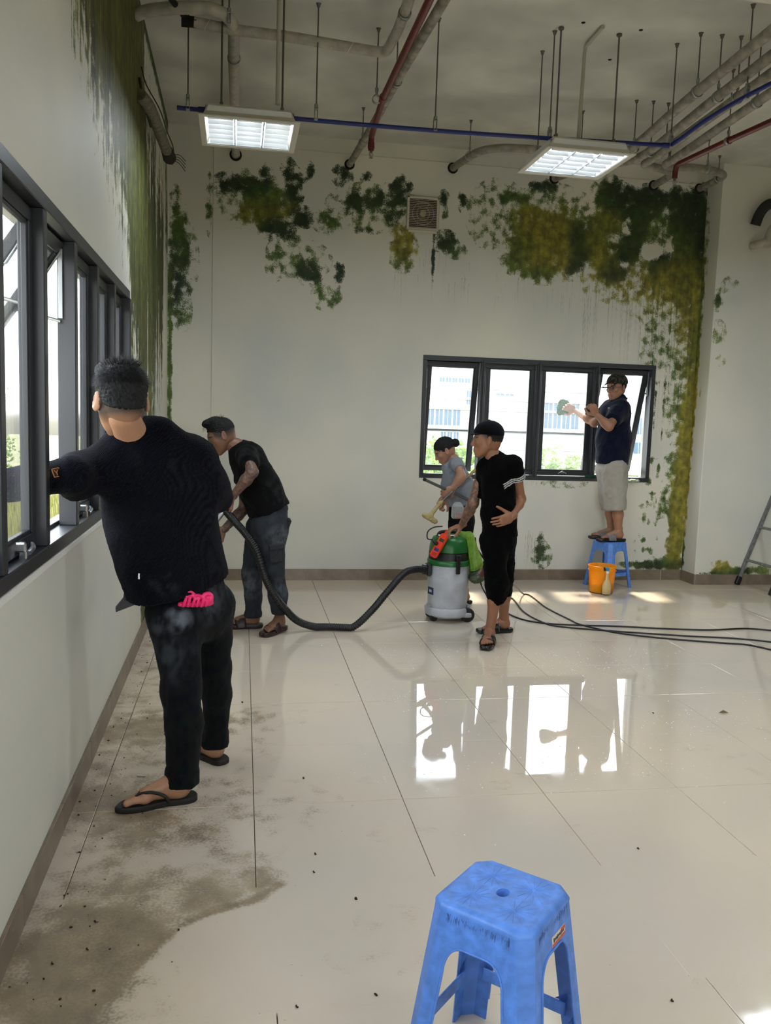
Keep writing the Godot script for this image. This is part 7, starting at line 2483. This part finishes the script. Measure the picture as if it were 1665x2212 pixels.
	for q in [[0.042, "socket_plate", Color(0.10, 0.16, 0.07)], [-0.040, "socket_plate", Color(0.11, 0.12, 0.42)], [-0.076, "socket_plate", Color(0.62, 0.10, 0.06)]]:
		st = tool()
		bx(st, c + B * Vector3(0, q[0], 0.0175), Vector3(0.034, 0.026, 0.004), 0.001, B)
		for s in [-1, 1]: bx(st, c + B * Vector3(s * 0.008, q[0], 0.0198), Vector3(0.003, 0.010, 0.001), 0.0, B)
		part(q[1], st, mat("plate_%.3f" % q[0], q[2], 0.5), t)
	st = tool()
	var pl := c + B * Vector3(-0.026, -0.002, 0.030)
	bx(st, pl, Vector3(0.034, 0.030, 0.030), 0.008, B)
	tube(st, [pl + B * Vector3(-0.012, 0.0, 0.004), pl + B * Vector3(-0.034, 0.012, 0.006)], [0.011, 0.006], 8)
	tube(st, spline([pl + B * Vector3(-0.034, 0.012, 0.006), pl + Vector3(-0.065, 0.035, 0.0), pl + Vector3(-0.06, 0.085, -0.02), pl + Vector3(-0.01, 0.115, -0.04), pl + Vector3(0.06, 0.120, -0.06)], 6), 0.005, 8)
	part("plug", st, mats.vacuum_black, t)

	# green carrier bag hanging at the right of the vacuum
	t = thing("carrier_bag", "thin green plastic bag with bottles hanging from the right side of the vacuum", "bag", Vector3(2.47, 0.36, 1.66))
	var s := skin_of(Color(0.62, 0.78, 0.34))
	var f := Field.new(0.006)
	f.cone(Vector3(2.33, 0.672, 1.64), 0.022, Vector3(2.385, 0.66, 1.66), 0.028, 0.03)
	f.cone(Vector3(2.385, 0.66, 1.66), 0.028, Vector3(2.425, 0.50, 1.67), 0.042, 0.03)
	f.cone(Vector3(2.425, 0.50, 1.67), 0.042, Vector3(2.455, 0.41, 1.68), 0.060, 0.03, Vector3.ZERO, 1.0, 0, 2)
	for k in 5: f.cone(Vector3(2.36 + k * 0.012, 0.66, 1.685), 0.006, Vector3(2.395 + k * 0.025, 0.42, 1.735 - absf(k - 2) * 0.006), 0.008, 0.008)
	f.run(s, "", 0.007, 9.0, 14)
	var bm := tinted("thin_plastic", 0.3)
	bm.backlight_enabled = true
	bm.backlight = Color(0.9, 1.0, 0.5)
	bm.transparency = BaseMaterial3D.TRANSPARENCY_ALPHA
	bm.albedo_color = Color(1, 1, 1, 0.72)
	put("bag_film", s.mesh(), bm, t, -t.position)
	s = skin_of(Color(0.28, 0.33, 0.25))
	f = Field.new(0.006)
	f.orb(Vector3(2.462, 0.362, 1.67), Vector3(0.066, 0.058, 0.06), 0.02)
	f.orb(Vector3(2.44, 0.34, 1.69), Vector3(0.05, 0.04, 0.05), 0.02)
	f.run(s, "", 0.010, 14.0, 4)
	put("bag_bottom", s.mesh(), tinted("dark_film", 0.25), t, -t.position)
	st = tool()
	lathe(st, [Vector2(0.0, -0.05), Vector2(0.040, -0.05), Vector2(0.043, 0.0), Vector2(0.040, 0.04), Vector2(0.02, 0.06), Vector2(0.0, 0.062)], 18, Transform3D(Basis(Vector3.BACK, -0.5), Vector3(2.487, 0.402, 1.695)))
	part("bottle", st, mat("brown_bottle", Color(0.36, 0.20, 0.12), 0.3), t)

	# cords on the floor
	var names := ["black power cord from the vacuum lying furthest back on the wet floor", "black power cord running between the two others on the wet floor", "black power cord lying nearest the camera on the wet floor"]
	var paths := cord_paths()
	for k in 3:
		var pth: Array = paths[k]
		t = thing("power_cord", names[k], "cord", pth[0] * Vector3(1, 0, 1), 0.0, "black cords across the floor")
		st = tool()
		var sm := spline(pth, 8)
		for i in sm.size(): sm[i].y = maxf(sm[i].y, 0.0064)
		tube(st, sm, 0.0062, 8)
		part("cable", st, mat("cord_black", Color(0.03, 0.03, 0.03), 0.4), t)

func cleaning_things() -> void:
	var blue := mat("stool_blue", Color(0.36, 0.57, 0.91), 0.42, 0.0, "soft", 6.0, "grain", 6.0, 0.03)
	var near := stool("scuffed blue plastic stool with a sunburst seat in the foreground", Vector3(1.228, 0, 6.165), 0.80, 0.466, blue, true)
	sticker(near, 0.466, 0)
	scuffs(near, 0.466)
	stool("blue plastic stool under the far window with a person standing on it", Vector3(4.165, 0, 0.30), 0.42, 0.438, blue, false)
	# bucket with its spray bottle
	var bc := Vector3(3.968, 0, 0.60)
	var t := thing("bucket", "translucent orange plastic bucket half full of liquid in front of the blue stool", "bucket", bc)
	var om := mat("bucket_orange", Color(0.98, 0.72, 0.09), 0.35)
	om.backlight_enabled = true
	om.backlight = Color(1.0, 0.72, 0.1)
	var st := tool()
	lathe(st, [Vector2(0.0, 0.006), Vector2(0.104, 0.006), Vector2(0.110, 0.012), Vector2(0.122, 0.235), Vector2(0.128, 0.238), Vector2(0.129, 0.252), Vector2(0.123, 0.255), Vector2(0.119, 0.250), Vector2(0.106, 0.014), Vector2(0.0, 0.010)], 36)
	obj("shell", st, om, t)
	st = tool()
	lathe(st, [Vector2(0.1225, 0.205), Vector2(0.128, 0.207), Vector2(0.128, 0.213), Vector2(0.1225, 0.215)], 36)
	obj("rim_ring", st, om, t)
	st = tool()
	lathe(st, [Vector2(0.0, 0.012), Vector2(0.105, 0.014), Vector2(0.1095, 0.085), Vector2(0.0, 0.085)], 32)
	obj("liquid", st, mat("orange_liquid", Color(0.62, 0.30, 0.04), 0.1), t)
	var sp := bc + Vector3(-0.012, 0.0, 0.142)
	t = thing("spray_bottle", "pale spray bottle with a blue top hooked on the front of the orange bucket", "spray bottle", sp + Vector3(0, 0.02, 0))
	var bm := mat("spray_plastic", Color(0.80, 0.70, 0.50), 0.3)
	st = tool()
	var X := Transform3D(Basis.from_scale(Vector3(1.0, 1.0, 0.62)), sp)
	lathe(st, [Vector2(0.0, 0.010), Vector2(0.036, 0.010), Vector2(0.041, 0.018), Vector2(0.040, 0.095), Vector2(0.030, 0.125), Vector2(0.016, 0.150), Vector2(0.014, 0.205), Vector2(0.0, 0.205)], 24, X)
	part("bottle", st, bm, t)
	st = tool()
	lathe(st, [Vector2(0.0, 0.203), Vector2(0.016, 0.203), Vector2(0.016, 0.222), Vector2(0.010, 0.226), Vector2(0.0, 0.226)], 16, Transform3D(Basis(), sp))
	part("neck_ring", st, mat("spray_white", Color(0.85, 0.86, 0.86), 0.4), t)
	st = tool()
	bx(st, sp + Vector3(0.0, 0.240, -0.008), Vector3(0.022, 0.032, 0.055), 0.006)
	part("spray_head", st, mat("spray_cyan", Color(0.10, 0.55, 0.78), 0.4), t)
	st = tool()
	bx(st, sp + Vector3(-0.022, 0.238, -0.02), Vector3(0.014, 0.036, 0.016), 0.004, Basis(Vector3.BACK, 0.2))
	part("trigger", st, mats.vacuum_black, t)

	# ladder at the right edge
	t = thing("ladder", "aluminium ladder standing at the right edge by the pier, its black feet on the floor", "ladder", Vector3(5.6, 0, 0.55))
	var alu := mat("aluminium", Color(0.60, 0.61, 0.61), 0.38, 0.75, "soft", 4.0)
	var d := Vector3(0.328, 0.909, 0.0).normalized()
	for z in [0.275, 0.86]:
		st = tool()
		var a := Vector3(5.548, 0.02, z)
		var RB := facing(d, Vector3.BACK)
		bx(st, a + d * 1.2, Vector3(0.024, 2.34, 0.062), 0.003, RB)
		for s in [-1, 1]: bx(st, a + d * 1.2 + RB * Vector3(0.012, 0, s * 0.029), Vector3(0.022, 2.34, 0.004), 0.001, RB)
		part("rail", st, alu, t)
		st = tool()
		bx(st, a + d * 0.03, Vector3(0.05, 0.085, 0.078), 0.008, RB)
		part("rubber_foot", st, mats.vacuum_black, t)
	for k in 7:
		st = tool()
		var a := Vector3(5.548, 0.02, 0.567) + d * (0.25 + k * 0.35)
		bx(st, a, Vector3(0.045, 0.026, 0.58), 0.004, Basis(Vector3.BACK, -0.2))
		part("rung", st, alu, t)

	# the woman's poles and bottle
	var pe := pole_ends()
	t = thing("pole", "grey metal pole held across the body of the bending person in grey", "pole", pe[0])
	st = tool()
	rod(st, pe[0], pe[1], 0.0125, 12)
	part("tube", st, mat("grey_pole", Color(0.36, 0.37, 0.37), 0.4, 0.5), t)
	st = tool()
	rod(st, pe[0], pe[0].lerp(pe[1], 0.03), 0.0145, 12)
	part("end_cap", st, mats.vacuum_black, t)
	t = thing("long_brush", "long brush with wooden and grey handle, pale worn head pointing down", "brush", pe[5])
	st = tool()
	var mid: Vector3 = pe[2].lerp(pe[3], 0.42)
	rod(st, mid, pe[3], 0.0105, 12)
	part("grey_grip", st, mats.grey_pole, t)
	st = tool()
	rod(st, pe[2], mid, 0.0125, 12)
	part("wooden_handle", st, mat("pale_wood", Color(0.74, 0.63, 0.42), 0.6, 0.0, "mottle", 12.0), t)
	var s := skin_of(Color(0.72, 0.65, 0.46))
	var f := Field.new(0.005)
	f.cone(pe[3], 0.011, pe[4], 0.014, 0.01)
	f.cone(pe[4], 0.014, pe[4].lerp(pe[5], 0.8), 0.018, 0.02)
	f.cone(pe[5] + Vector3(-0.035, 0.022, 0), 0.020, pe[5] + Vector3(0.055, -0.025, 0.0), 0.022, 0.03, Vector3.BACK, 0.7)
	f.run(s, "", 0.005, 24.0, 2)
	put("brush_head", s.mesh(), tinted("straw", 0.85, "grain", 14.0, 0.2), t, -t.position)
	var bp := Vector3(2.390, 0.745, 1.255)
	t = thing("plastic_bottle", "clear square bottle with red liquid under the hand holding the poles", "bottle", bp)
	var cm := StandardMaterial3D.new()
	cm.resource_name = "clear_plastic"
	cm.transparency = BaseMaterial3D.TRANSPARENCY_ALPHA
	cm.albedo_color = Color(0.88, 0.90, 0.91, 0.22)
	cm.roughness = 0.12
	st = tool()
	bx(st, bp + Vector3(0, 0.058, 0), Vector3(0.092, 0.112, 0.06), 0.012)
	extrude(st, PackedVector2Array([Vector2(-0.040, 0.0), Vector2(0.040, 0.0), Vector2(0.018, 0.026), Vector2(-0.018, 0.026)]), -0.02, 0.02, Transform3D(Basis(), bp + Vector3(0, 0.112, 0)))
	part("bottle_body", st, cm, t)
	st = tool()
	bx(st, bp + Vector3(0.012, 0.030, 0), Vector3(0.052, 0.042, 0.045), 0.004)
	part("red_liquid", st, mat("red_liquid", Color(0.55, 0.16, 0.09), 0.3), t)

	# squeegee in the first man's other hand
	t = thing("squeegee", "small black squeegee showing below the hem of the dark jumper", "squeegee", Vector3(0.18, 0.74, 4.38))
	st = tool()
	var q := Vector3(0.180, 0.742, 4.39)
	extrude(st, PackedVector2Array([Vector2(-0.041, -0.022), Vector2(0.040, 0.008), Vector2(0.036, 0.018), Vector2(0.012, 0.034), Vector2(0.010, 0.06), Vector2(-0.008, 0.058), Vector2(-0.012, 0.034), Vector2(-0.042, -0.004)]), -0.012, 0.012, Transform3D(Basis(Vector3.UP, 0.15), q))
	part("blade", st, mats.vacuum_black, t)
	st = tool()
	tube(st, [q + Vector3(0.0, 0.055, 0), q + Vector3(0.03, 0.20, -0.02), q + Vector3(0.10, 0.36, -0.10)], [0.010, 0.012, 0.012], 10)
	part("grip", st, mats.vacuum_black, t)

	# cloths
	t = thing("cleaning_cloth", "green cleaning cloth held against the outside of the third window light", "cloth", Vector3(3.841, 1.705, -0.25))
	s = skin_of(Color(0.13, 0.33, 0.12))
	f = Field.new(0.006)
	var k0 := Vector3(3.845, 1.705, -0.235)
	f.orb(k0 + Vector3(-0.010, 0.035, 0), Vector3(0.055, 0.045, 0.03), 0.02)
	f.orb(k0 + Vector3(-0.045, -0.02, 0), Vector3(0.035, 0.055, 0.025), 0.02)
	f.orb(k0 + Vector3(0.04, -0.015, 0), Vector3(0.045, 0.035, 0.03), 0.02)
	f.orb(k0 + Vector3(-0.005, -0.04, 0), Vector3(0.04, 0.03, 0.02), 0.015)
	f.run(s, "", 0.018, 16.0, 5)
	put("cloth", s.mesh(), tinted("towelling", 0.95, "grain", 12.0, 0.2), t, -t.position)
	t = thing("damp_cloth", "pale green and white cloth draped over the sill behind the person on the stool", "cloth", Vector3(4.47, 0.995, 0.01))
	s = skin_of(Color(0.70, 0.76, 0.68))
	f = Field.new(0.006)
	f.cone(Vector3(4.38, 1.005, -0.03), 0.026, Vector3(4.57, 1.002, -0.02), 0.022, 0.02, Vector3.UP, 0.8)
	f.cone(Vector3(4.40, 1.0, 0.02), 0.03, Vector3(4.55, 1.0, 0.015), 0.018, 0.03, Vector3.UP, 0.6)
	f.run(s, "", 0.014, 18.0, 6)
	put("cloth", s.mesh(), tinted("towelling", 0.95), t, -t.position)
	s = skin_of(Color(0.16, 0.23, 0.18))
	f = Field.new(0.005)
	f.cone(Vector3(4.40, 0.985, 0.03), 0.018, Vector3(4.375, 0.935, 0.026), 0.022, 0.02, Vector3.BACK, 0.5)
	f.run(s, "", 0.010, 20.0, 7)
	put("hanging_corner", s.mesh(), mats.towelling, t, -t.position)
	t = thing("small_cloth", "dark teal scrap of cloth on the sill at the left of the open window light", "cloth", Vector3(4.06, 0.99, 0.0))
	s = skin_of(Color(0.18, 0.30, 0.26))
	f = Field.new(0.005)
	f.cone(Vector3(4.02, 1.035, 0.012), 0.02, Vector3(4.10, 1.035, 0.012), 0.022, 0.02, Vector3.UP, 0.7)
	f.run(s, "", 0.010, 20.0, 9)
	put("cloth", s.mesh(), mats.towelling, t, -t.position)

func litter() -> void:
	var r := RandomNumberGenerator.new()
	r.seed = 44
	var dirt := mat("dirt", Color(0.20, 0.155, 0.11), 0.95)
	var pale := mat("chalk", Color(0.80, 0.78, 0.74), 0.9)
	var where := ["beside the heel of the man in slides, on the tile joint", "darkest and largest, on the tile left of the near stool", "left of the legs of the near stool", "on the tile beyond the near stool", "right of the long tile joint, beyond the first flip-flop", "small, right of the flip-flops", "thin, on the tile in front of the flip-flops", "near the bottom edge of the picture", "at the lower right, by the glints of the lamp", "by the skirting of the left wall, upper of three", "lowest one by the skirting of the left wall", "on the tide mark by the left wall", "on the wet floor near the right edge"]
	var spots := crumb_spots()
	for i in spots.size():
		var st := tool()
		var a := r.randf() * TAU
		ball(st, Vector3(0, 0.004, 0), Vector3(r.randf_range(0.004, 0.008), 0.004, r.randf_range(0.0025, 0.004)) * (1.2 if i < 2 else 0.8), 8, Basis(Vector3.UP, a))
		ball(st, Vector3(0.003, 0.002, 0.002), Vector3(0.003, 0.003, 0.002), 6)
		var o := obj("crumb", st, dirt, null, spots[i])
		o.name = numbered("dirt_crumb")
		tag(o, "dark crumb of dirt " + where[i], "crumb", "dark crumbs on the floor")
	var st := tool()
	tube(st, [Vector3(-0.018, 0.004, -0.004), Vector3(0.018, 0.004, 0.004)], 0.004, 8)
	var t := thing("cigarette_end", "pale cigarette end lying on the dirty floor in front of the flip-flops", "cigarette", BUTT * Vector3(1, 0, 1))
	obj("paper", st, pale, t)
	t = thing("dry_leaf", "small curled dry leaf on the shiny floor at the right", "leaf", LEAF)
	st = tool()
	quad(st, Vector3(-0.03, 0.001, 0), Vector3(0, 0.004, 0.011), Vector3(0.03, 0.001, 0.004), Vector3(0.004, 0.013, -0.010))
	quad(st, Vector3(-0.03, 0.001, 0), Vector3(0.004, 0.013, -0.010), Vector3(0.03, 0.001, 0.004), Vector3(0, 0.004, 0.011))
	obj("blade", st, mat("dry_leaf", Color(0.55, 0.47, 0.33), 0.8), t)
	# grit along the left wall
	var g := tool()
	ball(g, Vector3(0, 0.3, 0), Vector3(1, 0.6, 0.7), 6)
	var mm := MultiMesh.new()
	mm.transform_format = MultiMesh.TRANSFORM_3D
	mm.mesh = done(g)
	mm.instance_count = 420
	for i in 420:
		var z := r.randf_range(1.6, 6.2)
		var x := 0.02 + absf(r.randfn()) * 0.11 + (r.randf() * 0.5 if r.randf() < 0.25 else 0.0)
		mm.set_instance_transform(i, Transform3D(Basis(Vector3.UP, r.randf() * TAU).scaled(Vector3.ONE * 0.0048 * pow(r.randf(), 3.0) + Vector3.ONE * 0.0008), Vector3(x, 0.0005, z)))
	var mi := MultiMeshInstance3D.new()
	mi.name = numbered("grit")
	mi.multimesh = mm
	mi.material_override = dirt
	add_child(mi, true)
	tag(mi, "fine dark grit scattered along the foot of the left wall", "grit", "", "stuff")
	# white grit
	mm = MultiMesh.new()
	mm.transform_format = MultiMesh.TRANSFORM_3D
	mm.mesh = (mi.multimesh as MultiMesh).mesh
	mm.instance_count = 160
	for i in 160:
		mm.set_instance_transform(i, Transform3D(Basis(Vector3.UP, r.randf() * TAU).scaled(Vector3(1.6, 0.6, 0.8) * (0.0008 + 0.003 * pow(r.randf(), 3.0))), Vector3(r.randf_range(0.2, 2.8), 0.0004, r.randf_range(2.5, 6.4))))
	mi = MultiMeshInstance3D.new()
	mi.name = numbered("white_grit")
	mi.multimesh = mm
	mi.material_override = pale
	add_child(mi, true)
	tag(mi, "white crumbs of plaster scattered over the floor tiles", "grit", "", "stuff")
	# suds and drops on the wet tiles
	g = tool()
	ball(g, Vector3.ZERO, Vector3(1, 0.5, 1), 10)
	mm = MultiMesh.new()
	mm.transform_format = MultiMesh.TRANSFORM_3D
	mm.mesh = done(g)
	mm.instance_count = 1500
	var hubs := [Vector3(1.80, 0, 2.50), Vector3(2.25, 0, 2.95), Vector3(2.65, 0, 2.75), Vector3(2.95, 0, 3.05), Vector3(1.62, 0, 4.45), Vector3(1.60, 0, 3.4), Vector3(2.45, 0, 4.45), Vector3(3.15, 0, 2.6), Vector3(3.05, 0, 3.9)]
	for i in 1500:
		var h: Vector3 = hubs[i % hubs.size()]
		var p := h + Vector3(r.randfn() * 0.26, 0.0003, r.randfn() * 0.13)
		if i % 5 == 0: p = Vector3(r.randf_range(1.4, 3.6), 0.0003, r.randf_range(2.1, 5.2))
		var sz := 0.0009 + 0.0034 * pow(r.randf(), 3.0)
		mm.set_instance_transform(i, Transform3D(Basis.from_scale(Vector3.ONE * sz), p))
	mi = MultiMeshInstance3D.new()
	mi.name = numbered("water_drops")
	mi.multimesh = mm
	var wm := StandardMaterial3D.new()
	wm.resource_name = "suds"
	wm.albedo_color = Color(0.93, 0.94, 0.95)
	wm.roughness = 0.08
	mi.material_override = wm
	add_child(mi, true)
	tag(mi, "drops and suds of water scattered over the wet floor", "water drops", "", "stuff")

const LAMP := 0.26
const SKY := 1.25
const SUN := 0.65
const EXPOSURE := 6.3

func _ready() -> void:
	var cam := Camera3D.new()
	cam.name = "camera"
	cam.keep_aspect = Camera3D.KEEP_HEIGHT
	cam.fov = 61.91
	cam.near = 0.05
	cam.far = 400.0
	cam.basis = Basis.from_euler(Vector3(-0.109, -0.1757, 0.0327))
	cam.position = Vector3(0.6109, 1.536, 7.9365)
	add_child(cam)
	var sky := ProceduralSkyMaterial.new()
	sky.sky_top_color = Color(0.86, 0.90, 0.95)
	sky.sky_horizon_color = Color(0.95, 0.955, 0.95)
	sky.ground_horizon_color = Color(0.75, 0.75, 0.70)
	sky.ground_bottom_color = Color(0.45, 0.45, 0.38)
	sky.sky_energy_multiplier = SKY
	sky.ground_energy_multiplier = SKY * 0.5
	var env := Environment.new()
	env.background_mode = Environment.BG_SKY
	env.sky = Sky.new()
	env.sky.sky_material = sky
	env.tonemap_mode = Environment.TONE_MAPPER_LINEAR
	env.tonemap_exposure = EXPOSURE
	env.sdfgi_enabled = true
	env.ssao_enabled = true
	env.ssil_enabled = true
	var we := WorldEnvironment.new()
	we.name = "environment"
	we.environment = env
	add_child(we)
	var sun := DirectionalLight3D.new()
	sun.name = "sun"
	sun.light_energy = SUN
	sun.light_color = Color(1.0, 0.95, 0.86)
	sun.light_angular_distance = 4.0
	sun.shadow_enabled = true
	sun.sky_mode = DirectionalLight3D.SKY_MODE_LIGHT_ONLY
	add_child(sun)
	sun.basis = Basis.looking_at(Vector3(-0.12, -1.73, 1.0), Vector3.UP)
	textures()
	windows()
	room()
	pipework()
	outside()
	man_at_window()
	man_with_hose()
	man_in_cap()
	woman_with_mop()
	man_on_stool()
	vacuum()
	cleaning_things()
	litter()
